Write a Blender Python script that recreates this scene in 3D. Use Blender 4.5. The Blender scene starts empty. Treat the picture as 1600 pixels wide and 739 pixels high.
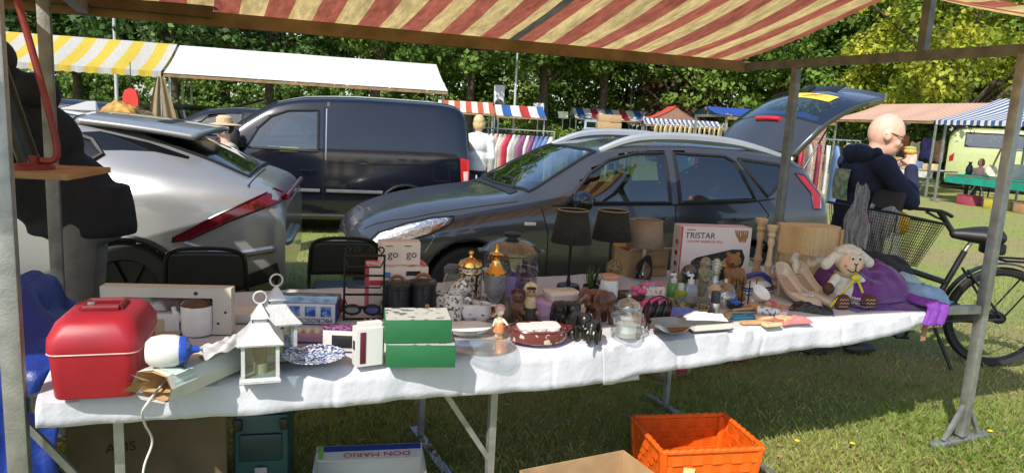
import bpy, bmesh, math, random
import numpy as np
from mathutils import Matrix, Vector, Euler
R_ = math.radians
rng = random.Random(7)
nrng = np.random.RandomState(11)
scene = bpy.context.scene
COL = scene.collection

# ------------------------------------------------------------------ camera
F_PX, HC = 1100.0, 1.65                      # focal length in pixels of a 1600 wide frame, eye height
PITCH = math.atan(181.5 / F_PX); ROLL = math.atan(0.055)
_cp, _sp, _cr, _sr = math.cos(PITCH), math.sin(PITCH), math.cos(ROLL), math.sin(ROLL)
FW = Vector((0, _cp, -_sp)); _U0 = Vector((0, _sp, _cp)); _R0 = Vector((1, 0, 0))
RT = _R0 * _cr + _U0 * _sr; UP = _U0 * _cr - _R0 * _sr
cam_d = bpy.data.cameras.new('camera'); cam = bpy.data.objects.new('camera', cam_d); COL.objects.link(cam)
cam_d.sensor_width = 36; cam_d.lens = 36 * F_PX / 1600; cam_d.clip_end = 600; cam_d.clip_start = .05
mw = Matrix((RT, UP, -FW)).transposed().to_4x4(); mw.translation = Vector((0, 0, HC)); cam.matrix_world = mw
scene.camera = cam

# ------------------------------------------------------------------ sky, sun, exposure
SUN_EL, SUN_AZ = 44.0, 26.0                  # the light travels away from the camera, 26 degrees to the right
world = bpy.data.worlds.new('World'); scene.world = world; world.use_nodes = True
wn = world.node_tree.nodes; wl = world.node_tree.links
sky = wn.new('ShaderNodeTexSky'); sky.sky_type = 'NISHITA'; sky.sun_disc = False
sky.sun_elevation = R_(SUN_EL); sky.sun_rotation = R_(180 + SUN_AZ)
sky.air_density = 1.0; sky.dust_density = 1.2; sky.ozone_density = 1.0
wl.new(sky.outputs[0], wn['Background'].inputs[0]); wn['Background'].inputs[1].default_value = 0.14
sd = bpy.data.lights.new('sun', 'SUN'); sd.energy = 3.8; sd.angle = R_(0.5); sd.color = (1, .95, .86)
sun = bpy.data.objects.new('sun', sd); COL.objects.link(sun)
LD = Vector((math.sin(R_(SUN_AZ)) * math.cos(R_(SUN_EL)), math.cos(R_(SUN_AZ)) * math.cos(R_(SUN_EL)), -math.sin(R_(SUN_EL))))
sun.rotation_euler = LD.to_track_quat('-Z', 'Y').to_euler()
vs = scene.view_settings; vs.view_transform = 'Standard'; vs.look = 'None'; vs.gamma = 1; vs.exposure = 0.68
scene.cycles.use_denoising = True
scene.cycles.max_bounces = 8; scene.cycles.transparent_max_bounces = 12; scene.cycles.transmission_bounces = 6
scene.cycles.caustics_reflective = False; scene.cycles.caustics_refractive = False
scene.cycles.sample_clamp_indirect = 6

# ------------------------------------------------------------------ helpers
def at(u, v, z):                              # where the line of sight through a photo pixel meets height z
    d = FW + RT * ((u - 800) / F_PX) - UP * ((v - 369.5) / F_PX)
    return Vector((0, 0, HC)) + d * ((z - HC) / d.z)
def ray(u, v, dep):
    d = FW + RT * ((u - 800) / F_PX) - UP * ((v - 369.5) / F_PX)
    return Vector((0, 0, HC)) + d * dep
def kk(p): return (p - Vector((0, 0, HC))).dot(FW) / F_PX    # metres per photo pixel at p

def lin(c):
    return tuple(((x / 255) / 12.92 if x / 255 <= .04045 else ((x / 255 + .055) / 1.055) ** 2.4) for x in c)

_mats = {}
def nodes_of(m): return m.node_tree.nodes, m.node_tree.links
def mat(name, col, rough=.55, metal=0., var=.14, vs=9., bump=0., bs=60., coat=0., trans=0., alpha=1., ior=1.45, spec=.5, sheen=0., emit=0.):
    if name in _mats: return _mats[name]
    m = bpy.data.materials.new(name); m.use_nodes = True; n, l = nodes_of(m)
    p = n['Principled BSDF']
    p.inputs['Roughness'].default_value = rough; p.inputs['Metallic'].default_value = metal
    p.inputs['IOR'].default_value = ior; p.inputs['Specular IOR Level'].default_value = spec
    p.inputs['Coat Weight'].default_value = coat; p.inputs['Coat Roughness'].default_value = .06
    p.inputs['Transmission Weight'].default_value = trans; p.inputs['Alpha'].default_value = alpha
    p.inputs['Sheen Weight'].default_value = sheen
    tc = n.new('ShaderNodeTexCoord')
    if var > 0:
        t = n.new('ShaderNodeTexNoise'); t.inputs['Scale'].default_value = vs; t.inputs['Detail'].default_value = 5
        l.new(tc.outputs['Object'], t.inputs['Vector'])
        r = n.new('ShaderNodeMix'); r.data_type = 'RGBA'
        r.inputs[6].default_value = (*[max(0, c * (1 - var)) for c in col], 1); r.inputs[7].default_value = (*[min(1, c * (1 + var)) for c in col], 1)
        cr = n.new('ShaderNodeMapRange'); cr.inputs[1].default_value = .3; cr.inputs[2].default_value = .7
        l.new(t.outputs[0], cr.inputs[0]); l.new(cr.outputs[0], r.inputs[0]); l.new(r.outputs[2], p.inputs['Base Color'])
    else: p.inputs['Base Color'].default_value = (*col, 1)
    if bump > 0:
        t2 = n.new('ShaderNodeTexNoise'); t2.inputs['Scale'].default_value = bs; t2.inputs['Detail'].default_value = 4
        l.new(tc.outputs['Object'], t2.inputs['Vector'])
        b = n.new('ShaderNodeBump'); b.inputs['Strength'].default_value = bump; b.inputs['Distance'].default_value = .01
        l.new(t2.outputs[0], b.inputs['Height']); l.new(b.outputs[0], p.inputs['Normal'])
    _mats[name] = m; return m

def glass(name, col=(1, 1, 1), rough=.03, mixt=.6, gl=.0):
    """thin clear glass: part see-through, part mirror by angle"""
    if name in _mats: return _mats[name]
    m = bpy.data.materials.new(name); m.use_nodes = True; n, l = nodes_of(m); n.remove(n['Principled BSDF'])
    tr = n.new('ShaderNodeBsdfTransparent'); tr.inputs[0].default_value = (*col, 1)
    g = n.new('ShaderNodeBsdfGlossy'); g.inputs['Roughness'].default_value = rough; g.inputs[0].default_value = (1, 1, 1, 1)
    f = n.new('ShaderNodeLayerWeight'); f.inputs[0].default_value = .5
    pw = n.new('ShaderNodeMath'); pw.operation = 'POWER'; pw.inputs[1].default_value = 3.2; l.new(f.outputs['Facing'], pw.inputs[0])
    ad = n.new('ShaderNodeMath'); ad.operation = 'MULTIPLY_ADD'; ad.inputs[1].default_value = mixt * .8; ad.inputs[2].default_value = .04 + gl; ad.use_clamp = True
    l.new(pw.outputs[0], ad.inputs[0])
    mx = n.new('ShaderNodeMixShader'); l.new(ad.outputs[0], mx.inputs[0]); l.new(tr.outputs[0], mx.inputs[1]); l.new(g.outputs[0], mx.inputs[2])
    l.new(mx.outputs[0], n['Material Output'].inputs[0]); _mats[name] = m; return m

def two_tone(name, c1, c2, scale=30., lo=.48, hi=.55, rough=.5, coat=0., detail=3., metal=0.):
    """two colours in blotches (printed glaze, leaf pattern, stains)"""
    if name in _mats: return _mats[name]
    m = mat(name, c1, rough, metal=metal, var=0, coat=coat); n, l = nodes_of(m)
    tc = n.new('ShaderNodeTexCoord'); t = n.new('ShaderNodeTexNoise'); t.inputs['Scale'].default_value = scale; t.inputs['Detail'].default_value = detail
    l.new(tc.outputs['Object'], t.inputs['Vector'])
    cr = n.new('ShaderNodeMapRange'); cr.inputs[1].default_value = lo; cr.inputs[2].default_value = hi; l.new(t.outputs[0], cr.inputs[0])
    r = n.new('ShaderNodeMix'); r.data_type = 'RGBA'; r.inputs[6].default_value = (*c1, 1); r.inputs[7].default_value = (*c2, 1)
    l.new(cr.outputs[0], r.inputs[0]); l.new(r.outputs[2], n['Principled BSDF'].inputs['Base Color']); return m

def stripes(name, cols, period, axis=0, rough=.8, translucent=0., dirt=.25, band=None, coord='Object'):
    """woven stripes along one axis of the object, with dirt; cols share the period evenly"""
    if name in _mats: return _mats[name]
    m = bpy.data.materials.new(name); m.use_nodes = True; n, l = nodes_of(m); p = n['Principled BSDF']; p.inputs['Roughness'].default_value = rough
    tc = n.new('ShaderNodeTexCoord'); sx = n.new('ShaderNodeSeparateXYZ'); l.new(tc.outputs[coord], sx.inputs[0])
    dv = n.new('ShaderNodeMath'); dv.operation = 'DIVIDE'; dv.inputs[1].default_value = period; l.new(sx.outputs[axis], dv.inputs[0])
    fr = n.new('ShaderNodeMath'); fr.operation = 'FRACT'; l.new(dv.outputs[0], fr.inputs[0])
    ramp = n.new('ShaderNodeValToRGB'); ramp.color_ramp.interpolation = 'CONSTANT'
    k = len(cols); ramp.color_ramp.elements[0].color = (*cols[0], 1); ramp.color_ramp.elements[1].position = 1 / k; ramp.color_ramp.elements[1].color = (*cols[1], 1)
    for i in range(2, k):
        el = ramp.color_ramp.elements.new(i / k); el.color = (*cols[i], 1)
    l.new(fr.outputs[0], ramp.inputs[0]); out = ramp.outputs[0]
    if band:
        a, b, bc = band
        g1 = n.new('ShaderNodeMath'); g1.operation = 'GREATER_THAN'; g1.inputs[1].default_value = a; l.new(sx.outputs[axis], g1.inputs[0])
        g2 = n.new('ShaderNodeMath'); g2.operation = 'LESS_THAN'; g2.inputs[1].default_value = b; l.new(sx.outputs[axis], g2.inputs[0])
        mm = n.new('ShaderNodeMath'); mm.operation = 'MULTIPLY'; l.new(g1.outputs[0], mm.inputs[0]); l.new(g2.outputs[0], mm.inputs[1])
        r = n.new('ShaderNodeMix'); r.data_type = 'RGBA'; r.inputs[7].default_value = (*bc, 1); l.new(mm.outputs[0], r.inputs[0]); l.new(out, r.inputs[6]); out = r.outputs[2]
    if dirt > 0:
        mp = n.new('ShaderNodeMapping'); mp.inputs['Scale'].default_value = (9, 2.2, 2.2) if axis == 0 else (2, 9, 9); l.new(tc.outputs[coord], mp.inputs[0])
        t = n.new('ShaderNodeTexNoise'); t.inputs['Scale'].default_value = 2.5; t.inputs['Detail'].default_value = 9; t.inputs['Roughness'].default_value = .72; l.new(mp.outputs[0], t.inputs['Vector'])
        cr = n.new('ShaderNodeMapRange'); cr.inputs[1].default_value = .36; cr.inputs[2].default_value = .62; cr.inputs[3].default_value = 1 - dirt; cr.inputs[4].default_value = 1; l.new(t.outputs[0], cr.inputs[0])
        r = n.new('ShaderNodeMix'); r.data_type = 'RGBA'; r.blend_type = 'MULTIPLY'; r.inputs[0].default_value = 1; l.new(out, r.inputs[6]); l.new(cr.outputs[0], r.inputs[7]); out = r.outputs[2]
    l.new(out, p.inputs['Base Color'])
    if translucent > 0:
        ts = n.new('ShaderNodeBsdfTranslucent'); l.new(out, ts.inputs[0]); mx = n.new('ShaderNodeMixShader'); mx.inputs[0].default_value = translucent
        l.new(p.outputs[0], mx.inputs[1]); l.new(ts.outputs[0], mx.inputs[2]); l.new(mx.outputs[0], n['Material Output'].inputs[0])
    _mats[name] = m; return m

def pchip(xs, ys, xq):
    xs = np.asarray(xs, float); ys = np.asarray(ys, float); h = np.diff(xs); d = np.diff(ys, axis=0) / (h[:, None] if ys.ndim > 1 else h)
    m = np.zeros_like(ys); m[0] = d[0]; m[-1] = d[-1]
    a, b = d[:-1], d[1:]
    with np.errstate(divide='ignore', invalid='ignore'):
        hm = 2 * a * b / (a + b)
    m[1:-1] = np.where(a * b > 0, hm, 0)
    i = np.clip(np.searchsorted(xs, xq, side='right') - 1, 0, len(xs) - 2); t = (xq - xs[i]) / h[i]; hh = h[i]
    if ys.ndim > 1: t = t[:, None]; hh = hh[:, None]
    return (2 * t**3 - 3 * t**2 + 1) * ys[i] + (t**3 - 2 * t**2 + t) * hh * m[i] + (-2 * t**3 + 3 * t**2) * ys[i + 1] + (t**3 - t**2) * hh * m[i + 1]

def smooth_path(pts, n=6):
    pts = np.array([tuple(p) for p in pts], float); t = np.arange(len(pts)); q = np.linspace(0, len(pts) - 1, (len(pts) - 1) * n + 1)
    out = []
    for x in q:
        i = min(int(x), len(pts) - 2); f = x - i
        p0, p1, p2, p3 = pts[max(i - 1, 0)], pts[i], pts[i + 1], pts[min(i + 2, len(pts) - 1)]
        out.append(.5 * (2 * p1 + (p2 - p0) * f + (2 * p0 - 5 * p1 + 4 * p2 - p3) * f * f + (3 * p1 - p0 - 3 * p2 + p3) * f**3))
    return [Vector(p) for p in out]

def RX(a): return Matrix.Rotation(R_(a), 4, 'X')
def RY(a): return Matrix.Rotation(R_(a), 4, 'Y')
def RZ(a): return Matrix.Rotation(R_(a), 4, 'Z')
def TR(*p): return Matrix.Translation(Vector(p[0] if len(p) == 1 else p))
I4 = Matrix.Identity(4)

class B:
    """collects shapes into one mesh; k scales everything (items on the table are measured in photo pixels)"""
    def __init__(s, k=1.): s.v = []; s.f = []; s.k = k
    def add(s, vs, fs, M=None):
        o = len(s.v)
        s.v += [tuple((M @ Vector(p)) if M is not None else p) for p in vs]; s.f += [tuple(i + o for i in f) for f in fs]; return s
    def box(s, c, d, M=None, bev=0., seg=2):
        x, y, z = d[0] / 2, d[1] / 2, d[2] / 2
        if bev <= 0:
            vs = [(c[0] + a * x, c[1] + b * y, c[2] + e * z) for a, b, e in ((-1, -1, -1), (1, -1, -1), (1, 1, -1), (-1, 1, -1), (-1, -1, 1), (1, -1, 1), (1, 1, 1), (-1, 1, 1))]
            return s.add(vs, [(0, 3, 2, 1), (4, 5, 6, 7), (0, 1, 5, 4), (1, 2, 6, 5), (2, 3, 7, 6), (3, 0, 4, 7)], M)
        bm = bmesh.new(); bmesh.ops.create_cube(bm, size=1); bmesh.ops.scale(bm, vec=Vector(d), verts=bm.verts)
        bmesh.ops.bevel(bm, geom=bm.edges[:], offset=min(bev, min(d) * .49), segments=seg, affect='EDGES', profile=.5)
        bmesh.ops.translate(bm, vec=Vector(c), verts=bm.verts); bm.verts.index_update()
        s.add([tuple(v.co) for v in bm.verts], [tuple(v.index for v in f.verts) for f in bm.faces], M); bm.free(); return s
    def lathe(s, prof, M=None, n=24, sx=1., sy=1., a0=0., a1=360.):
        """profile of (radius, height) turned about z"""
        full = abs(a1 - a0) >= 359.9; m = n if full else n + 1
        vs = []; fs = []
        for r, z in prof:
            for i in range(m):
                a = R_(a0 + (a1 - a0) * i / n); vs.append((r * math.cos(a) * sx, r * math.sin(a) * sy, z))
        for j in range(len(prof) - 1):
            for i in range(n):
                i2 = (i + 1) % m; fs.append((j * m + i, j * m + i2, (j + 1) * m + i2, (j + 1) * m + i))
        if full:
            if prof[0][0] > 1e-6: fs.append(tuple(range(m - 1, -1, -1)))
            if prof[-1][0] > 1e-6: fs.append(tuple((len(prof) - 1) * m + i for i in range(m)))
        return s.add(vs, fs, M)
    def open_lathe(s, prof, M=None, n=24, sx=1., sy=1.):
        vs = []; fs = []
        for r, z in prof:
            for i in range(n):
                a = 2 * math.pi * i / n; vs.append((r * math.cos(a) * sx, r * math.sin(a) * sy, z))
        for j in range(len(prof) - 1):
            for i in range(n):
                i2 = (i + 1) % n; fs.append((j * n + i, j * n + i2, (j + 1) * n + i2, (j + 1) * n + i))
        return s.add(vs, fs, M)
    def cyl(s, p0, p1, r0, r1=None, n=12):
        return s.tube([p0, p1], [r0, r0 if r1 is None else r1], n)
    def tube(s, pts, r, n=8, cap=True, flat=1.):
        pts = [Vector(p) for p in pts]; N = len(pts); rs = r if isinstance(r, (list, tuple)) else [r] * N
        up = None; vs = []; fs = []
        for i, p in enumerate(pts):
            t = (pts[min(i + 1, N - 1)] - pts[max(i - 1, 0)])
            t = t.normalized() if t.length > 1e-9 else Vector((0, 0, 1))
            if up is None: up = Vector((0, 0, 1)) if abs(t.z) < .9 else Vector((1, 0, 0))
            a = t.cross(up)
            if a.length < 1e-5: a = t.orthogonal()
            a.normalize(); b = a.cross(t).normalized(); up = b
            for j in range(n):
                q = 2 * math.pi * (j + .5) / n; vs.append(tuple(p + a * (rs[i] * math.cos(q)) + b * (rs[i] * flat * math.sin(q))))
        for i in range(N - 1):
            for j in range(n): fs.append((i * n + j, i * n + (j + 1) % n, (i + 1) * n + (j + 1) % n, (i + 1) * n + j))
        if cap: fs += [tuple(range(n - 1, -1, -1)), tuple((N - 1) * n + j for j in range(n))]
        return s.add(vs, fs)
    def bar(s, p0, p1, w, h=None, up=(0, 0, 1), M=None):
        """square tube from p0 to p1"""
        h = w if h is None else h; p0 = Vector(p0); p1 = Vector(p1); t = (p1 - p0).normalized(); u = Vector(up)
        if abs(t.dot(u)) > .98: u = Vector((M @ Vector((0, 1, 0)) - M @ Vector((0, 0, 0)))) if M else Vector((0, 1, 0))
        a = t.cross(u).normalized(); b = a.cross(t).normalized(); vs = []
        for p in (p0, p1):
            for x, y in ((-1, -1), (1, -1), (1, 1), (-1, 1)): vs.append(tuple(p + a * (x * w / 2) + b * (y * h / 2)))
        return s.add(vs, [(0, 3, 2, 1), (4, 5, 6, 7), (0, 1, 5, 4), (1, 2, 6, 5), (2, 3, 7, 6), (3, 0, 4, 7)])
    def ell(s, c, r, M=None, n=16, m=10):
        r = (r, r, r) if not hasattr(r, '__len__') else r
        vs = [(0, 0, -1)]; fs = []
        for j in range(1, m):
            a = -math.pi / 2 + math.pi * j / m
            for i in range(n):
                b = 2 * math.pi * i / n; vs.append((math.cos(a) * math.cos(b), math.cos(a) * math.sin(b), math.sin(a)))
        vs.append((0, 0, 1)); top = len(vs) - 1
        for i in range(n): fs.append((0, 1 + (i + 1) % n, 1 + i)); fs.append((top, 1 + (m - 2) * n + i, 1 + (m - 2) * n + (i + 1) % n))
        for j in range(m - 2):
            for i in range(n):
                a = 1 + j * n; fs.append((a + i, a + (i + 1) % n, a + n + (i + 1) % n, a + n + i))
        MM = TR(c) @ (M if M is not None else I4) @ Matrix.Diagonal((*r, 1))
        return s.add(vs, fs, MM)
    def cap(s, p0, p1, r0, r1, n=12):
        """limb with round ends"""
        s.tube([p0, p1], [r0, r1], n); s.ell(p0, r0, n=n, m=8); s.ell(p1, r1, n=n, m=8); return s
    def prism(s, poly, h, M=None, z0=0.):
        n = len(poly); vs = [(x, y, z0) for x, y in poly] + [(x, y, z0 + h) for x, y in poly]
        return s.add(vs, [tuple(range(n - 1, -1, -1)), tuple(range(n, 2 * n))] + [(i, (i + 1) % n, n + (i + 1) % n, n + i) for i in range(n)], M)
    def grid(s, fn, nu, nv, M=None, skip=None):
        vs = [tuple(fn(i / nu, j / nv)) for j in range(nv + 1) for i in range(nu + 1)]; w = nu + 1
        fs = [(j * w + i, j * w + i + 1, (j + 1) * w + i + 1, (j + 1) * w + i) for j in range(nv) for i in range(nu) if not (skip and skip(i, j))]
        return s.add(vs, fs, M)
    def quad(s, *p): return s.add([tuple(q) for q in p], [tuple(range(len(p)))])
    def mesh(s, name):
        m = bpy.data.meshes.new(name); m.from_pydata([(x * s.k, y * s.k, z * s.k) for x, y, z in s.v], [], s.f); m.validate(); m.update(); return m
    def build(s, name, material, parent=None, smooth=35., label=None):
        m = s.mesh(name); m.materials.append(material)
        if smooth:
            m.polygons.foreach_set('use_smooth', [True] * len(m.polygons)); m.set_sharp_from_angle(angle=R_(smooth))
        o = bpy.data.objects.new(name, m); COL.objects.link(o)
        if parent is not None: o.parent = parent
        if label: o['label'] = label
        return o

def solid(o, th, off=-1.):
    md = o.modifiers.new('thickness', 'SOLIDIFY'); md.thickness = th; md.offset = off; return o
def fuse(o, vox, it=4):
    md = o.modifiers.new('fuse', 'REMESH'); md.mode = 'VOXEL'; md.voxel_size = vox; md.use_smooth_shade = True
    if it:
        sm = o.modifiers.new('soft', 'SMOOTH'); sm.factor = .5; sm.iterations = it
    return o
def tag(o, label, cat, group=None, kind=None):
    if label: o['label'] = label
    if cat: o['category'] = cat
    if group: o['group'] = group
    if kind: o['kind'] = kind
    return o
def thing(name, label, cat, loc=(0, 0, 0), rz=0., group=None):
    o = bpy.data.objects.new(name, None); COL.objects.link(o); o.empty_display_size = .1
    o.location = loc; o.rotation_euler = (0, 0, rz); return tag(o, label, cat, group)
def copy_tree(o, parent=None):
    c = o.copy(); COL.objects.link(c)
    if parent is not None: c.parent = parent
    for ch in list(o.children): copy_tree(ch, c)
    return c
def text(s, size, material, parent, M, name='lettering', ext=.0004, squash=1., align='CENTER'):
    cu = bpy.data.curves.new(name, 'FONT'); cu.body = s; cu.size = size; cu.align_x = align; cu.align_y = 'CENTER'; cu.extrude = ext; cu.resolution_u = 3
    t = bpy.data.objects.new(name, cu); COL.objects.link(t); bpy.context.view_layer.update()
    me = bpy.data.meshes.new_from_object(t.evaluated_get(bpy.context.evaluated_depsgraph_get())); bpy.data.objects.remove(t)
    me.materials.clear(); me.materials.append(material); me.transform(M @ Matrix.Diagonal((squash, 1, 1, 1)))
    o = bpy.data.objects.new(name, me); COL.objects.link(o)
    if parent is not None: o.parent = parent
    return o

# the frame of the stall in front: s runs along its table to the right, n to the back
TAD = 25.25; TA = R_(TAD); TZ = .80
EA = Vector((math.cos(TA), math.sin(TA), 0)); NA = Vector((-math.sin(TA), math.cos(TA), 0)); OA = Vector((-1.29, 1.89, 0))
def T(s, n, z=0.): return OA + EA * s + NA * n + Vector((0, 0, z))
def S2(p): q = Vector(p) - OA; return q.dot(EA), q.dot(NA)
# ================================================================== materials used in many places
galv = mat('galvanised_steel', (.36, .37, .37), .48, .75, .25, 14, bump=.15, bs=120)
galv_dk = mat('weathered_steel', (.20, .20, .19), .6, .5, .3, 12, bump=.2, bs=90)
wood_old = mat('old_pine', (.23, .145, .07), .75, 0, .35, 6, bump=.3, bs=40)
wood_dk = mat('dark_plank', (.10, .065, .035), .8, 0, .3, 7, bump=.3, bs=40)
wood_lt = mat('pale_wood', (.55, .38, .22), .6, 0, .15, 20)
black_pl = mat('black_plastic', (.012, .012, .013), .42, 0, .2, 12)
black_mt = mat('black_metal', (.01, .01, .01), .35, .3, .1)
rubber = mat('rubber', (.016, .016, .017), .75, 0, .2)
chrome = mat('chrome', (.75, .75, .76), .12, 1, 0)
steel = mat('brushed_steel', (.5, .5, .5), .28, 1, .08)
white_gl = mat('white_glaze', (.72, .71, .68), .18, 0, .04, coat=.4)
white_pl = mat('white_plastic', (.60, .60, .59), .4, 0, .04)
white_cd = mat('white_card', (.56, .55, .52), .6, 0, .05)
cardb = mat('cardboard', (.36, .23, .115), .85, 0, .14, 14, bump=.12, bs=80)
cardb_d = mat('cardboard_inside', (.26, .155, .075), .9, 0, .15, 14)
ink = mat('black_print', (.01, .01, .012), .6, 0, 0)
gold = mat('gold_lustre', (.72, .40, .12), .16, 1, .15, 20)
clear = glass('clear_glass', (.96, .98, .97), .02, .8, .03)
navy = mat('navy_cotton', (.010, .014, .036), .9, 0, .3, 10, bump=.35, bs=22)

# ================================================================== ground
def ground_material():
    m = mat('meadow_grass', (.1, .13, .03), .95, var=0); n, l = nodes_of(m); p = n['Principled BSDF']
    tc = n.new('ShaderNodeTexCoord')
    def noise(sc, det, rough=.6):
        t = n.new('ShaderNodeTexNoise'); t.inputs['Scale'].default_value = sc; t.inputs['Detail'].default_value = det; t.inputs['Roughness'].default_value = rough; l.new(tc.outputs['Object'], t.inputs['Vector']); return t
    def mix(fac, a, b):
        r = n.new('ShaderNodeMix'); r.data_type = 'RGBA'; l.new(fac, r.inputs[0])
        for i, x in ((6, a), (7, b)):
            if isinstance(x, tuple): r.inputs[i].default_value = (*x, 1)
            else: l.new(x, r.inputs[i])
        return r.outputs[2]
    def ramp(t, a, b):
        c = n.new('ShaderNodeMapRange'); c.inputs[1].default_value = a; c.inputs[2].default_value = b; l.new(t.outputs[0], c.inputs[0]); return c.outputs[0]
    g = mix(ramp(noise(90, 6), .35, .65), (.14, .19, .035), (.34, .37, .10))
    dry = mix(ramp(noise(60, 5), .3, .7), (.20, .155, .075), (.38, .31, .16))
    g = mix(ramp(noise(.45, 6, .65), .44, .62), g, dry)
    l.new(g, p.inputs['Base Color'])
    b = n.new('ShaderNodeBump'); b.inputs['Strength'].default_value = .9; b.inputs['Distance'].default_value = .03; l.new(noise(55, 6).outputs[0], b.inputs['Height']); l.new(b.outputs[0], p.inputs['Normal'])
    return m
gm = ground_material()
g = B().grid(lambda a, b: ((a - .5) * 500, -60 + b * 460, 0), 40, 40).build('ground', gm); g['kind'] = 'structure'

def blades(name, n, area, hgt, wid, m, seed):
    """loose grass blades over the visible part of the ground; area(rs, n) gives positions"""
    rs = np.random.RandomState(seed); xy = area(rs, n); n = len(xy)
    h = hgt * (.5 + rs.rand(n)); a = rs.rand(n) * 2 * np.pi; w = wid * (.6 + .8 * rs.rand(n)); ln = rs.rand(n) * .9 * h; la = rs.rand(n) * 2 * np.pi
    v = np.zeros((n, 4, 3)); dx = np.cos(a) * w / 2; dy = np.sin(a) * w / 2
    v[:, 0, 0] = xy[:, 0] - dx; v[:, 0, 1] = xy[:, 1] - dy; v[:, 1, 0] = xy[:, 0] + dx; v[:, 1, 1] = xy[:, 1] + dy
    mx = xy[:, 0] + np.cos(la) * ln * .3; my = xy[:, 1] + np.sin(la) * ln * .3
    v[:, 2, 0] = mx + dx * .7; v[:, 2, 1] = my + dy * .7; v[:, 2, 2] = h * .6
    v[:, 3, 0] = xy[:, 0] + np.cos(la) * ln; v[:, 3, 1] = xy[:, 1] + np.sin(la) * ln; v[:, 3, 2] = h
    i = np.arange(n)[:, None] * 4
    me = bpy.data.meshes.new(name); me.vertices.add(n * 4); me.vertices.foreach_set('co', v.reshape(-1))
    tri = np.concatenate([i + np.array([[0, 1, 2]]), i + np.array([[0, 2, 3]])], 1).reshape(-1)
    me.loops.add(len(tri)); me.loops.foreach_set('vertex_index', tri); me.polygons.add(n * 2)
    me.polygons.foreach_set('loop_start', np.arange(0, n * 6, 3)); me.polygons.foreach_set('loop_total', np.full(n * 2, 3)); me.update(calc_edges=True)
    me.materials.append(m); o = bpy.data.objects.new(name, me); COL.objects.link(o); return o
def leafmat(name, c1, c2, scale=1.3, trans=.35):
    m = two_tone(name, c1, c2, scale, .35, .65, .6, detail=4); n, l = nodes_of(m); p = n['Principled BSDF']
    t = n.new('ShaderNodeBsdfTranslucent'); mx = n.new('ShaderNodeMixShader'); mx.inputs[0].default_value = trans
    src = p.inputs['Base Color'].links[0].from_socket
    # leaf to leaf variation
    gi = n.new('ShaderNodeNewGeometry'); hs = n.new('ShaderNodeHueSaturation'); mr = n.new('ShaderNodeMapRange'); mr.inputs[3].default_value = .55; mr.inputs[4].default_value = 1.5
    l.new(gi.outputs['Random Per Island'], mr.inputs[0]); l.new(mr.outputs[0], hs.inputs['Value']); l.new(src, hs.inputs['Color'])
    l.new(hs.outputs[0], p.inputs['Base Color']); l.new(hs.outputs[0], t.inputs[0])
    l.new(p.outputs[0], mx.inputs[1]); l.new(t.outputs[0], mx.inputs[2]); l.new(mx.outputs[0], n['Material Output'].inputs[0]); return m
grass_m = leafmat('grass_blades', (.18, .26, .04), (.38, .39, .11), .9, .45)
dry_m = leafmat('dry_grass', (.24, .19, .09), (.34, .28, .14), 2, .25)
def near_area(rs, n):
    u = rs.rand(n) * 1760 - 80; v = 250 + (rs.rand(n) ** .85) * 560
    d = []
    for a, b in zip(u, v):
        hz = 188 + .055 * (a - 800)
        if b < hz + 95: continue
        p = at(a, b, 0); d.append((p.x + rs.randn() * .02, p.y + rs.randn() * .02))
    return np.array(d)
o = blades('grass', 95000, near_area, .034, .0045, grass_m, 3); tag(o, 'short green meadow grass under and around the stall', 'grass', kind='stuff')
o = blades('dry_grass', 22000, near_area, .028, .004, dry_m, 5); tag(o, 'withered straw coloured blades lying through the meadow grass', 'dry grass', kind='stuff')
def litter(rs, n):
    return near_area(rs, n)
rs_ = np.random.RandomState(21); xy = near_area(rs_, 1500); n_ = len(xy); a_ = rs_.rand(n_) * 6.28; sz_ = .012 + .018 * rs_.rand(n_); lb = B()
for (x, y), a, z in zip(xy, a_, sz_):
    c, s_ = math.cos(a), math.sin(a); h0 = .012 + .02 * rs_.rand(); lb.add([(x - c * z, y - s_ * z, h0), (x + s_ * z * .5, y - c * z * .5, h0 + z * .3), (x + c * z, y + s_ * z, h0), (x - s_ * z * .5, y + c * z * .5, h0 + z * .2)], [(0, 1, 2, 3)])
o = lb.build('fallen_leaves', leafmat('dead_leaf', (.20, .11, .045), (.36, .26, .10), 3, .2)); tag(o, 'small dead leaves scattered over the meadow grass', 'leaf litter', kind='stuff')
# a few dandelion-like yellow flowers near the foot of the post
for (u, v) in ((1545, 684), (1330, 704), (1244, 700)):
    p = at(u, v, 0); t = thing('dandelion', {1545: 'yellow flower right behind the foot of the steel post', 1330: 'yellow flower between the orange basket and the steel foot', 1244: 'yellow flower close to the orange basket'}[u], 'flower', p, group='small yellow flowers in the grass')
    B().tube([(0, 0, 0), (.006, 0, .04)], .0015, 5).build('stem', grass_m, t)
    B().lathe([(0, .04), (.006, .04), (.014, .046), (.008, .05), (0, .05)], n=10).build('blossom', mat('yellow_petal', (.75, .55, .02), .7), t)

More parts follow.
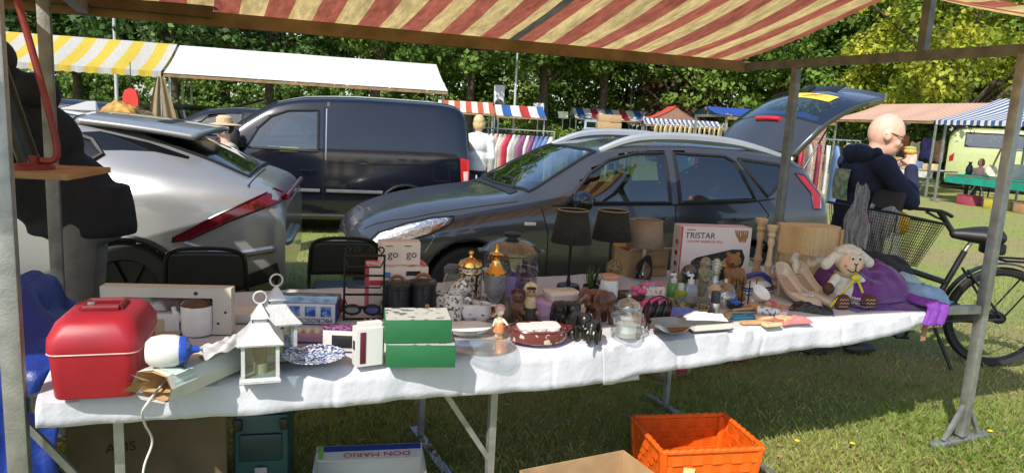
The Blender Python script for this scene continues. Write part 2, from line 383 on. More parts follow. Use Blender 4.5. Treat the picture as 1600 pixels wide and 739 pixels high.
# ================================================================== the stall in front
stall = thing('market_stall', 'market stall with red and cream striped sail on galvanised posts', 'market stall', OA, TA)
def L(s, n, z): return Vector((s, n, z))
PS0, PS1, PN0, PN1 = -.085, 4.30, .03, 1.54
ZB0, ZB1 = 2.09, 2.15
for s_, lab in ((PS0, 'left'), (PS1, 'right')):
    for n_ in (PN0, PN1):
        zt = 2.13 if s_ > 1 else 2.09; s0_ = s_; s_ = s_ - (.10 if n_ > 1 and s_ < 1 else 0)
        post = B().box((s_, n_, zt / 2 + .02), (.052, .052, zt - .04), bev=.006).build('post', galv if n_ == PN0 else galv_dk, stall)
        pf = B(); pf.box((s_, n_, .016), (.05, .58, .032)) if False else pf.box((s_ + 0, n_, .014), (.48, .05, .028), bev=.004)
        pf.bar((s_ - .15, n_, .03), (s_ - .02, n_, .22), .022); pf.bar((s_ + .15, n_, .03), (s_ + .02, n_, .22), .022); pf.build('foot', galv, post); s_ = s0_
    zb = ZB1 if s_ > 1 else ZB0
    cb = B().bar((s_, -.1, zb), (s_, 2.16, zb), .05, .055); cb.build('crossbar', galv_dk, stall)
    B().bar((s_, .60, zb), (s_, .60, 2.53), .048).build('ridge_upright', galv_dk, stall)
    # arm that carries the table end
    B().bar((s_ + (-.03 if s_ > 1 else .03), PN0, .775), (s_ + (-.42 if s_ > 1 else .1), PN0 + .06, .775), .03, .045).build('table_bracket', galv, stall)
B().bar((PS0 - .35, 2.05, ZB0 + .0), (PS1 + .02, 2.05, ZB1 + .0), .045, .075).build('rear_beam', wood_old, stall)
B().bar((PS0 - .5, 2.005, ZB0 + .045), (.52, 2.005, ZB0 + .055), .035, .085).build('spliced_beam', wood_dk, stall)
B().bar((PS0 - .35, .60, 2.545), (PS1 + .05, .60, 2.545), .06, .05).build('ridge_beam', wood_old, stall)
B().bar((PS0 - .02, 1.30, 2.115), (PS0 + .14, 1.18, 2.10), .05, .03).build('beam_hook', galv, stall)
def sail_z(n, s):
    zb = ZB0 + (ZB1 - ZB0) * (s / 4.3) + .045
    w = .012 * math.sin(s * 9 + n * 2) + .01 * math.sin(s * 3.1)
    if n >= .6:
        t = min(1, (n - .6) / 1.47); return 2.575 * (1 - t) + zb * t - .035 * max(0, math.sin(math.pi * t)) * (1 + .15 * math.sin(s * 1.3)) + w * math.sin(math.pi * t)
    t = min(1, (.6 - n) / 1.36); return 2.575 * (1 - t) + 2.09 * t - .03 * math.sin(math.pi * t) + w * math.sin(math.pi * t)
def sail_p(s, b):
    n1 = -.62 - .34 * s / 4.3; n = 2.09 - b * (2.09 - n1); return (s, n, sail_z(n, s))
sail_m = stripes('striped_sail', [(.46, .135, .085), (.78, .58, .25)], .262, 0, .85, .62, .5, band=(2.30, 2.37, (.10, .09, .07)))
sail = B().grid(lambda a, b: sail_p(-.42 + a * 4.67, b), 100, 70).build('sail', sail_m, stall)
# table: boards on trestles
for i in range(5): B().box((1.93, .11 + i * .216, TZ - .03), (3.86, .205, .03), bev=.003).build('board', wood_old, stall)
for s_ in (.16, 1.44, 2.95):
    tr = B(); tr.bar((s_, .08, TZ - .06), (s_, 1.06, TZ - .06), .03, .03); b = tr.build('trestle', galv, stall)
    for n_ in ((.12, 1.0) if s_ < 2 else (.95,)):
        B().bar((s_, n_, .02), (s_, n_, TZ - .07), .028).build('leg', galv, b)
    B().bar((s_, .0, .014), (s_, 1.12, .014), .045, .02).build('ground_rail', galv, b)
    if s_ < 2: B().bar((s_ - .26, .12, TZ - .09), (s_ - .01, .12, .33), .02).build('brace', galv, b)
# strap hanging from the table end
B().box((3.80, .004, .725), (.035, .004, .16)).build('strap', mat('tan_strap', (.32, .15, .09), .8), stall)

# the neighbouring stall on the left, of which only the beam end and the shade reach the picture
nb = thing('market_stall', 'neighbouring stall with its beam at the upper left corner', 'market stall', OA, TA)
B().grid(lambda a, b: sail_p(-4.75 + a * 4.25, b), 60, 40).build('sail', sail_m, nb)
for s_ in (-4.7,):
    for n_ in (PN0, PN1): B().box((s_, n_, 1.05), (.052, .052, 2.1), bev=.006).build('post', galv, nb)
    B().bar((s_, -.1, ZB0), (s_, 2.16, ZB0), .05, .055).build('crossbar', galv_dk, nb)
B().bar((-4.8, 2.05, ZB0), (PS0 - .38, 2.05, ZB0), .045, .075).build('rear_beam', wood_old, nb); B().bar((-4.8, .60, 2.545), (PS0 - .38, .60, 2.545), .06, .05).build('ridge_beam', wood_old, nb)
# tablecloths
cloth_m = mat('white_cotton', (.49, .50, .55), .9, 0, .05, 5, bump=.45, bs=26)
def cloth(name, label, s0, s1, hang, dz, seed):
    rs = np.random.RandomState(seed); ph = rs.rand(8) * 6.3
    NS = int((s1 - s0) * 130); NTOP, NH = 26, 12
    def fn(a, b):
        s = s0 + a * (s1 - s0); h = hang(s); tot = 1.10 + h; q = b * tot; w = 0
        for i, (fx, fy) in enumerate(((7, 3), (13, -5), (23, 9), (31, 4), (47, 13))): w += math.sin(s * fx + q * fy + ph[i]) * (.0022 / (1 + .35 * i))
        for c_ in (.31, .79, 1.27, 1.62, 2.2, 2.68, 3.16, 3.64): w += .0032 * math.exp(-((s - c_ - .012 * math.sin(q * 7 + c_)) / .009) ** 2)
        w += .0014 * abs(math.sin(s * 33 + 9 * q + ph[3])) * math.sin(s * 5 + q * 11)
        if q < 1.10:                             # top, from back to front
            n = 1.10 - q; z = TZ + dz + max(-.001, w * .6)
            ed = max(0, .03 - n); z -= ed * ed * 9
            return (s, n - .004, z)
        d = q - 1.10; f = d / max(h, .01)
        wave = (.006 * math.sin(s * 6.5 + ph[5]) + .0035 * math.sin(s * 17 + ph[6]) + .0015 * math.sin(s * 47 + ph[7])) * f
        return (s + .02 * f * math.sin(s * 4), -.012 - .010 * f + wave + w * 1.2 - dz * 1.5, TZ + dz - .008 - d)
    o = B().grid(fn, NS, NTOP + NH * 2).build(name, cloth_m, None, 60); o.location = OA; o.rotation_euler = (0, 0, TA)
    return tag(solid(o, .0015), label, 'tablecloth', 'white tablecloths on the stall')
hang_a = lambda s: float(np.interp(s, [-.05, .3, .9, 1.5, 1.9, 2.2], [.07, .095, .115, .14, .152, .158])) + .0015 * math.sin(s * 17) + .001 * math.sin(s * 41)
hang_b = lambda s: float(np.interp(s, [1.75, 1.87, 2.0, 2.6, 3.2, 3.6, 3.86], [.155, .165, .135, .12, .11, .075, .035])) + .0015 * math.sin(s * 15) + .001 * math.sin(s * 37)
cloth('tablecloth', 'wrinkled white tablecloth on the half with the red case', -.03, 2.0, hang_a, .004, 1)
cloth('tablecloth', 'white tablecloth on the half with the sheep toy, overlapping at the fold', 1.83, 3.88, hang_b, .009, 2)
CZ = TZ + .013
# ================================================================== cars
def inside(poly, x, y):
    c = False; n = len(poly); j = n - 1
    for i in range(n):
        xi, yi = poly[i]; xj, yj = poly[j]
        if (yi > y) != (yj > y) and x < (xj - xi) * (y - yi) / (yj - yi) + xi: c = not c
        j = i
    return c
def dense(poly, step=.05, closed=True):
    out = []; n = len(poly)
    for i in range(n if closed else n - 1):
        a, b = Vector(poly[i]), Vector(poly[(i + 1) % n]); m = max(1, int((b - a).length / step))
        out += [tuple(a + (b - a) * (t / m)) for t in range(m)]
    if not closed: out.append(tuple(poly[-1]))
    return out
class Car:
    """body lofted through cross sections; x runs from the nose to the tail, y < 0 is the side towards us"""
    def __init__(s, st, sub=7):
        s.xs = np.array([r[0] for r in st]); ctr = []
        for x, hw, zb, belt, by, rw, zre, zt in st:
            m1 = zb + (belt - zb) * .42; m2 = zb + (belt - zb) * .8
            ctr.append([(0, zb), (hw * .85, zb), (hw * .965, zb + .09), (hw, m1), (hw * .985, m2), (by, belt), (rw, zre), (rw * .72, zre + (zt - zre) * .66), (0, zt)])
        s.c = np.array(ctr); K = s.c.shape[1]; s.tk = np.arange(K); s.tq = np.linspace(0, K - 1, (K - 1) * sub + 1); s.sub = sub
        s.cache = {}
    def sec(s, x):
        k = round(float(x), 4)
        if k not in s.cache:
            q = pchip(s.xs, s.c.reshape(len(s.xs), -1), np.array([min(max(k, s.xs[0]), s.xs[-1])]))[0].reshape(-1, 2)
            s.cache[k] = np.stack([pchip(s.tk, q[:, 0], s.tq), pchip(s.tk, q[:, 1], s.tq)], 1)
        return s.cache[k]
    def side(s, x, z, off=0., sg=-1):
        q = s.sec(x)[s.sub:6 * s.sub + 1]; y = np.interp(z, q[:, 1], q[:, 0]); return Vector((x, sg * (y + off), z))
    def top(s, x, y, off=0.):
        q = s.sec(x)[5 * s.sub:]; z = np.interp(abs(y), q[::-1, 0], q[::-1, 1]); return Vector((x, y, z + off))
    def body(s, name, m, parent, side_holes=(), top_holes=(), wheels=(), wr=.36, nx=150, x0=None, x1=None):
        xs = np.linspace(s.xs[0] if x0 is None else x0, s.xs[-1] if x1 is None else x1, nx); b = B(); secs = [s.sec(x) for x in xs]; K = len(secs[0])
        for sg in (-1, 1):
            vs = []; fs = []
            for x, q in zip(xs, secs): vs += [(x, sg * q[k, 0], q[k, 1]) for k in range(K)]
            for i in range(nx - 1):
                for k in range(K - 1):
                    cx = (xs[i] + xs[i + 1]) / 2; cy = sg * (secs[i][k, 0] + secs[i][k + 1, 0]) / 2; cz = (secs[i][k, 1] + secs[i][k + 1, 1]) / 2; kf = (k + .5) / s.sub
                    if kf > 4.9 and kf < 6.3 and any(inside(p, cx, cz) for p in side_holes): continue
                    if kf > 5.4 and any(inside(p, cx, cy) for p in top_holes): continue
                    if kf < 5 and any((cx - w) ** 2 + (cz - .33) ** 2 < wr * wr for w in wheels) and kf > .6: continue
                    f = (i * K + k, (i + 1) * K + k, (i + 1) * K + k + 1, i * K + k + 1); fs.append(f if sg < 0 else f[::-1])
            b.add(vs, fs)
        for q, x in ((secs[0], xs[0]), (secs[-1], xs[-1])): b.add([(x, -p[0], p[1]) for p in q] + [(x, p[0], p[1]) for p in q[::-1]], [tuple(range(2 * K))])
        bm = b.build(name, m, parent, 40)
        return bm
    def line(s, name, pts, r, m, parent, top=False, off=.001, sg=-1, step=.05):
        q = dense(pts, step, False); P = [(s.top(x, y, off) if top else s.side(x, y, off, sg)) for x, y in q]
        return B().tube(P, r, 6).build(name, m, parent)
    def patch(s, name, poly, m, parent, off=.004, top=False, sg=-1, frame=None, fr=.012, fname='frame', n=10, step=.05):
        """a pane, lamp or panel that follows the body; poly in side view (x, z) or from above (x, y)"""
        xs = [p[0] for p in poly]; ys = [p[1] for p in poly]; bm = bmesh.new()
        q = dense(poly, step); vs = [bm.verts.new((x, y, 0)) for x, y in q]; bm.faces.new(vs)
        # cut into a fine grid so that the patch bends with the body
        for ax, lo, hi in ((0, min(xs), max(xs)), (1, min(ys), max(ys))):
            for t in np.linspace(lo, hi, n + 2)[1:-1]:
                co = [0, 0, 0]; no = [0, 0, 0]; co[ax] = t; no[ax] = 1
                bmesh.ops.bisect_plane(bm, geom=bm.verts[:] + bm.edges[:] + bm.faces[:], plane_co=co, plane_no=no)
        b = B(); bm.verts.index_update(); vv = []
        for v in bm.verts: vv.append(tuple(s.top(v.co.x, v.co.y, off) if top else s.side(v.co.x, v.co.y, off, sg)))
        b.add(vv, [tuple(v.index for v in f.verts) for f in bm.faces]); bm.free()
        o = b.build(name, m, parent)
        if frame is not None:
            P = [(s.top(x, y, off) if top else s.side(x, y, off, sg)) for x, y in q]; B().tube(P + [P[0], P[1]], fr, 6).build(fname, frame, o)
        return o
def wheel(parent, x, y, r, w, spokes=5, rimm=None):
    """tyre and spoked rim, axis along y"""
    M = TR(x, y, r) @ RX(90)
    t = B().open_lathe([(r * .66, -w / 2), (r * .9, -w / 2), (r * .985, -w * .36), (r, 0), (r * .985, w * .36), (r * .9, w / 2), (r * .66, w / 2), (r * .62, 0), (r * .66, -w / 2)], M, 36).build('wheel', rubber, parent)
    b = B(); b.lathe([(r * .6, -w * .42), (r * .67, w * .47), (r * .64, w * .49), (r * .58, w * .2)], M, 30); b.lathe([(0, w * .34), (r * .14, w * .36), (r * .15, w * .1), (0, w * .1)], M, 16)
    for i in range(spokes): b.box((r * .36, 0, w * .3), (r * .6, r * .13, .02), M @ RZ(i * 360 / spokes + 12))
    b.build('rim', rimm or steel, t); return t
def car_root(name, label, loc, th): return thing(name, label, 'car', loc, R_(th))
paint_k = mat('graphite_paint', (.055, .058, .068), .24, .4, .1, 3, coat=.9)
paint_e = mat('silver_paint', (.27, .275, .285), .3, .35, .03, 2, coat=.8)
paint_v = mat('night_blue_paint', (.005, .006, .012), .16, .2, .1, 2, coat=1.)
trim = mat('black_trim', (.014, .014, .015), .4, 0, .1)
gap = mat('panel_gap', (.004, .004, .004), .9, 0, 0)
car_glass = glass('car_glass', (.42, .52, .50), .01, 1.0, .10)
dark_glass = mat('dark_glass', (.006, .007, .009), .04, 0, 0, coat=.5)
red_lens = mat('red_lens', (.30, .008, .012), .12, 0, .1, 30, coat=.6)
clear_lens = glass('lamp_lens', (.9, .92, .93), .04, .8, .06)
seat_m = mat('seat_cloth', (.03, .03, .033), .9, 0, .2)

def interior(root, x0, x1, w, zf, seats):
    """cabin tub, dashboard, seats and wheel seen through the panes"""
    it = B().box(((x0 + x1) / 2, 0, zf - .16), (x1 - x0, w * 2, .04)); it.build('cabin_floor', seat_m, root)
    for x, y in seats:
        st = B(); st.box((x, y, zf + .02), (.46, .46, .16), bev=.05); o = st.build('seat', seat_m, root)
        B().box((0, 0, .30), (.13, .46, .60), TR(x + .26, y, zf + .03) @ RY(12), bev=.06).build('backrest', seat_m, o)
        B().box((0, 0, .70), (.10, .27, .18), TR(x + .27, y, zf + .03) @ RY(12), bev=.045).build('headrest', seat_m, o)
# ---------------- graphite estate car with its tailgate up
kia = car_root('estate_car', 'dark grey estate car with silver roof rails and open tailgate behind the table', (-1.47, 6.02, 0), 19)
KS = [(0, .46, .34, .56, .42, .32, .61, .63), (.05, .64, .28, .63, .58, .42, .70, .725), (.2, .78, .24, .73, .70, .50, .80, .83), (.5, .865, .22, .82, .79, .57, .90, .93), (.95, .89, .2, .90, .83, .62, .98, 1.01), (1.3, .895, .2, .95, .84, .65, 1.03, 1.05),
      (1.45, .895, .2, .965, .845, .71, 1.07, 1.12), (1.75, .895, .2, .98, .85, .665, 1.23, 1.285), (2.1, .895, .2, .99, .85, .62, 1.40, 1.455), (2.5, .895, .2, 1.0, .85, .61, 1.475, 1.53), (3.0, .895, .2, 1.015, .85, .605, 1.495, 1.55), (3.6, .895, .2, 1.04, .845, .60, 1.475, 1.535),
      (4.0, .885, .22, 1.06, .835, .59, 1.44, 1.50), (4.25, .87, .25, 1.08, .81, .585, 1.37, 1.43), (4.42, .84, .3, 1.06, .78, .60, 1.16, 1.2), (4.49, .80, .36, .95, .74, .58, 1.0, 1.02)]
kc = Car(KS)
kw = [[(1.74, 1.0), (1.82, 1.10), (1.96, 1.235), (2.16, 1.355), (2.42, 1.42), (2.70, 1.435), (2.70, 1.015)], [(2.80, 1.02), (2.80, 1.437), (3.33, 1.425), (3.43, 1.38), (3.58, 1.055)], [(3.48, 1.41), (3.93, 1.37), (4.0, 1.29), (3.72, 1.09)]]
kscreen = [(1.44, -.70), (1.38, -.4), (1.36, 0), (1.38, .4), (1.44, .70), (2.08, .56), (2.04, .3), (2.03, 0), (2.04, -.3), (2.08, -.56)]
kc.body('body', paint_k, kia, kw, [kscreen], (.90, 3.55), .37)
nm = ('front_side_window', 'rear_side_window', 'quarter_window')
for sg in (-1, 1):
    for w, nme in zip(kw, nm): kc.patch(nme, w, car_glass, kia, sg=sg, frame=trim, fr=.017)
kc.patch('windscreen', kscreen, car_glass, kia, top=True, frame=trim, fr=.016)
interior(kia, 1.2, 4.3, .78, .42, [(2.05, -.36), (2.05, .36), (3.0, -.36), (3.0, .36)])
B().box((1.62, 0, .86), (.42, 1.45, .16), bev=.05).build('dashboard', seat_m, kia)
B().tube([(1.9 + .07 * math.cos(a), -.36 + .19 * math.sin(a), .95 + .17 * math.cos(a)) for a in np.linspace(0, 6.283, 20)], .016, 6).build('steering_wheel', black_pl, kia)
for x in (.90, 3.55):
    for sg in (-1, 1): wheel(kia, x, sg * .79, .32, .2)
    B().tube([kc.side(x + .375 * math.cos(a), max(.2, .33 + .375 * math.sin(a)), .004) for a in np.linspace(-.35, math.pi + .35, 26)], .014, 6).build('wheel_arch', trim, kia)
    B().lathe([(.37, -.36), (.36, .36)], TR(x, 0, .33) @ RX(90) @ RZ(180), 24, a0=180, a1=360).build('wheel_housing', gap, kia) if False else B().box((x, 0, .40), (.72, 1.15, .44)).build('wheel_housing', gap, kia)
# lamps, grille, mirror, rails, handles
kc.patch('headlight', [(.13, .66), (.20, .73), (.40, .81), (.62, .865), (.78, .88), (.74, .82), (.58, .74), (.34, .665), (.2, .635)], clear_lens, kia, off=.012, frame=trim, fr=.007, step=.02)
hl = kc.patch('headlight_bowl', [(.15, .66), (.22, .73), (.42, .805), (.62, .855), (.75, .87), (.70, .815), (.56, .745), (.34, .67), (.22, .64)], mat('reflector', (.62, .63, .64), .18, .9, .35, 45, bump=.5, bs=60), kia, off=.004, step=.02)
kc.patch('indicator_lens', [(.60, .79), (.70, .84), (.66, .80), (.60, .765)], mat('amber_lens', (.55, .16, .05), .2, 0, .1), hl, off=.010, step=.02)
kc.line('door_gap', [(1.50, .96), (1.56, .75), (1.56, .3)], .004, gap, kia); kc.line('door_gap', [(2.75, 1.0), (2.75, .3)], .004, gap, kia); kc.line('door_gap', [(3.62, 1.04), (3.72, .92), (3.62, .72)], .004, gap, kia)
kc.line('bonnet_gap', [(.12, -.55), (.45, -.72), (.95, -.76), (1.32, -.775)], .004, gap, kia, top=True)
kc.line('bumper_gap', [(.2, .62), (.55, .60), (.62, .72), (.60, .74)], .003, chrome, kia)
kc.line('belt_strip', [(1.60, .975), (2.2, .99), (2.75, 1.0), (3.5, 1.03), (3.8, 1.07)], .008, trim, kia, off=.002)
for x in (2.55, 3.45): B().tube(smooth_path([kc.side(x - .1, .88, .0), kc.side(x - .08, .88, .035), kc.side(x + .08, .885, .035), kc.side(x + .1, .885, 0)], 4), .011, 6).build('door_handle', paint_k, kia)
B().box(tuple(kc.side(1.40, .83, .004)), (.10, .012, .028), bev=.005).build('side_repeater', mat('repeater_lens', (.75, .72, .66), .2, 0, .1), kia)
mr = B(); mr.ell((1.80, -1.00, 1.035), (.075, .13, .085), n=18, m=12); mr.bar((1.84, -.86, .99), (1.83, -.95, 1.0), .05, .04); mr.build('door_mirror', mat('mirror_shell', (.016, .017, .02), .2, 0, .05, coat=.6), kia)
rail_m = mat('silver_rail', (.5, .52, .55), .32, .6, .05)
for sg in (-1, 1):
    P = smooth_path([kc.top(2.12, sg * .555, .0), kc.top(2.45, sg * .56, .055), kc.top(2.9, sg * .56, .068), kc.top(3.5, sg * .555, .055), kc.top(4.05, sg * .54, .0)], 8)
    B().tube(P, [.024 + .018 * math.sin(math.pi * i / (len(P) - 1)) for i in range(len(P))], 8, flat=1.1).build('roof_rail', rail_m, kia)
    B().add([tuple(q) for i in range(0, 9) for q in (kc.top(2.12 + i * .055, sg * .56, -.005), P[min(i * 2, len(P) - 1)])], [(2 * i, 2 * i + 2, 2 * i + 3, 2 * i + 1) for i in range(8)]).build('rail_foot', rail_m, kia)
B().tube([kc.top(3.75, 0, 0), kc.top(3.75, 0, 0) + Vector((.12, 0, .21))], [.005, .0025], 6).build('antenna', black_pl, kia)
gr = B()
for i in range(5): gr.tube([(.012 - .0 * i, y, .585 - i * .035 + .03) for y in np.linspace(-.34, .34, 8)], .008, 5)
gr.build('grille', chrome, kia); kc.patch('cowl', [(1.30, -.6), (1.30, .6), (1.38, .6), (1.34, 0), (1.38, -.6)], trim, kia, top=True, off=.006)
for y0, y1 in ((-.5, .05), (.1, .55)): B().tube([kc.top(1.38, y0, .015), kc.top(1.46, (y0 + y1) / 2, .02), kc.top(1.44, y1, .02)], .009, 6).build('wiper', black_pl, kia)
# rear lamp column
kc.patch('rear_lamp', [(4.10, 1.30), (4.22, 1.28), (4.36, 1.10), (4.33, .98), (4.24, .98), (4.24, 1.12)], red_lens, kia, off=.006, frame=trim, fr=.006, step=.03)
# tailgate: hinge at the rear roof edge, swung up
tg = bpy.data.objects.new('tailgate', None); COL.objects.link(tg); tg.parent = kia; tg.location = (4.10, 0, 1.50); tg.rotation_euler = (0, R_(-31), 0); tg.scale = (1.12, 1.08, 1.1)
def tgf(x, y, off=0.): return Vector((x, y, .20 * max(0, math.sin(min(1, x / 1.05) * math.pi * .95)) ** .9 - .10 * (y / .62) ** 2 * (.5 + .5 * min(1, x * 2)) + off))
def tgw(x): return float(np.interp(x, [0, .2, .6, .85, 1.1], [.58, .63, .66, .64, .55]))
hole = [(.34, -.54), (.34, .54), (.74, .50), (.74, -.50)]
def tg_skin(off, x0=0., x1=1.1, nu=44, nv=40, hole=None):
    def fn(a, b):
        x = x0 + a * (x1 - x0); return tgf(x, (b * 2 - 1) * tgw(x), off)
    def sk(i, j):
        x = x0 + (i + .5) / nu * (x1 - x0); y = ((j + .5) / nv * 2 - 1) * tgw(x); return hole is not None and inside(hole, x, y)
    return B().grid(fn, nu, nv, skip=sk)
solid(tg_skin(0, hole=hole).build('tailgate_skin', paint_k, tg), .05)
tgg = tg_skin(.006, .32, .76).build('rear_window', glass('rear_glass', (.30, .36, .38), .01, 1., .12), tg)
B().tube([tgf(.28, y, .012) for y in np.linspace(-.17, .17, 8)], .022, 8).build('brake_light', mat('brake_red', (.55, .02, .03), .2, 0, .1), tg)
wb = B(); wb.box(tuple(tgf(.78, 0, .03)), (.12, .10, .04), bev=.012); wb.tube([tgf(.78, 0, .035), tgf(.72, .25, .03), tgf(.70, .45, .025)], .009, 6); wb.build('rear_wiper', black_pl, tg)
stk = B().grid(lambda a, b: tgf(.60 + b * .12, -.45 + a * .5, .010), 10, 4).build('sticker', mat('yellow_sticker', (.75, .52, .06), .5), tg)
text('KVINGERG', .085, ink, tg, TR(tgf(.665, -.20, .016)) @ RY(16) @ RZ(90) @ RX(0), 'lettering', squash=.9)
B().box((.92, 0, tgf(.92, 0).z + .012), (.12, .52, .012), bev=.004).build('plate_recess', trim, tg)
for sg in (-1, 1): B().tube([(4.22, sg * .60, 1.22), (4.52, sg * .60, 1.74)], [.012, .007], 8).build('gas_strut', black_mt, kia)

# ---------------- silver crossover on the left
ev = car_root('crossover_car', 'silver crossover car with sloping tail and dark red tail lamp, left', (-6.38, 4.72, 0), 13)
ES = [(0, .5, .34, .6, .46, .36, .66, .68), (.1, .74, .28, .7, .68, .5, .76, .78), (.5, .90, .22, .86, .85, .62, .92, .94), (1.0, .93, .2, .96, .87, .64, 1.01, 1.03), (1.4, .93, .2, 1.0, .86, .68, 1.16, 1.21), (2.0, .93, .2, 1.03, .85, .62, 1.43, 1.48), (2.6, .93, .2, 1.05, .85, .61, 1.51, 1.555),
      (3.2, .94, .2, 1.08, .86, .60, 1.48, 1.535), (3.55, .955, .2, 1.12, .87, .59, 1.41, 1.49), (3.85, .965, .2, 1.14, .87, .585, 1.33, 1.42), (4.15, .96, .22, 1.13, .85, .60, 1.24, 1.29), (4.4, .94, .26, 1.10, .82, .63, 1.14, 1.17), (4.58, .90, .3, 1.06, .77, .62, 1.08, 1.10), (4.65, .865, .33, 1.0, .76, .62, 1.02, 1.03), (4.69, .83, .36, .9, .74, .6, .93, .94)]
ec = Car(ES)
ew = [[(1.75, 1.10), (2.05, 1.34), (2.4, 1.43), (2.68, 1.45), (2.68, 1.09)], [(2.76, 1.09), (2.76, 1.45), (3.20, 1.43), (3.42, 1.36), (3.50, 1.27), (3.30, 1.13)]]
ehole = [(3.78, -.50), (3.78, .50), (4.38, .58), (4.38, -.58)]
ec.body('body', paint_e, ev, ew, [ehole], (.85, 3.66), .40)
ev_lens = mat('deep_red_lens', (.11, .004, .008), .1, 0, .2, 12, coat=.7)
for w in ew: ec.patch('side_window', w, dark_glass, ev, frame=trim, fr=.02)
ec.patch('rear_window', [(3.72, -.54), (3.72, .54), (4.42, .62), (4.42, -.62)], dark_glass, ev, top=True, off=.008, frame=trim, fr=.012)
ec.patch('pillar_panel', [(3.34, 1.41), (3.50, 1.30), (3.62, 1.305), (3.80, 1.30), (4.02, 1.255), (4.02, 1.27), (3.75, 1.355), (3.45, 1.42)], dark_glass, ev, off=.006)
B().box((3, 0, .5), (2.4, 1.5, .1)).build('cabin_floor', seat_m, ev)
# wing spoiler
def wing(a, b):
    x = 3.30 + a * (.86 - .10 * abs(b * 2 - 1) ** 2); y = (b * 2 - 1) * (.62 + .02 * a); return (x, y, 1.548 - .05 * a - .03 * a * a - .05 * abs(b * 2 - 1) ** 3)
solid(B().grid(wing, 24, 30).build('roof_spoiler', paint_e, ev), .035)
for y0, y1 in ((-.40, -.20), (-.16, .02)): B().add([tuple(Vector(wing(.62, (y + .63) / 1.26)) + Vector((dx, 0, .004 - dx * .1))) for y, dx in ((y0, -.05), (y1, -.05), (y1, .05), (y0, .05))], [(0, 3, 2, 1)]).build('spoiler_vent', trim, ev)
fin = B(); fin.loft = None
P = [(2.98, 0, 1.545), (3.07, 0, 1.575), (3.17, 0, 1.615), (3.23, 0, 1.62), (3.24, 0, 1.55)]
fin.add([(x, -.035 if z < 1.6 else -.008, z) for x, y, z in P] + [(x, .035 if z < 1.6 else .008, z) for x, y, z in P], [(0, 1, 2, 3, 4), (9, 8, 7, 6, 5)] + [(i, i + 5, (i + 1) % 5 + 5, (i + 1) % 5) for i in range(5)]); fin.build('antenna_fin', paint_e, ev)
ec.line('roof_gap', [(3.26, -.60), (3.26, 0), (3.26, .6)], .008, trim, ev, top=True, off=.002); ec.line('roof_gap', [(2.2, -.42), (3.25, -.42)], .003, gap, ev, top=True)
ec.patch('tail_lamp', [(4.655, 1.035), (4.60, 1.065), (4.50, 1.02), (4.25, .90), (3.98, .745), (3.97, .715), (4.08, .735), (4.33, .86), (4.56, .955), (4.65, .985)], ev_lens, ev, off=.012, frame=mat('dark_red_trim', (.05, .003, .006), .25, 0, 0), fr=.008, step=.04)
# tail lamp runs on across the tail
B().tube([ec.side(4.655, 1.01, .01)] + [Vector((4.69, y, 1.01)) for y in np.linspace(-.72, .72, 9)], .022, 8).build('tail_lamp_bar', ev_lens, ev)
B().tube([ec.side(4.05, .71, .008), ec.side(4.22, .645, .010), ec.side(4.38, .63, .012), ec.side(4.6, .66, .012), Vector((4.70, -.62, .67)), Vector((4.71, 0, .68))], [.012, .022, .028, .028, .026, .026], 8).build('chrome_strip', steel, ev)
ec.patch('bumper_insert', [(4.30, .42), (4.64, .56), (4.66, .46), (4.62, .34), (4.42, .32)], trim, ev, off=.010)
ec.patch('bumper_corner', [(4.36, .36), (4.62, .43), (4.63, .32), (4.45, .30)], steel, ev, off=.018)
ec.patch('rear_reflector', [(4.46, .315), (4.62, .355), (4.63, .335), (4.5, .30)], red_lens, ev, off=.024, n=3)
B().tube([ec.side(3.66 + .41 * math.cos(a), max(.2, .33 + .41 * math.sin(a)), .004) for a in np.linspace(-.3, math.pi + .3, 30)], .022, 6).build('wheel_arch', trim, ev)
B().box((3.66, 0, .42), (.80, 1.25, .5)).build('wheel_housing', gap, ev); B().box((.85, 0, .42), (.80, 1.25, .5)).build('wheel_housing', gap, ev)
for x in (.85, 3.66):
    for sg in (-1, 1): wheel(ev, x, sg * .83, .355, .24, 7, black_mt)
ec.line('sill_trim', [(1.3, .28), (3.2, .28)], .03, trim, ev); ec.line('door_gap', [(2.72, 1.05), (2.72, .32)], .004, gap, ev); ec.line('tailgate_gap', [(4.44, -.84), (4.46, -.5), (4.46, 0)], .004, gap, ev, top=True)
mat('plate_yellow', (.7, .5, .05), .5)

# ---------------- dark van
van = car_root('panel_van', 'dark blue compact panel van behind the silver car', (-5.12, 9.52, 0), 13)
VS = [(0, .55, .34, .64, .5, .4, .72, .74), (.1, .76, .28, .78, .70, .5, .87, .89), (.5, .87, .22, .94, .81, .6, 1.0, 1.02), (.95, .895, .2, 1.04, .84, .66, 1.1, 1.13), (1.15, .9, .2, 1.07, .85, .75, 1.2, 1.25), (1.5, .9, .2, 1.08, .865, .73, 1.47, 1.53), (1.9, .9, .2, 1.09, .875, .71, 1.69, 1.75), (2.3, .9, .2, 1.09, .88, .71, 1.76, 1.83), (3.0, .9, .2, 1.09, .88, .71, 1.79, 1.86), (3.9, .9, .2, 1.09, .88, .71, 1.78, 1.85), (4.2, .895, .22, 1.09, .87, .70, 1.75, 1.82), (4.35, .88, .28, 1.09, .85, .67, 1.64, 1.70), (4.41, .86, .33, 1.05, .82, .60, 1.44, 1.48)]
vc = Car(VS)
vw = [[(1.52, 1.13), (1.66, 1.38), (1.82, 1.53), (2.02, 1.61), (2.40, 1.635), (2.40, 1.11)], [(1.20, 1.13), (1.40, 1.33), (1.46, 1.13)]]
vscreen = [(1.14, -.76), (1.06, 0), (1.14, .76), (1.86, .64), (1.84, 0), (1.86, -.64)]
vc.body('body', paint_v, van, vw, [vscreen], (.88, 3.56), .37)
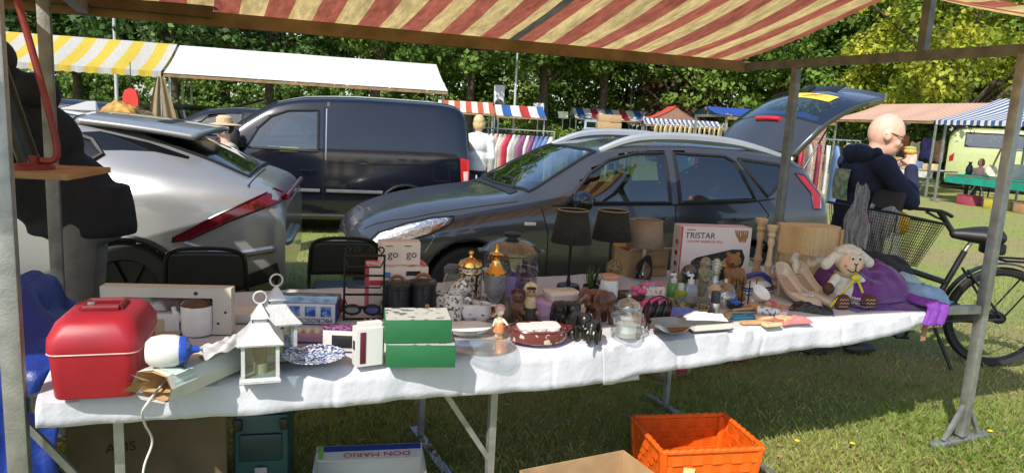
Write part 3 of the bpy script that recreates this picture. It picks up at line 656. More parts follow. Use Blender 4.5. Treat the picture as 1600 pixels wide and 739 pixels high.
for sg in (-1, 1): vc.patch('door_window', vw[0], car_glass, van, sg=sg, frame=trim, fr=.018); vc.patch('corner_window', vw[1], car_glass, van, sg=sg, frame=trim, fr=.014)
vc.patch('windscreen', vscreen, car_glass, van, top=True, frame=trim, fr=.014)
interior(van, 1.0, 2.5, .78, .5, [(1.85, -.36), (1.85, .36)])
B().box((1.35, 0, 1.0), (.4, 1.45, .14), bev=.05).build('dashboard', seat_m, van); B().box((2.52, 0, 1.15), (.03, 1.5, 1.2)).build('bulkhead', mat('grey_panel', (.12, .12, .12), .7), van)
for x in (.88, 3.56):
    for sg in (-1, 1): wheel(van, x, sg * .8, .32, .2)
    B().tube([vc.side(x + .38 * math.cos(a), max(.2, .33 + .38 * math.sin(a)), .006) for a in np.linspace(-.3, math.pi + .3, 26)], .018, 6).build('wheel_arch', paint_v, van); B().box((x, 0, .42), (.72, 1.15, .46)).build('wheel_housing', gap, van)
for pts in ([(2.47, 1.68), (2.47, .32)], [(1.45, 1.05), (1.42, .32)], [(3.9, .98), (4.12, .98), (4.14, .78), (3.92, .78), (3.9, .98)]): vc.line('door_gap', pts, .004, gap, van)
vc.line('door_gap', [(2.5, 1.66), (2.5, 1.0)], .012, steel, van)
for a, b in ((1.46, 2.43), (2.51, 3.24)): vc.line('side_moulding', [(a, .60), (b, .60)], .024, mat('grey_moulding', (.10, .10, .11), .45), van, off=.006)
vc.line('sill', [(1.3, .27), (3.15, .27)], .022, mat('sill_paint', (.05, .05, .06), .3, coat=.5), van); vc.line('body_crease', [(2.52, .98), (3.2, .97), (4.2, 1.0)], .006, paint_v, van, off=.002)
B().tube(smooth_path([vc.side(2.18, .86, 0), vc.side(2.2, .86, .035), vc.side(2.36, .86, .035), vc.side(2.38, .86, 0)], 4), .012, 6).build('door_handle', paint_v, van)
B().box((1.40, -1.01, 1.23), (.11, .19, .25), bev=.04).build('door_mirror', black_pl, van); B().box((1.45, -.92, 1.17), (.08, .12, .08)).build('mirror_arm', black_pl, van)
for sg in (-1, 1):
    o = vc.patch('tail_lamp', [(4.27, 1.10), (4.405, 1.08), (4.405, .72), (4.30, .70)], mat('tail_red', (.45, .015, .015), .15, 0, .1, coat=.5), van, off=.008, sg=sg, step=.03)
    vc.patch('reversing_lens', [(4.32, .92), (4.39, .92), (4.39, .80), (4.33, .79)], mat('pale_lens', (.6, .45, .42), .2), o, off=.012, sg=sg, n=3)
# things behind the driver's window: a yellow cloth along the sill
B().box((1.95, -.70, 1.11), (.42, .12, .07), bev=.03).build('sun_visor_cloth', mat('yellow_cloth', (.75, .55, .05), .8), van)
# ================================================================== things on the table (sizes in photo pixels, scaled by depth)
def it(name, label, cat, u, v, rz=TAD, z=CZ, group=None):
    p = at(u, v, z); return thing(name, label, cat, p, R_(rz), group), kk(p)
def one(o, label, cat, u, v, rz=TAD, z=CZ, group=None):
    o.location = at(u, v, z); o.rotation_euler = (0, 0, R_(rz)); return tag(o, label, cat, group)
def K(u, v, z=CZ): return kk(at(u, v, z))
def carton(name, label, u, v, w, d, h, m, rz=TAD, z=CZ, group=None, top=None, lid=None, tilt=None):
    """card box standing at pixel (u, v): faces with folded edges, flap line and tucked lid"""
    t, k = it(name, label, 'box', u, v, rz, z, group); B(k).box((0, d / 2, h / 2), (w, d, h), bev=.8).build('carton', m, t)
    B(k).box((0, d / 2, h + .15), (w - 1.5, d - 1.5, .5)).build('lid_flap', top or m, t)
    return t, k
red_v = mat('red_vinyl', (.30, .012, .024), .40, 0, .16, 8, bump=.10, bs=420)
# red vanity case
t, k = it('vanity_case', 'red hard vanity case with handle on its lid at the table corner', 'case', 152, 617, 17)
def rr(w, d, r, n=5):
    P = []
    for cx, cy, a0 in ((w / 2 - r, d / 2 - r, 0), (-w / 2 + r, d / 2 - r, 90), (-w / 2 + r, -d / 2 + r, 180), (w / 2 - r, -d / 2 + r, 270)):
        for i in range(n + 1): a = R_(a0 + 90 * i / n); P.append((cx + r * math.cos(a), cy + r * math.sin(a)))
    return P
def stack(b, rings):
    """loft through rings of (w, d, corner radius, z, cx, cy)"""
    vs = []; n = 0
    for w, d, r, z, cx, cy in rings:
        P = rr(w, d, r); n = len(P); vs += [(x + cx, y + cy, z) for x, y in P]
    fs = [(j * n + i, j * n + (i + 1) % n, (j + 1) * n + (i + 1) % n, (j + 1) * n + i) for j in range(len(rings) - 1) for i in range(n)]
    fs += [tuple(range(n - 1, -1, -1)), tuple((len(rings) - 1) * n + i for i in range(n))]; return b.add(vs, fs)
stack(B(k), [(112, 150, 14, 0, 0, 62), (116, 154, 16, 3, 0, 62), (124, 164, 18, 66, 0, 62), (126, 166, 18, 72, 0, 62)]).build('case_body', red_v, t)
lid = stack(B(k), [(128, 168, 18, 74, 0, 62), (130, 170, 19, 78, 0, 62), (128, 168, 20, 96, 0, 62), (112, 150, 26, 116, 0, 62), (92, 128, 26, 124, 0, 62), (60, 90, 20, 126, 0, 62)]).build('lid', red_v, t)
stack(B(k), [(127.5, 167.5, 18, 71.5, 0, 62), (130.5, 170.5, 19, 73, 0, 62), (127.5, 167.5, 18, 74.5, 0, 62)]).build('seam_piping', mat('pale_piping', (.6, .35, .35), .4, .3, .1), t)
hb = B(k)
for pts in ([(-26, 40, 128), (-26, 86, 128)], [(26, 40, 128), (26, 86, 128)], [(-26, 40, 129), (26, 40, 129)], [(-26, 86, 129), (26, 86, 129)]): hb.tube(pts, 5.5, 8)
hb.build('handle', mat('dark_red_vinyl', (.15, .008, .014), .45), lid); B(k).box((-14, 46, 134), (12, 9, 9), bev=3).build('handle_hinge', mat('grey_hinge', (.12, .12, .13), .4), lid)
# torn lamp carton
t, k = it('lamp_carton', 'long torn tube carton printed in teal, open end towards the front', 'carton', 243, 625, -20)
teal = stripes('teal_print', [(.62, .64, .58), (.30, .52, .47), (.62, .64, .58), (.45, .60, .54)], .012, 0, .7, 0, .25)
def tubebox(inner):
    prof = [(-33, 6), (-38, 24), (-28, 44), (0, 50), (28, 45), (37, 26), (33, 6), (20, 0), (-20, 0)]
    sc = .93 if inner else 1.; n = len(prof); vs = []; fs = []; Y = [-4, 8, 40, 120, 215]
    for j, y in enumerate(Y):
        for i, (x, z) in enumerate(prof):
            jag = (rng.random() * 11 - 2) if j == 0 else 0
            vs.append((x * sc, y - jag + (6 if inner and j == 0 else 0), (z - 24) * sc + 24 + (rng.random() - .5) * 2))
    for j in range(len(Y) - 1):
        for i in range(n): fs.append((j * n + i, j * n + (i + 1) % n, (j + 1) * n + (i + 1) % n, (j + 1) * n + i))
    fs.append(tuple((len(Y) - 1) * n + i for i in range(n))); return B(k).add(vs, fs)
tubebox(False).build('printed_sleeve', mat('sleeve_white', (.52, .52, .48), .7, 0, .12, 12), t); tubebox(True).build('torn_liner', mat('torn_card', (.50, .33, .16), .9, 0, .2, 20), t)
B(k).grid(lambda a, b: (-28 + a * 63, 6 + b * 42, [44.8, 50.6, 45.6][int(a * 2.001)] if a in (0, .5, 1) else 46), 2, 2).build('teal_band', teal, t)
b = B(k); b.grid(lambda a, b: (28.4 + a * 9.2, 6 + b * 42, 45.6 - a * 19), 2, 2); b.build('teal_band', teal, t)
text('LIFETEC', 13 * k, mat('navy_print', (.02, .05, .10), .6), t, TR(17 * k, 32 * k, 49.6 * k) @ RY(10) @ RZ(180), squash=.9)
for y in (74, 118, 160):
    b = B(k); b.add([(26, y, 46.5), (10, y + 4, 49.5), (14, y + 20, 49.0), (28, y + 14, 46.0)], [(0, 3, 2, 1)]); b.build('printed_mark', mat('grey_print', (.12, .13, .13), .6, 0, .5, 60), t)
for i in range(3):
    a = rng.random(); B(k).add([(-34 + i * 14, -2, 8 + i * 12), (-44 + i * 10, -24, 14 + i * 16), (-20 + i * 12, -26, 30 + i * 6), (-16 + i * 12, -1, 34)], [(0, 1, 2, 3)]).build('torn_flap', cardb, t)
# crumpled plastic sleeve on it
def rumple(a, b): return ((a - .5) * 34 * (1.1 - .4 * b) + 5 * math.sin(b * 9), 30 + b * 190, 53 + 11 * math.sin(math.pi * a) * (1.2 - .6 * b) + 2.5 * math.sin(a * 17 + b * 23) + 2 * math.sin(b * 31 - a * 8))
o = B(k).grid(rumple, 16, 40).build('plastic_sleeve', mat('milky_plastic', (.55, .55, .56), .3, 0, .1, 30, alpha=1), None); o.location = t.location + Vector((.06, .03, .012)); o.rotation_euler = (0, 0, R_(-24)); tag(o, 'crumpled milky plastic sleeve lying along the torn carton', 'plastic sleeve')
# small blue and white gadget
t, k = it('bottle_warmer', 'white and blue barrel-shaped gadget lying on the torn carton', 'gadget', 262, 574, 20, CZ + .09)
M = TR(0, 10, 24) @ RY(90) @ RZ(0)
B(k).lathe([(0, -32), (16, -31), (23, -24), (26, -8), (25, 10), (22, 17)], M, 28).build('barrel', white_pl, t)
B(k).lathe([(22, 17), (22.5, 20), (20, 27), (13, 31), (9, 32), (6, 38), (5, 45), (3, 46), (0, 46)], M, 28).build('nozzle', mat('cobalt_plastic', (.012, .06, .38), .3, 0, .05, coat=.3), t)
# white mains lead hanging over the edge
p0 = at(228, 634, TZ - .01); P = [at(262, 590, CZ + .02), at(236, 622, CZ + .006), p0 + Vector((.0, -.02, -.01)), at(231, 660, TZ - .10) + Vector((0, -.015, 0)), at(238, 690, TZ - .19), at(224, 735, TZ - .28), at(226, 800, TZ - .42)]
tag(B().tube(smooth_path(P, 6), .0035, 7).build('mains_lead', white_pl), 'white mains lead hanging down over the front of the cloth', 'cable')
# hob carton with a window, standing at the back
t, k = it('window_carton', 'flat beige carton with a clear window standing behind the red case', 'box', 262, 521, 8)
w, h, d = 192, 74, 20
b = B(k)
for c, dd in (((0, 0, 4), (w, 3, 8)), ((0, 0, h - 8), (w, 3, 16)), ((-w / 2 + 16, 0, h / 2 - 4), (32, 3, h - 24)), ((w / 2 - 14, 0, h / 2 - 4), (28, 3, h - 24)), ((0, d, h / 2), (w, 2, h)), ((0, d / 2, h - 1), (w, d - 3.5, 2)), ((-w / 2 + 1, d / 2, h / 2), (2, d - 3.5, h - 4.5)), ((w / 2 - 1, d / 2, h / 2), (2, d - 3.5, h - 4.5))): b.box(c, dd)
b.build('carton', mat('beige_card', (.50, .47, .40), .7, 0, .06), t)
B(k).box((1, 1, h / 2 - 4), (w - 61, .4, h - 24)).build('window_film', glass('film', (.8, .8, .8), .08, .6, .08), t); B(k).box((0, 12, h / 2 - 5), (w - 70, 6, h - 30), bev=2).build('packed_tray', mat('grey_tray', (.30, .29, .26), .6, 0, .2, 30), t)
for x, z in ((w / 2 - 9, 36), (w / 2 - 20, 18)): B(k).lathe([(0, 0), (2, 0), (2, .6), (0, .6)], TR(x, -1.6, z) @ RX(90), 10).build('dot', ink, t)
# pot, small carton, tin
t, k = it('enamel_pot', 'white enamel coffee pot with brown lid and knob', 'coffee pot', 309, 520, 10)
B(k).lathe([(22, 0), (23, 2), (24, 10), (24, 44), (23.5, 46), (22, 46)], n=28).build('pot', white_gl, t); B(k).tube(smooth_path([(-22, -4, 22), (-30, -8, 34), (-32, -9, 44)], 5), [5] * 6 + [3.5] * 5, 8).build('spout', white_gl, t)
l = B(k).lathe([(24, 46), (24, 48), (18, 54), (8, 57), (4, 58), (4, 60)], n=28).build('lid', mat('brown_enamel', (.07, .028, .016), .25, coat=.5), t); B(k).ell((0, 0, 65), (7.5, 7.5, 7)).build('knob', mat('dark_wood_knob', (.02, .01, .007), .3, coat=.5), l)
t, k = carton('small_carton', 'small white and tan carton left of the coffee pot', 255, 524, 46, 40, 34, white_cd, 12); text('to', 11 * k, ink, t, TR(0, 20 * k, 34.6 * k), squash=1.6); B(k).box((-9, -.4, 17), (22, .4, 20)).build('print_panel', mat('tan_print', (.42, .33, .2), .6), t)
t, k = it('biscuit_tin', 'yellowish tin edge between red case and gadget', 'tin', 252, 547, 15); B(k).box((0, 14, 9), (44, 26, 18), bev=3).build('tin_body', mat('green_gold', (.22, .20, .10), .4, .5, .3, 20), t); B(k).box((0, 14, 20), (46, 28, 5), bev=2).build('lid', mat('brass_lid', (.45, .36, .16), .35, .7, .2), t)
t, k = carton('flat_carton', 'flat white carton lying behind the front lantern', 375, 505, 62, 50, 13, white_cd, 14)
# lanterns
zinc = mat('white_zinc', (.48, .50, .52), .5, .2, .15, 25, bump=.2, bs=120); pane = glass('lantern_pane', (.80, .86, .84), .03, .7, .08)
def lantern(label, u, v, s, rz):
    t, k = it('lantern', label, 'lantern', u, v, rz, group='white metal lanterns'); k *= s; w = 31
    stack(B(k), [(66, 66, 2, 0, 0, 0), (66, 66, 2, 4, 0, 0), (60, 60, 2, 8, 0, 0)]).build('base', zinc, t)
    for x in (-1, 1):
        for y in (-1, 1): B(k).box((x * 27, y * 27, 36), (6, 6, 58)).build('corner_post', zinc, t)
    for i in range(4): B(k).box((0, -27, 36), (48, .8, 56), RZ(i * 90)).build('pane', pane, t)
    def roof(r): 
        vs = []; 
        for q, z in r: vs += [(-q, -q, z), (q, -q, z), (q, q, z), (-q, q, z)]
        return vs, [(j * 4 + i, j * 4 + (i + 1) % 4, j * 4 + 4 + (i + 1) % 4, j * 4 + 4 + i) for j in range(len(r) - 1) for i in range(4)] + [(3, 2, 1, 0)]
    vs, fs = roof([(36, 64), (37, 67), (22, 84), (13, 98)]); B(k).add(vs, fs).build('roof', zinc, t, 20)
    vs, fs = roof([(11, 98), (11, 105)]); c = B(k).add(vs, fs).build('chimney', zinc, t, 20); vs, fs = roof([(15, 105), (13, 108), (4, 124), (1.5, 128)]); B(k).add(vs, fs).build('chimney_cap', zinc, c, 20)
    B(k).tube([(10.5 * math.cos(a), 0, 138 + 10.5 * math.sin(a)) for a in np.linspace(0, 6.283, 22)], 1.6, 6).build('ring', zinc, t)
    cd = B(k).lathe([(11, 8), (11, 24), (9, 25), (0, 24)], n=18).build('candle', mat('wax', (.65, .58, .42), .5), t); B(k).lathe([(9, 25), (14, 42), (15, 60), (14.4, 60), (8.6, 27)], n=18).build('candle_glass', glass('amber_glass', (.80, .70, .45), .05, .7, .06), cd)
    return t
lantern('white metal lantern with ring handle standing at the front edge', 407, 588, .92, 20)
lantern('white metal lantern half hidden behind the front lantern', 432, 556, .88, 28)
# plates
blue_gl = two_tone('blue_transfer', (.58, .62, .68), (.02, .05, .17), 110, .44, .52, .12, coat=.5)
for i, (dz, r, m, lab) in enumerate(((0, 44, white_gl, 'cream saucer-like plate, lowest of the blue plate stack'), (5.5, 42, mat('plum_glaze', (.10, .04, .06), .15, coat=.5), 'dark rimmed plate in the middle of the blue plate stack'), (10, 47, blue_gl, 'blue and white transfer printed plate on top of its stack'))):
    k = K(490, 561); o = B(k).lathe([(0, 2.2), (r * .5, 2), (r * .62, 3.2), (r * .97, 7.6), (r, 8.4), (r * .985, 9.2), (r * .62, 5), (r * .5, 3.6), (0, 3.5)][::-1], n=40).build('plate', m); one(o, lab, 'plate', 490 + (3 if i == 1 else 0), 561, 0, CZ + dz * k, 'plates stacked beside the lanterns')
# microscope carton
t, k = it('microscope_carton', 'microscope carton with silver blue top and its lettering upside down', 'box', 474, 506, 6)
B(k).box((0, 35, 16), (96, 66, 32), bev=.8).build('carton', mat('pale_blue_card', (.55, .57, .58), .5, 0, .05), t)
B(k).grid(lambda a, b: (-48 + a * 96, 3 + b * 64, 33 + 4 * math.sin(b * 3.14)), 8, 8).build('printed_top', two_tone('silver_blue', (.42, .52, .55), (.10, .20, .26), 22, .40, .62, .12, coat=.6, metal=.4), t)
for x in (-38, -14, 10, 34): B(k).box((x, 1.6, 20), (16, 1, 16)).build('picture_panel', two_tone('blue_print', (.02, .07, .28), (.18, .30, .55), 40, .45, .6, .4), t)
text('MICROSCOPE', 10 * k, mat('dark_blue_print', (.01, .02, .07), .5), t, TR(12 * k, .9 * k, 6 * k) @ RX(90) @ RZ(180), squash=1.05)
B(k).box((48.2, 35, 16), (.8, 62, 30)).build('blue_side', mat('blue_card', (.02, .06, .25), .5), t)
o = B(K(527, 488)).ell((0, 0, 13), (12.5, 12.5, 13)).build('wooden_apple', mat('red_wood', (.20, .05, .03), .35, 0, .3, 40)); one(o, 'brown red wooden ball behind the microscope carton', 'ornament', 527, 490)
# packets in front of it
t, k = it('soap_packet', 'pink packet of pale shells in front of the microscope carton', 'packet', 474, 534, 8); B(k).box((0, 12, 6), (58, 26, 12), bev=2).build('tray', mat('pink_card', (.50, .28, .42), .6), t)
for i in range(4): B(k).ell((-22 + i * 14, 10, 14), (5.5, 10, 6)).build('soap', mat('pale_soap', (.62, .58, .40), .5), t)
t, k = it('photo_frame_carton', 'white carton with dark screen picture and purple rim', 'box', 530, 549, 2)
B(k).box((0, 14, 17), (52, 26, 34), bev=1).build('carton', white_cd, t); B(k).box((4, .6, 16), (32, 1, 20), bev=.3).build('screen_picture', mat('dark_screen', (.02, .02, .025), .3), t); B(k).box((0, 14, 35), (54, 27, 2.5)).build('purple_lid', two_tone('purple_print', (.30, .10, .28), (.03, .01, .03), 90, .45, .55), t)
t, k = it('speaker_box', 'upright white box with maroon side panel near the plates', 'box', 578, 571, 30)
pts = [(-22, 0), (20, 0), (24, 4), (24, 26), (-18, 26), (-22, 22)]
B(k).prism(pts, 60).build('box_body', white_pl, t); B(k).prism([(-18, 4), (20, 4), (22, 7), (22, 23), (-15, 23)], 6, z0=60).build('box_cap', white_pl, t)
B(k).box((-12, -.6, 30), (9, 1.2, 50), bev=.4).build('maroon_panel', mat('maroon', (.10, .012, .03), .35), t); B(k).box((-22.4, 12, 32), (1, 9, 14), bev=.4).build('speaker_hole', black_pl, t)
# grey crumpled paper
def crump(a, b): return ((a - .5) * 64, (b - .5) * 34, 5 + 4 * math.sin(a * 13 + b * 9) + 3 * math.sin(a * 29 - b * 17) - 8 * (abs(a - .5) ** 2 + abs(b - .5) ** 2) * 2)
o = B(K(572, 512)).grid(crump, 22, 14).build('crumpled_bag', mat('grey_film', (.34, .33, .33), .35, 0, .25, 30)); one(o, 'grey crumpled plastic bag left of the green boxes', 'plastic bag', 580, 509)
# wire rack with hooks
t, k = it('wire_rack', 'black wire letter rack with curled finials standing before the folding chair', 'rack', 568, 499, 12)
b = B(k)
for x in (-30, 30): b.tube([(x, 0, 0), (x, 0, 104)], 1.7, 6); b.tube([(x, 0, 0), (x, 26, 0)], 1.7, 6)
b.tube([(-30, 0, 1), (30, 0, 1)], 1.7, 6); b.build('frame', black_mt, t)
for z in (40, 70, 102): c = B(k); c.tube([(-30, 0, z), (30, 0, z)], 1.9, 6); c.tube([(-30, 0, z - 6), (-24, -12, z - 16), (24, -12, z - 16), (30, 0, z - 6)], 1.3, 6); c.build('hook_rail', black_mt, t)
for s in (-1, 1):
    for q in (10, 24): B(k).tube([(s * (q + 6 * math.sin(a) * (1 - a / 9)), 0, 104 + 7 + 6 * -math.cos(a) * (1 - a / 9)) for a in np.linspace(0, 6.5, 18)], 1.3, 6).build('scroll', black_mt, t)
t, k = it('video_glasses', 'black shutter glasses hanging on the wire rack, grey and violet lenses', 'glasses', 566, 497, 10); b = B(k)
for x in (-15, 15): b.tube([(x + 12 * math.cos(a), -8, 16 + 7 * math.sin(a)) for a in np.linspace(0, 6.283, 18)], 2.2, 6)
b.tube([(-6, -8, 19), (6, -8, 19)], 2.5, 6); b.build('frame', black_pl, t)
for x, m in ((-15, mat('grey_lens', (.25, .26, .22), .1)), (15, mat('violet_lens', (.10, .10, .28), .1))): B(k).lathe([(0, 0), (11, 0), (11, .8), (0, .8)], TR(x, -8, 16) @ RX(90) @ Matrix.Diagonal((1, .6, 1, 1)), 18).build('lens', m, t)
for x in (-27, 27): B(k).tube([(x, -8, 18), (x, 4, 14), (x * .6, 10, 2)], 1.8, 6).build('temple_arm', black_pl, t)
# red and white carton with two small cartons on it
t, k = it('toaster_carton', 'red and white appliance carton carrying two small pale boxes', 'box', 622, 490, 18)
B(k).box((0, 26, 38), (92, 50, 72), bev=1).build('carton', mat('pale_card', (.60, .50, .42), .6, 0, .06), t); B(k).box((-46.4, 26, 38), (1, 49, 70)).build('red_side', mat('red_print', (.42, .035, .05), .5), t); B(k).box((0, .5, 50), (91, 1, 8)).build('red_band', mat('red_print', (.4, .03, .05)), t); B(k).box((0, 26, 74.6), (90, 48, .8)).build('top_print', two_tone('red_white', (.55, .08, .09), (.62, .52, .45), 16, .45, .52), t)
B(k).box((22, .2, 64), (22, .8, 7)).build('black_label', ink, t); B(k).box((-18, .2, 62), (9, .8, 9)).build('blue_label', mat('blue_lab', (.05, .18, .4)), t)
zt = CZ + 75.5 * k
pk = mat('pink_white_card', (.62, .52, .45), .6, 0, .05)
for i, (x, r, lab) in enumerate(((-12, 22, 'left of the two small pale go boxes on the red carton'), (19, 14, 'right of the two small pale go boxes on the red carton'))):
    q = thing('cup_carton', lab, 'box', t.matrix_basis @ Vector((x * k, 24 * k, 75.5 * k)), R_(r), 'small go boxes'); B(k).box((0, 0, 18), (31, 30, 36), bev=.6).build('carton', pk, q)
    text('go', 17 * k, ink, q, TR(2 * k, -15.4 * k, 17 * k) @ RX(90)); B(k).box((-4, -15.3, 30), (11, .4, 1.2)).build('small_print', ink, q)
# canisters
blk_en = mat('black_enamel', (.012, .014, .018), .35, 0, .15, 20, coat=.2)
for u, v, lab in ((619, 494, 'black lidded metal canister nearer to the wire rack'), (659, 491, 'black lidded metal canister beside the mugs')):
    t, k = it('canister', lab, 'canister', u, v, 15, group='black storage canisters'); B(k).lathe([(20, 0), (21, 1), (21, 46), (22, 47), (22, 50), (20, 50)], n=32).build('canister_body', blk_en, t)
    l = B(k).lathe([(22.3, 47.5), (22.3, 52), (20, 55), (0, 57)], n=32).build('lid', blk_en, t); B(k).tube([(11 * math.cos(a), 0, 55 + 9 * math.sin(a)) for a in np.linspace(0, math.pi, 12)], 1.3, 6, flat=2).build('handle', mat('copper_wire', (.30, .15, .08), .35, .8), l)
for u, v, s, lab in ((666, 492, 1., 'yellow chick figure sitting lower, before the black canister'), (680, 486, 1.15, 'yellow chick figure standing higher, next to the mug')):
    t, k = it('chick_figure', lab, 'figurine', u, v, 0, CZ + .01, 'small yellow chicks'); k *= s; B(k).ell((0, 0, 7), (7, 6.5, 7)).ell((0, -1, 15), (4.8, 4.6, 4.6)).build('body', mat('chick_yellow', (.55, .36, .03), .6, 0, .3, 80), t); B(k).lathe([(1.8, 0), (0, 4)], TR(0, -5, 14.5) @ RX(90), 8).build('beak', mat('chick_beak', (.4, .12, .02), .5), t)
    for x in (-2, 2): B(k).ell((x, -5, 16.5), .8, n=8, m=6).build('eye', ink, t)
# green boxes
grn = mat('green_card', (.014, .115, .042), .5, 0, .1, 10); grt = two_tone('grey_print_card', (.42, .43, .41), (.10, .12, .11), 28, .55, .6)
for u, v, z, w, d, h, r, lab in ((657, 574, CZ, 108, 74, 36, 9, 'flat green carton at the bottom of the pair at the front edge'), (652, 560, None, 104, 72, 37, 12, 'flat green carton lying on top of the other green one')):
    if z is None: z = CZ + 37.5 * k0; 
    t = thing('green_carton', lab, 'box', at(657, 574, CZ) if z == CZ else at(657, 574, CZ) + Vector((-.012, .012, 37.6 * k0)), R_(r), 'flat green cartons'); k0 = K(657, 574); k = k0
    B(k).box((0, d / 2, h / 2), (w, d, h), bev=.8).build('carton', grn, t); B(k).box((0, d / 2, h + .1), (w - 3, d - 3, .6)).build('printed_lid', grt, t)
    for i in range(4): B(k).box((-w / 2 - .1, d / 2 - 18 + i * 12, h / 2), (.5, 7, 5)).build('side_mark', mat('pale_green_print', (.3, .4, .33), .6), t)
# ivy crockery
ivy = two_tone('ivy_glaze', (.70, .67, .60), (.10, .08, .055), 70, .53, .57, .16, coat=.5); floral = two_tone('floral_glaze', (.70, .68, .65), (.25, .06, .09), 45, .60, .64, .16, coat=.5)
def mug(t, k, r, h, m, M=I4):
    B(k).lathe([(r * .9, 0), (r, 2), (r, h), (r * .93, h), (r * .9, 3), (0, 2.5)], M, 28).build('cup', m, t)
    pts = [M @ Vector((r + x, 0, z)) for x, z in ((-1, h * .82), (9, h * .8), (12, h * .55), (8, h * .3), (-1, h * .25))]; B(k).tube(smooth_path(pts, 5), 2, 8, flat=1.4).build('handle', m, t)
t, k = it('mug', 'ivy patterned mug standing upright in front of the coffee press', 'mug', 707, 500, 10, group='ivy patterned mugs'); mug(t, k, 15, 43, ivy)
t, k = it('mug', 'ivy patterned mug lying tilted on the one behind it', 'mug', 702, 478, 20, CZ + .02, 'ivy patterned mugs'); mug(t, k, 14, 36, ivy, TR(0, 0, 12) @ RX(12) @ RY(48))
t, k = it('mug', 'ivy patterned mug mostly hidden, carrying the tilted mug', 'mug', 692, 490, 200, CZ, 'ivy patterned mugs'); mug(t, k, 14, 34, ivy)
t, k = it('coffee_press', 'ivy patterned coffee press with gold lid and knob', 'coffee press', 733, 474, 15)
B(k).lathe([(17.5, 0), (18, 2), (18, 50), (18.6, 51), (18.6, 60), (17, 60)], n=32).build('pot', ivy, t)
for a in (20, 110, 200, 290): B(k).box((18.4, 0, 25), (.8, 4, 48), RZ(a)).build('gold_strip', gold, t)
B(k).lathe([(18.3, 48), (18.8, 49), (18.8, 51), (18.3, 52)], n=32).build('gold_ring', gold, t)
l = B(k).lathe([(19.4, 58), (19.8, 62), (17, 68), (8, 72), (3, 73.5), (2.4, 77)], n=32).build('lid', gold, t); B(k).ell((0, 0, 80), (4.6, 4.6, 4.2)).build('knob', gold, l); B(k).tube(smooth_path([(18, 0, 54), (29, 0, 52), (31, 0, 32), (26, 0, 14), (18, 0, 10)], 5), 2.4, 8, flat=1.6).build('handle', ivy, t)
t, k = it('glass_jug', 'clear glass beaker with grey lid behind the mugs', 'jug', 705, 468, 10); B(k).open_lathe([(12, 0), (13, 3), (13, 48)], n=24).build('glass', clear, t); B(k).lathe([(13.4, 44), (13.4, 52), (8, 56), (0, 56)], n=24).build('lid', mat('grey_lid', (.12, .13, .14), .4), t)
t, k = it('sugar_bowl', 'rounded floral sugar bowl beside the cream jug', 'bowl', 733, 499, 0); B(k).lathe([(9, 0), (17, 7), (19, 16), (17, 26), (18, 28), (15.5, 28), (16.5, 16), (0, 5)], n=28).build('bowl', floral, t)
t, k = it('cream_jug', 'small white floral cream jug with handle', 'jug', 752, 501, 5); B(k).lathe([(8, 0), (14, 6), (16, 14), (14, 24), (15, 28), (13.5, 28), (13, 24), (14.5, 14), (0, 4)], n=28).build('jug', floral, t); B(k).tube(smooth_path([(13, 0, 24), (22, 0, 25), (22, 0, 12), (14, 0, 7)], 5), 1.8, 8).build('handle', floral, t)
t, k = it('oval_dish', 'oval white porcelain dish with rose edge, behind the glass platter', 'dish', 730, 521, 20); B(k).lathe([(20, 0), (34, 6), (40, 12), (38.5, 12.5), (32, 7), (0, 3)], n=36, sx=1, sy=.7).build('dish', two_tone('rose_glaze', (.70, .66, .60), (.42, .20, .18), 40, .62, .68, .2, coat=.4), t); B(k).lathe([(39, 11.5), (41, 12.6), (38.6, 13.2)], n=36, sx=1, sy=.7).build('rim', white_gl, t)
for i in range(1):
    t, k = it('glass_platter', 'round pressed glass platter lying flat at the front edge', 'platter', 752, 545, 0); b = B(k); b.lathe([(0, 1), (34, 1), (48, 4), (55, 6), (54.5, 7.4), (47, 5.6), (34, 2.6), (0, 2.6)][::-1], n=48)
    b.build('plate', glass('pressed_glass', (.88, .90, .90), .10, .8, .10), t)
    for r in (22, 36, 50): B(k).tube([(r * math.cos(a), r * math.sin(a), 3 if r < 40 else 6) for a in np.linspace(0, 6.2832, 40)], .8, 5).build('pressed_ring', clear, t)
# crystal decanter
crystal = mat('cut_crystal', (.85, .87, .86), .06, 0, 0, trans=.92, ior=1.5, bump=.9, bs=70)
t, k = it('decanter', 'cut crystal goblet vase with amber gold neck and stopper', 'decanter', 771, 493, 0)
B(k).lathe([(15, 0), (15, 2), (5, 6), (4, 14), (6, 20)], n=24).build('foot', gold, t); B(k).lathe([(6, 20), (12, 30), (17, 48), (17.5, 66), (16.5, 68), (14, 66), (13, 48), (8, 32), (0, 24)], n=24).build('bowl', crystal, t)
B(k).lathe([(17, 67), (17, 70), (12, 76), (7, 84), (6, 92), (8, 96), (11, 98), (10, 100), (5, 101)], n=28).build('neck', gold, t); B(k).lathe([(4, 100), (3, 104), (3.2, 112), (0, 115)], n=16).build('stopper', gold, t)
t, k = it('purple_tumbler', 'lilac drinking vessel behind the crystal decanter', 'tumbler', 796, 478, 0); B(k).lathe([(10, 0), (12, 2), (13.5, 50), (12.8, 50), (11, 3), (0, 3)], n=28).build('tumbler', mat('lilac_plastic', (.36, .27, .55), .35), t); B(k).open_lathe([(14.2, 0), (15, 62)], n=28).build('glass_sleeve', clear, t)
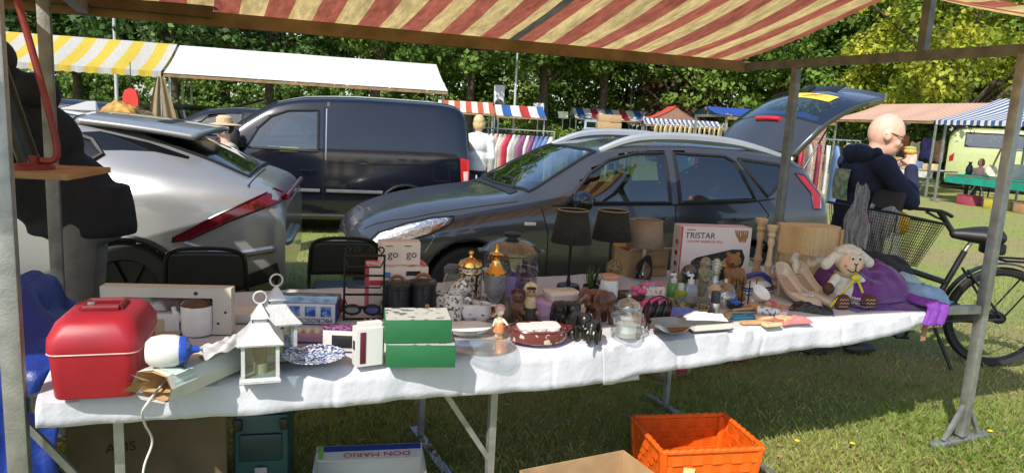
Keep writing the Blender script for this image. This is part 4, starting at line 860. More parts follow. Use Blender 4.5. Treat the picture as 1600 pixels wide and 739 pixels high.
# steamer
t, k = it('steamer', 'large clear electric steamer with domed lid and black knob', 'steamer', 795, 470, 10)
sm_gl = glass('smoky_plastic', (.62, .62, .68), .06, .7, .16); sm_d = mat('grey_smoke', (.10, .10, .12), .3)
B(k).lathe([(34, 0), (38, 4), (40, 24), (36, 30)], n=36).build('base', sm_d, t)
for z0, z1, r in ((29, 50, 42), (51, 78, 43)): B(k).open_lathe([(r - 4, z0), (r, z0 + 3), (r, z1 - 2), (r + 2, z1), (r + 2, z1 + 1.4), (r - 1, z1 + 1)], n=36).build('tier', sm_gl, t)
l = B(k).open_lathe([(46, 79), (46, 82), (42, 84), (36, 91), (22, 97), (0, 99)], n=36).build('lid', glass('lid_plastic', (.50, .51, .55), .2, .6, .16), t); B(k).lathe([(8, 98), (7, 101), (13, 103), (14, 107), (9, 109), (0, 109)], n=24).build('knob', black_pl, l)
for s in (-1, 1): B(k).box((s * 47, 0, 80), (10, 18, 4), bev=1.5).build('grip', sm_d, t)
# ---------------- figures and vessels in the middle of the table
skin_c = mat('figure_skin', (.62, .40, .30), .5, 0, .05)
t, k = it('child_figurine', 'painted porcelain child figurine with pink headscarf', 'figurine', 779, 527, 0)
o = B(k); o.cap((0, 0, 12), (0, 0, 30), 8, 5.5); o.cap((-3, -1, 0), (-3, 0, 12), 3, 3.5); o.cap((4, -1, 0), (4, 0, 12), 3, 3.5); o.cap((-6, -1, 29), (-9, -6, 20), 2.6, 2); o.cap((6, -1, 29), (13, -4, 22), 2.6, 2); o.ell((0, -1, 42), (7, 7, 7.5)); fuse(o.build('body', two_tone('figurine_glaze', (.62, .55, .45), (.35, .38, .25), 60, .45, .55, .2, coat=.4), t), .9 * k, 3)
B(k).lathe([(8, 43), (8.2, 46), (6, 51), (0, 53)], RX(-8), 16).build('headscarf', mat('pink_glaze', (.52, .24, .26), .3), t); B(k).lathe([(10, 10), (7, 24), (6, 25)], n=16, a0=200, a1=340).build('apron', mat('orange_glaze', (.55, .18, .06), .3), t); B(k).ell((2, -6, 42), (4.6, 3, 5)).build('face', skin_c, t)
brz = mat('bronze', (.075, .06, .03), .38, .5, .3, 30)
t, k = it('gourd_bottle', 'dark bronze gourd shaped bottle behind the child figurine', 'ornament', 790, 508, 0); B(k).lathe([(8, 0), (12, 4), (13, 16), (9, 28), (5, 35), (4, 42), (5, 45), (3, 47), (0, 47)], n=24).build('bottle', brz, t)
for i in range(6): B(k).tube([(13.2 * math.cos(i * 1.047), 13.2 * math.sin(i * 1.047), 16), (9 * math.cos(i * 1.047), 9 * math.sin(i * 1.047), 28), (12 * math.cos(i * 1.047), 12 * math.sin(i * 1.047), 4)][::1], .8, 5).build('rib', brz, t) if i < 1 else None
brn = mat('carved_brown', (.13, .055, .026), .5, 0, .35, 60)
t, k = it('carved_doll', 'brown carved seated doll left of the hooded doll', 'figurine', 807, 500, 5)
o = B(k); o.ell((0, 0, 17), (10, 8, 16)); o.ell((0, -1, 38), (9, 9, 9.5)); o.cap((-8, -2, 24), (-6, -9, 14), 3.5, 3); o.cap((8, -2, 24), (6, -9, 14), 3.5, 3); o.cap((-5, -3, 5), (-6, -10, 2), 4, 3.5); o.cap((5, -3, 5), (6, -10, 2), 4, 3.5); fuse(o.build('body', brn, t), 1.1 * k, 2)
for i in range(9): a = i * .7; B(k).ell((8.5 * math.cos(a), 2 + 6 * math.sin(a), 45 + 2 * math.sin(i * 3)), 3, n=8, m=6).build('curl', mat('dark_curl', (.05, .022, .012), .6), t)
for x in (-3, 3): B(k).ell((x, -9.4, 40), 1.2, n=8, m=6).build('eye', ink, t)
t, k = it('hooded_doll', 'doll in a cream hood with dark skirt beside the lilac tub', 'figurine', 827, 497, 5)
B(k).lathe([(13, 0), (14, 3), (11, 18), (8, 28)], n=20).build('skirt', mat('dark_skirt', (.06, .055, .04), .8, 0, .3, 60), t); B(k).lathe([(11, 18), (12, 20), (8, 34), (6, 36)], n=20).build('cape', mat('cream_knit', (.52, .42, .24), .9, 0, .2, 80), t); h = B(k).ell((0, 1, 45), (12, 10, 13)).build('hood', mat('cream_knit', (.5, .4, .2)), t)
B(k).ell((0, -5, 44), (8, 6, 9)).build('face', mat('doll_face', (.42, .26, .13), .5), t); B(k).lathe([(8, 48), (7, 51), (0, 53)], TR(0, -4.4, 0), 16).build('fringe', mat('dark_hair', (.025, .012, .008), .6), t)
for x in (-3.2, 3.2): B(k).ell((x, -10.6, 45), (1.5, .8, 1.5), n=8, m=6).build('eye', ink, t); B(k).ell((x * 3.4, -8, 11), (3.4, 3.4, 4)).build('hand', mat('doll_face', (.4, .25, .12)), t)
t, k = it('relish_dish', 'small cut glass relish dish behind the casserole', 'dish', 858, 499, 10); B(k).lathe([(14, 0), (26, 4), (30, 10), (28, 10), (24, 5), (0, 2)], n=32, sy=.7).build('dish', glass('dish_glass', (.82, .84, .84), .12, .8, .12), t)
t, k = it('leaf_dish', 'pressed glass leaf dish left of the casserole', 'dish', 806, 516, 15); B(k).lathe([(4, 0), (13, 4), (17, 9), (15.5, 9), (12, 5), (0, 2)], n=14, sy=.7).build('dish', glass('dish_glass', (.82, .84, .84)), t)
# casserole with plates
t, k = it('casserole', 'low oval maroon casserole with white tulip pattern and white dishes in it', 'casserole', 840, 533, 14)
B(k).lathe([(36, 0), (44, 4), (48, 14), (47, 21)], n=44, sy=.66).build('bowl', two_tone('tulip_glaze', (.15, .035, .035), (.62, .52, .44), 38, .56, .62, .16, coat=.5), t); B(k).lathe([(47, 20), (48.5, 22), (47, 24), (45, 24), (43, 18), (0, 8)], n=44, sy=.66).build('rim', mat('maroon_glaze', (.09, .02, .018), .2, coat=.5), t)
for s in (-1, 1): B(k).tube(smooth_path([(s * 45, -8, 21), (s * 53, -5, 22), (s * 53, 5, 22), (s * 45, 8, 21)], 4), 2.4, 8).build('grip', mat('maroon_glaze', (.09, .02, .018)), t)
for i, x in enumerate((-20, 0, 20)):
    q = thing('white_dish', ('left', 'middle', 'right')[i] + ' of three white square dishes stacked in the casserole', 'dish', t.matrix_basis @ Vector((x * k, 0, 19 * k)), R_(12), 'white dishes in the casserole'); M = RX(-14)
    stack(B(k), [(24, 30, 6, 0, 0, 0), (27, 34, 7, 6 + i, 0, 0), (26, 33, 7, 6.6 + i, 0, 0)]).build('dish', white_gl, q)
# lilac tub and cream lid box
lil = mat('lilac_tub', (.42, .25, .42), .35, 0, .05)
t, k = it('lilac_tub', 'lilac round plastic tub with lid behind the casserole', 'tub', 865, 497, 10); B(k).lathe([(27, 0), (29, 2), (31, 26), (32, 27)], n=36).build('tub', lil, t); B(k).lathe([(33, 26), (33, 30), (29, 32), (0, 32)], n=36).build('lid', lil, t)
q = thing('cream_box', 'flat cream plastic box lying on the lilac tub', 'box', t.matrix_basis @ Vector((10 * k, -2 * k, 32.5 * k)), R_(20)); stack(B(k), [(48, 34, 6, 0, 0, 0), (52, 38, 7, 9, 0, 0)]).build('box', mat('cream_plastic', (.55, .47, .36), .4), q); stack(B(k), [(54, 40, 7, 9, 0, 0), (54, 40, 7, 12, 0, 0), (40, 28, 6, 14, 0, 0)]).build('lid', mat('cream_lid', (.58, .52, .44), .4), q)
# elephants
def elephant(label, u, v, s, rz, m, tusk=True):
    t, k = it('elephant_figure', label, 'figurine', u, v, rz, group='carved elephants'); k *= s; o = B(k)
    o.ell((0, 12, 30), (14, 21, 15)); o.ell((0, -10, 36), (10, 11, 12)); o.ell((0, 0, 36), (11, 14, 11)); o.ell((0, 26, 30), (10, 9, 12))
    for x in (-8, 8):
        o.cap((x, 2, 22), (x, 0, 3), 5.6, 4.6); o.cap((x, 25, 22), (x, 26, 3), 5.8, 4.6)
    for i, (a, b) in enumerate(zip([(0, -19, 34), (0, -24, 25), (0, -24, 14)], [(0, -24, 25), (0, -24, 14), (0, -28, 6)])): o.cap(a, b, 5 - i * 1.1, 4 - i * 1.0)
    fuse(o.build('body', m, t), 1.3 * k, 3)
    for s_ in (-1, 1):
        B(k).ell((s_ * 13, -4, 36), (2.2, 8, 11), RZ(s_ * 24)).build('ear', m, t)
        if tusk: B(k).tube([(s_ * 5, -18, 29), (s_ * 6, -24, 26), (s_ * 6, -29, 28)], [1.6, 1.3, .5], 7).build('tusk', mat('ivory', (.6, .52, .4), .4), t)
        B(k).ell((s_ * 8.5, -17, 39), 1.0, n=8, m=6).build('eye', ink, t)
    B(k).tube(smooth_path([(0, 34, 36), (0, 38, 28), (0, 37, 16)], 4), 1.1, 6).build('tail', m, t); return t
ebony = mat('ebony', (.012, .011, .011), .3, 0, .3, 50, coat=.2)
elephant('black carved elephant nearest the casserole, largest of the black ones', 886, 516, 1.0, 40, ebony)
elephant('black carved elephant in the middle of the black trio', 906, 530, .93, 24, ebony)
elephant('smallest black carved elephant at the front edge', 925, 537, .82, -18, ebony)
elephant('reddish brown carved elephant behind the black ones', 924, 507, 1.22, -60, mat('red_brown_wood', (.10, .03, .016), .3, 0, .3, 40, coat=.3))
# vase jar with wood lid
t, k = it('ceramic_jar', 'tall white diamond relief jar with wooden lid', 'jar', 948, 493, 0)
n_ = 18; rows = 12; vs = []; fs = []
for j in range(rows + 1):
    for i in range(n_):
        a = 2 * math.pi * (i + (j % 2) * .5) / n_; r = 13.2 + (.9 if (i + j) % 2 == 0 else -.2) * (0 < j < rows); vs.append((r * math.cos(a), r * math.sin(a), j * 58 / rows))
for j in range(rows):
    for i in range(n_):
        a, b_ = j * n_ + i, j * n_ + (i + 1) % n_; c, d = (j + 1) * n_ + i, (j + 1) * n_ + (i + 1) % n_
        fs += [(a, b_, c), (b_, d, c)] if j % 2 == 0 else [(a, b_, d), (a, d, c)]
B(k).add(vs, fs + [tuple(range(n_ - 1, -1, -1)), tuple(rows * n_ + i for i in range(n_))]).build('jar', mat('white_matt', (.60, .60, .60), .5, 0, .04), t, 12); B(k).lathe([(13.4, 58), (13.8, 59), (13.8, 64), (12.6, 65.5), (0, 65.5)], n=30).build('lid', mat('pink_wood', (.42, .22, .13), .6, 0, .15, 30), t)
# plant, ball ornament
t, k = it('potted_plant', 'small grassy potted plant beside the white jar', 'plant', 922, 467, 0); B(k).lathe([(10, 0), (13, 22), (12, 22), (11, 18), (0, 18)], n=20).build('pot', black_pl, t)
b = B(k); r2 = random.Random(4)
for i in range(80):
    a = r2.random() * 6.28; l = 18 + r2.random() * 22; s = r2.random() * 9 + 2; x, y = 6 * r2.random() * math.cos(a), 6 * r2.random() * math.sin(a); px, py = -math.sin(a), math.cos(a)
    b.add([(x - px, y - py, 18), (x + px, y + py, 18), (x + s * .5 * math.cos(a) + px * .7, y + s * .5 * math.sin(a) + py * .7, 18 + l * .6), (x + s * math.cos(a), y + s * math.sin(a), 18 + l)], [(0, 1, 2), (0, 2, 3)])
b.build('leaves', leafmat('plant_leaf', (.03, .07, .012), (.09, .13, .03), 60, .3), t)
t, k = it('twine_ball', 'twine wound ball ornament on a thin foot behind the white jar', 'ornament', 957, 452, 0); o = B(k).ell((0, 0, 34), (12, 11, 13.5)).build('ball', two_tone('twine', (.26, .19, .09), (.07, .05, .025), 90, .45, .55), t); B(k).lathe([(9, 0), (9, 2), (3, 5), (2.5, 14), (6, 20), (6, 24)], n=16).build('foot', brn, t)
for i in range(6): B(k).tube([(12.2 * math.cos(a), 11.2 * math.sin(a) * math.cos(i * .5), 34 + 13.7 * math.sin(a) * math.sin(i * .5)) for a in np.linspace(0, 6.28, 24)], .7, 5).build('twine_turn', mat('twine_line', (.22, .15, .07), .9), o)
# table lamps
def lamp(label, u, v, r0, r1, zs, hs, m, foot, slim):
    t, k = it('table_lamp', label, 'lamp', u, v, 0, group='table lamps at the back of the table')
    s = B(k).open_lathe([(r0, zs), (r1, zs + hs)], n=36).build('lamp_shade', m, t); solid(s, .9 * k)
    B(k).tube([(r1 * math.cos(a), r1 * math.sin(a), zs + hs) for a in np.linspace(0, 6.2832, 30)], .8, 6).build('shade_rim', mat('shade_rim', (.30, .24, .16), .8), s)
    B(k).lathe(foot, n=24).build('foot', slim, t); B(k).tube([(0, 0, foot[-1][1] - 1), (0, 0, zs + hs - 6)], 2.2 if slim is black_mt else 4, 10).build('stem', slim, t)
    B(k).ell((0, 0, zs + hs * .45), (7, 7, 10)).build('bulb', mat('opal_bulb', (.6, .58, .52), .4), t); b = B(k)
    for a in (0, 120, 240): b.tube([(0, 0, zs + hs - 7), (r1 * math.cos(R_(a)), r1 * math.sin(R_(a)), zs + hs - 1)], .6, 5)
    b.build('shade_spider', black_mt, t); return t, k
shade_b = mat('black_linen', (.022, .020, .019), .95, 0, .25, 60, bump=.2, bs=200); shade_t = mat('taupe_linen', (.24, .18, .135), .95, 0, .1, 60, bump=.2, bs=200)
lamp('black lamp with black drum shade left of the other black lamp', 887, 456, 32, 23, 79, 50, shade_b, [(19, 0), (19, 4), (17, 12), (4, 14), (2.2, 24)], black_mt)
lamp('black lamp with black drum shade next to the taupe lamp', 950, 443, 31, 23, 70, 45, shade_b, [(17, 0), (17, 3), (4, 6), (2.2, 16)], black_mt)
t, k = lamp('chrome lamp with taupe drum shade before the cardboard box', 1003, 437, 29, 24, 53, 41, shade_t, [(14, 0), (14, 3), (5, 6), (4, 12)], steel)
b = B(k)
for i in range(5): b.tube(smooth_path([(8 * math.cos(i) - 4, -6, 2), (-12 + i * 3, -9, 22 + i * 3), (6 - i, -8, 40 - i * 2), (12, -7, 20), (6 + i, -8, 3)], 5), 1.3, 6)
b.build('coiled_flex', black_pl, t)
# open carton behind, grill carton
t, k = it('open_carton', 'brown cardboard box with open flap behind the taupe lamp', 'box', 1010, 432, 22)
b = B(k)
for c, d in (((0, 0, 20), (72, 2, 40)), ((0, 40, 20), (72, 2, 40)), ((-35, 20, 20), (2, 38, 40)), ((35, 20, 20), (2, 38, 40)), ((0, 20, 1), (68, 38, 2))): b.box(c, d)
b.build('carton', cardb, t); B(k).box((0, 0, 17), (72, 1.5, 34), TR(0, 40, 40) @ RX(-55)).build('flap', cardb, t); B(k).box((0, 0, 8), (72, 1.5, 16), TR(0, 0, 40) @ RX(62)).build('flap', mat('pale_flap', (.50, .38, .24), .8), t)
text('moulinex', 11 * k, mat('brown_print', (.12, .07, .03), .7), t, TR(12 * k, -1.3 * k, 16 * k) @ RX(90))
t, k = it('grill_carton', 'large white grill carton with red lettering and picture of food', 'box', 1112, 446, 10); w, h, d = 116, 92, 30
B(k).box((0, d / 2, h / 2), (w, d, h), bev=.8).build('carton', mat('pinkish_card', (.60, .54, .56), .45, 0, .03), t); B(k).box((0, d / 2, h + .2), (w - 1, d - 1, .6)).build('top_print', mat('pink_top', (.58, .40, .45), .5), t); B(k).box((-w / 2 - .2, d / 2, h / 2), (.6, d - 2, h - 2)).build('side_print', mat('side_grey', (.52, .47, .49), .5), t)
B(k).box((-w / 2 + 1.2, -.1, h / 2), (2.5, .6, h - 1)).build('red_edge', mat('red_line', (.45, .04, .06), .5), t)
text('TRISTAR', 13 * k, mat('dark_print', (.02, .015, .02), .5), t, TR((-w / 2 + 31) * k, -.4 * k, (h - 14) * k) @ RX(90), squash=1.0)
text('ELECTRIC BARBECUE GRILL', 5 * k, mat('red_print2', (.42, .08, .05), .5), t, TR((-w / 2 + 40) * k, -.4 * k, (h - 23) * k) @ RX(90), squash=.95)
for i in range(4): B(k).box((-w / 2 + 10 + i * 3.6, -.3, h - 5), (2.2, .4, 1.6)).build('star_mark', ink, t)
gp = [(-40, 20), (-38, 38), (-30, 44), (28, 58), (44, 58), (50, 46), (48, 34), (30, 12), (10, 8), (-30, 10)]
g_ = B(k).prism(gp, .8, TR(0, 0, 0) @ RX(90)).build('grill_picture', mat('grill_black', (.015, .014, .016), .4), t)
r2 = random.Random(9); fc = [(.45, .15, .05), (.55, .35, .06), (.25, .30, .06), (.50, .07, .05), (.55, .42, .25), (.30, .12, .05)]
for i in range(34):
    x = -26 + r2.random() * 62; z = 26 + r2.random() * 12 + x * .2; B(k).lathe([(0, 0), (2 + r2.random() * 3.4, 0), (2, .5), (0, .5)], TR(x, -.9, z) @ RX(90), 9).build('food_picture', mat('food%d' % (i % 6), fc[i % 6], .5, 0, .3, 80), g_)
b = B(k)
for i in range(7): b.tube(smooth_path([(30 + i * 3.4, -.5, h - 4), (33 + i * 3, -.5, h - 12 - (i % 3) * 3), (38 + i * 2, -.5, h - 16 - (i % 2) * 6), (44 + i, -.5, h - 10)], 3), 1.1, 5)
b.build('vegetable_picture', two_tone('veg', (.45, .12, .05), (.22, .22, .04), 30, .45, .52), t)
for i in range(4): B(k).lathe([(0, 0), (4.4, 0), (4.4, .5), (0, .5)], TR(-w / 2 - .2, d / 2 - 2, h - 26 - i * 17) @ RY(-90), 14).build('picture_roundel', mat('roundel_black', (.02, .02, .02)) if i else mat('roundel_red', (.45, .03, .06)), t)
for x in (40, 51): B(k).lathe([(0, 0), (4.6, 0), (4.6, .5), (0, .5)], TR(x, -.3, 8) @ RX(90), 14).build('red_badge', mat('roundel_red', (.45, .03, .06)), t)
# brown tray, bright bundle, dark cloth
t, k = it('wooden_tray', 'dark brown tray with a white dish in it behind the glass jar', 'tray', 980, 470, 15); stack(B(k), [(52, 34, 4, 0, 0, 12), (58, 40, 5, 10, 0, 12), (55, 37, 5, 10, 0, 12), (50, 32, 4, 4, 0, 12)]).build('tray', mat('tray_wood', (.10, .035, .018), .35, 0, .25, 30), t); B(k).lathe([(8, 4), (12, 9), (11, 9), (0, 6)], TR(4, 10, 0), 18).build('inset_dish', steel, t)
def pile(b, w, d, h, seed, n=26):
    r3 = random.Random(seed); a = [r3.random() * 6.3 for _ in range(8)]
    def fn(u, v):
        e = max(0, 1 - (2 * u - 1) ** 4) * max(0, 1 - (2 * v - 1) ** 4); q = math.sin(u * 9 + a[0] + v * 3) * .16 + math.sin(u * 19 - v * 11 + a[1]) * .09 + math.sin(v * 23 + u * 7 + a[2]) * .07
        return ((u - .5) * w * (1 + .06 * math.sin(v * 9 + a[3])), (v - .5) * d * (1 + .08 * math.sin(u * 8 + a[4])), h * e ** .6 * (.78 + q))
    return b.grid(fn, n, n)
t, k = it('yarn_bundle', 'plastic pack of turquoise and pink fluffy yarn', 'yarn', 1008, 466, 12); pile(B(k), 58, 30, 26, 3).build('wrapping', mat('turquoise_fluff', (.10, .38, .44), .8, 0, .3, 50, bump=.6, bs=90), t)
for x, y, z, r in ((-20, -8, 17, 8), (-12, -12, 14, 9), (-4, -4, 22, 7), (9, -2, 22, 8), (18, -2, 22, 7), (-24, -12, 10, 6)): B(k).ell((x, y, z), (r, r * .8, r * .7)).build('yarn_ball', mat('pink_fluff', (.60, .13, .24), .85, 0, .3, 80, bump=.6, bs=120), t)
B(k).box((8, -17, 11), (36, .6, 14), RX(-14)).build('paper_label', two_tone('label_print', (.62, .56, .48), (.35, .20, .16), 60, .55, .62), t)
t, k = it('pink_purse', 'pink plastic pouch in front of the turquoise yarn', 'pouch', 1022, 478, 10); pile(B(k), 44, 20, 15, 8).build('pouch', mat('hot_pink', (.55, .09, .24), .35, 0, .2, 40), t)
o = pile(B(K(968, 490)), 42, 26, 26, 5).build('dark_scarf', mat('dark_knit', (.018, .018, .02), .95, 0, .4, 60, bump=.6, bs=110)); one(o, 'crumpled black scarf behind the lidded glass jar', 'scarf', 968, 488)
# glass jar with lid
jg = glass('jar_glass', (.90, .93, .93), .04, 1., .12)
t, k = it('glass_jar', 'clear bulbous glass jar with domed lid and knob at the front edge', 'jar', 978, 527, 0)
B(k).open_lathe([(18, 0), (24, 2), (25, 10), (21, 22), (23, 28), (26, 34), (25, 40), (17, 44), (17, 46), (20, 48)], n=32).build('jar', jg, t); B(k).lathe([(0, 3), (17, 3), (18, 22), (0, 22)], n=8).build('white_sachet', mat('white_paper', (.55, .56, .56), .6, alpha=.55), t); B(k).open_lathe([(20, 48), (20, 51), (16, 57), (7, 62), (3, 63), (3, 65)], n=32).build('lid', jg, t); B(k).ell((0, 0, 67), (4.2, 4.2, 3.6)).build('knob', jg, t)
B(k).tube([(26 * math.cos(a), 26 * math.sin(a), 34) for a in np.linspace(0, 6.2832, 30)], .9, 6).build('glass_rib', clear, t); B(k).tube([(20.4 * math.cos(a), 20.4 * math.sin(a), 49) for a in np.linspace(0, 6.2832, 30)], 1.2, 6).build('glass_rib', clear, t)
# napkin holder
t, k = it('napkin_holder', 'black wire napkin holder with leaf shaped sides', 'holder', 1024, 513, 20); b = B(k)
for x in (-15, 15): b.tube([(x, -6, 0), (x, 0, 12), (x, 6, 0)], 1.3, 6)
b.build('feet', black_mt, t)
for y in (-5, 5):
    for x in (-14, 0, 14): b = B(k); b.add([(x, y, 8), (x - 8, y, 22), (x - 3, y * 1.3, 38), (x + 4, y * 1.5, 44), (x + 8, y, 26)], [(0, 1, 2, 3, 4)]); o = b.build('leaf_plate', black_mt, t); solid(o, 1.2 * k, 0)
    B(k).tube(smooth_path([(-20, y, 10), (-22, y, 30), (-8, y * 1.3, 46), (10, y * 1.4, 50), (22, y, 40), (20, y, 10)], 5), 1.2, 6).build('wire_arch', mat('wine_wire', (.10, .012, .03), .35, .4), t)
# grey bowls
for i in range(4):
    k = K(1047, 517); z = CZ + i * 4.6 * k; o = B(k); stack(o, [(24, 24, 8, 0, 0, 0), (40, 40, 12, 4, 0, 0), (54, 50, 14, 13, 0, 0), (56, 52, 14, 14, 0, 0), (53, 49, 13, 13.5, 0, 0), (38, 38, 11, 5, 0, 0)]); o = o.build('bowl', mat('slate_glaze', (.055, .06, .065), .2, 0, .2, 20, coat=.4))
    one(o, ['grey square bowl, lowest of the stack at the front edge', 'grey square bowl, second from the bottom of its stack', 'grey square bowl, third from the bottom of its stack', 'grey square bowl, topmost of the stack at the front edge'][i], 'bowl', 1047 + i % 2, 517, 14 + i * 2, z, 'stacked grey bowls')
t, k = it('plastic_folder', 'blue translucent document folder under the grey bowls', 'folder', 1075, 508, 16); B(k).grid(lambda a, b: ((a - .5) * 56 + b * 6, b * 50 - 12, 5 + 12 * b + 2 * math.sin(a * 5)), 10, 8).build('cover', mat('blue_film', (.015, .08, .42), .18, 0, .1, coat=.4), t); B(k).box((2, 10, 2), (58, 44, 3), bev=.6).build('sheets', mat('pale_film', (.40, .45, .55), .3), t)
t, k = it('book', 'dark hardback book with a white pouch on it', 'book', 1112, 516, 22); B(k).box((0, 16, 7), (70, 40, 11)).build('pages', mat('paper_edge', (.62, .60, .54), .8, 0, .1, 200), t)
for z in (1, 13.4): B(k).box((-.5, 16, z), (74, 43, 1.8), bev=.5).build('cover', mat('book_cloth', (.05, .055, .055), .6, 0, .3, 30), t)
q = thing('spectacle_pouch', 'white soft pouch lying across the dark book', 'pouch', t.matrix_basis @ Vector((-2 * k, 16 * k, 14.6 * k)), R_(4)); pile(B(k), 64, 22, 11, 12).build('pouch', mat('white_leather', (.58, .58, .56), .5, 0, .1, bump=.4, bs=80), q)
t, k = it('wicker_tray', 'round wicker trivet leaning between the bottles and the book', 'basket', 1086, 490, 15); B(k).lathe([(20, 0), (22, 2), (22, 11), (19, 12), (18, 4), (0, 3)], n=40).build('tray', two_tone('wicker', (.32, .25, .15), (.09, .07, .04), 120, .42, .55, .8), t)
for z in (2, 5, 8, 11): B(k).tube([(22.4 * math.cos(a), 22.4 * math.sin(a), z + .9 * (1 if i % 2 else -1)) for i, a in enumerate(np.linspace(0, 6.2832, 49))], 1.3, 5).build('woven_ring', mat('straw', (.34, .27, .16), .8, 0, .3, 90), t)
t, k = it('spray_can', 'slim silver spray can with black cap', 'spray can', 1115, 497, 0); B(k).lathe([(6.6, 0), (7, 1), (7, 24), (6.2, 26)], n=24).build('can', steel, t); B(k).lathe([(7, 25), (7.2, 26), (7.2, 41), (6, 43), (0, 43)], n=24).build('cap', mat('charcoal_cap', (.03, .035, .035), .5), t)
# bottles
def pump(t, k, z, m):
    b = B(k); b.lathe([(5, z), (5, z + 6), (2, z + 7), (2, z + 12)], n=16); b.box((-2, 0, z + 13), (11, 4.6, 4), bev=1.2); b.build('pump', m, t)
t, k = it('soap_bottle', 'green soap bottle with white pump', 'bottle', 1051, 465, 10, group='pump bottles'); B(k).lathe([(10, 0), (10.5, 2), (10, 18), (8, 22), (5, 24)], n=24).build('bottle', mat('green_soap', (.16, .48, .16), .15, 0, .05, trans=.5), t); pump(t, k, 24, white_pl)
t, k = it('soap_bottle', 'clear bluish soap bottle with white pump', 'bottle', 1077, 472, 10, group='pump bottles'); stack(B(k), [(22, 13, 4, 0, 0, 0), (23, 14, 5, 2, 0, 0), (23, 14, 5, 24, 0, 0), (12, 10, 4, 30, 0, 0)]).build('bottle', mat('clear_soap', (.50, .56, .66), .12, 0, .03, trans=.6), t); pump(t, k, 30, white_pl)
t, k = it('lime_jar', 'lime green glass tumbler with frosted cap between the soap bottles', 'jar', 1062, 473, 0); B(k).lathe([(9, 0), (10, 2), (10, 18), (7, 21)], n=24).build('jar', mat('lime_glass', (.38, .52, .05), .12, trans=.5), t); B(k).lathe([(5, 21), (5, 31), (0, 31)], n=18).build('cap', mat('frost_cap', (.48, .56, .48), .4), t)
for i, (u, v, s, lab) in enumerate(((1040, 478, 1., 'small cut glass dish left of the pump bottles'), (1075, 481, 1.3, 'cut glass bowl below the clear pump bottle'), (1098, 478, 1.05, 'small cut glass dish right of the clear pump bottle'))):
    t, k = it('crystal_dish', lab, 'dish', u, v, 0, group='cut glass dishes'); B(k).lathe([(6 * s, 0), (12 * s, 3 * s), (15 * s, 11 * s), (13.6 * s, 11 * s), (11 * s, 4 * s), (0, 3 * s)], n=16).build('dish', crystal, t, 15)
t, k = it('glass_bucket', 'clear glass ice bucket with a steel ball inside', 'glass bucket', 1072, 455, 0); B(k).open_lathe([(15, 0), (17, 2), (20, 46), (20.6, 46)], n=28).build('glass', clear, t); B(k).ell((2, 0, 26), (13, 12, 17)).build('steel_vessel', mat('dark_chrome', (.16, .17, .19), .1, 1, .2, 20), t); B(k).ell((-11, -2, 18), (5, 5, 10)).build('green_bottle', mat('olive_glass', (.10, .14, .03), .2), t)
stone = mat('stone_grey', (.22, .21, .14), .85, 0, .3, 40, bump=.5, bs=70)
t, k = it('stone_statue', 'greenish stone column figure before the grill carton', 'statue', 1097, 468, 5); o = B(k); o.lathe([(11, 0), (11, 4), (8, 7), (8, 30), (10, 40), (11, 46), (8, 50)], n=20); o.ell((0, 0, 58), (9, 9, 10)); o.ell((0, -5, 42), (8, 6, 8)); o.cap((-8, -2, 44), (-3, -9, 32), 3.4, 3); o.cap((8, -2, 44), (3, -9, 32), 3.4, 3); o.ell((0, -8, 57), (3, 3, 3)); fuse(o.build('figure', stone, t), 1.2 * k, 2)
t, k = it('glass_bottle', 'clear bulbous bottle with ribbed glass stopper', 'bottle', 1113, 478, 0); B(k).open_lathe([(15, 0), (16, 3), (14, 22), (6, 34), (5, 50), (6.5, 52)], n=26).build('bottle', jg, t)
for z in (55, 60, 65, 70): B(k).lathe([(5.5, z - 2), (7.5, z), (5.5, z + 2)], n=18).build('stopper_ring', jg, t)
B(k).lathe([(4, 40), (6, 44), (5, 56), (5, 74), (0, 76)], n=18).build('stopper', jg, t); B(k).open_lathe([(6.5, 36), (13, 28)], n=20).build('silver_collar', steel, t)
t, k = it('glass_cloche', 'clear glass teapot body beside the bear statue', 'glass vessel', 1130, 478, 0); B(k).open_lathe([(15, 0), (20, 8), (20, 22), (12, 34), (4, 38), (3, 44)], n=28).build('vessel', jg, t)
t, k = it('bear_statue', 'brown carved bear statue in front of the grill carton', 'statue', 1141, 466, 12); o = B(k)
o.ell((0, 2, 17), (16, 13, 17)); o.ell((0, 0, 38), (14, 12, 15)); o.ell((-3, -3, 60), (12, 11, 11)); o.ell((-8, -11, 57), (6, 6, 5)); o.ell((-10, 2, 70), (4, 3, 4)); o.ell((6, 2, 70), (4, 3, 4)); o.cap((-12, -4, 44), (-14, -12, 30), 6, 5); o.cap((12, -2, 44), (16, -8, 28), 6, 5); o.cap((-9, -6, 8), (-12, -16, 4), 7, 5); o.cap((9, -6, 8), (12, -15, 4), 7, 5); fuse(o.build('body', mat('bear_brown', (.20, .095, .03), .55, 0, .3, 35, bump=.6, bs=50), t), 1.4 * k, 2); B(k).ell((-11, -16, 58), (2.2, 2, 1.8)).build('nose', ink, t)
for x in (-7, 1): B(k).ell((x, -12.4, 63), 1.1, n=8, m=6).build('eye', ink, t)
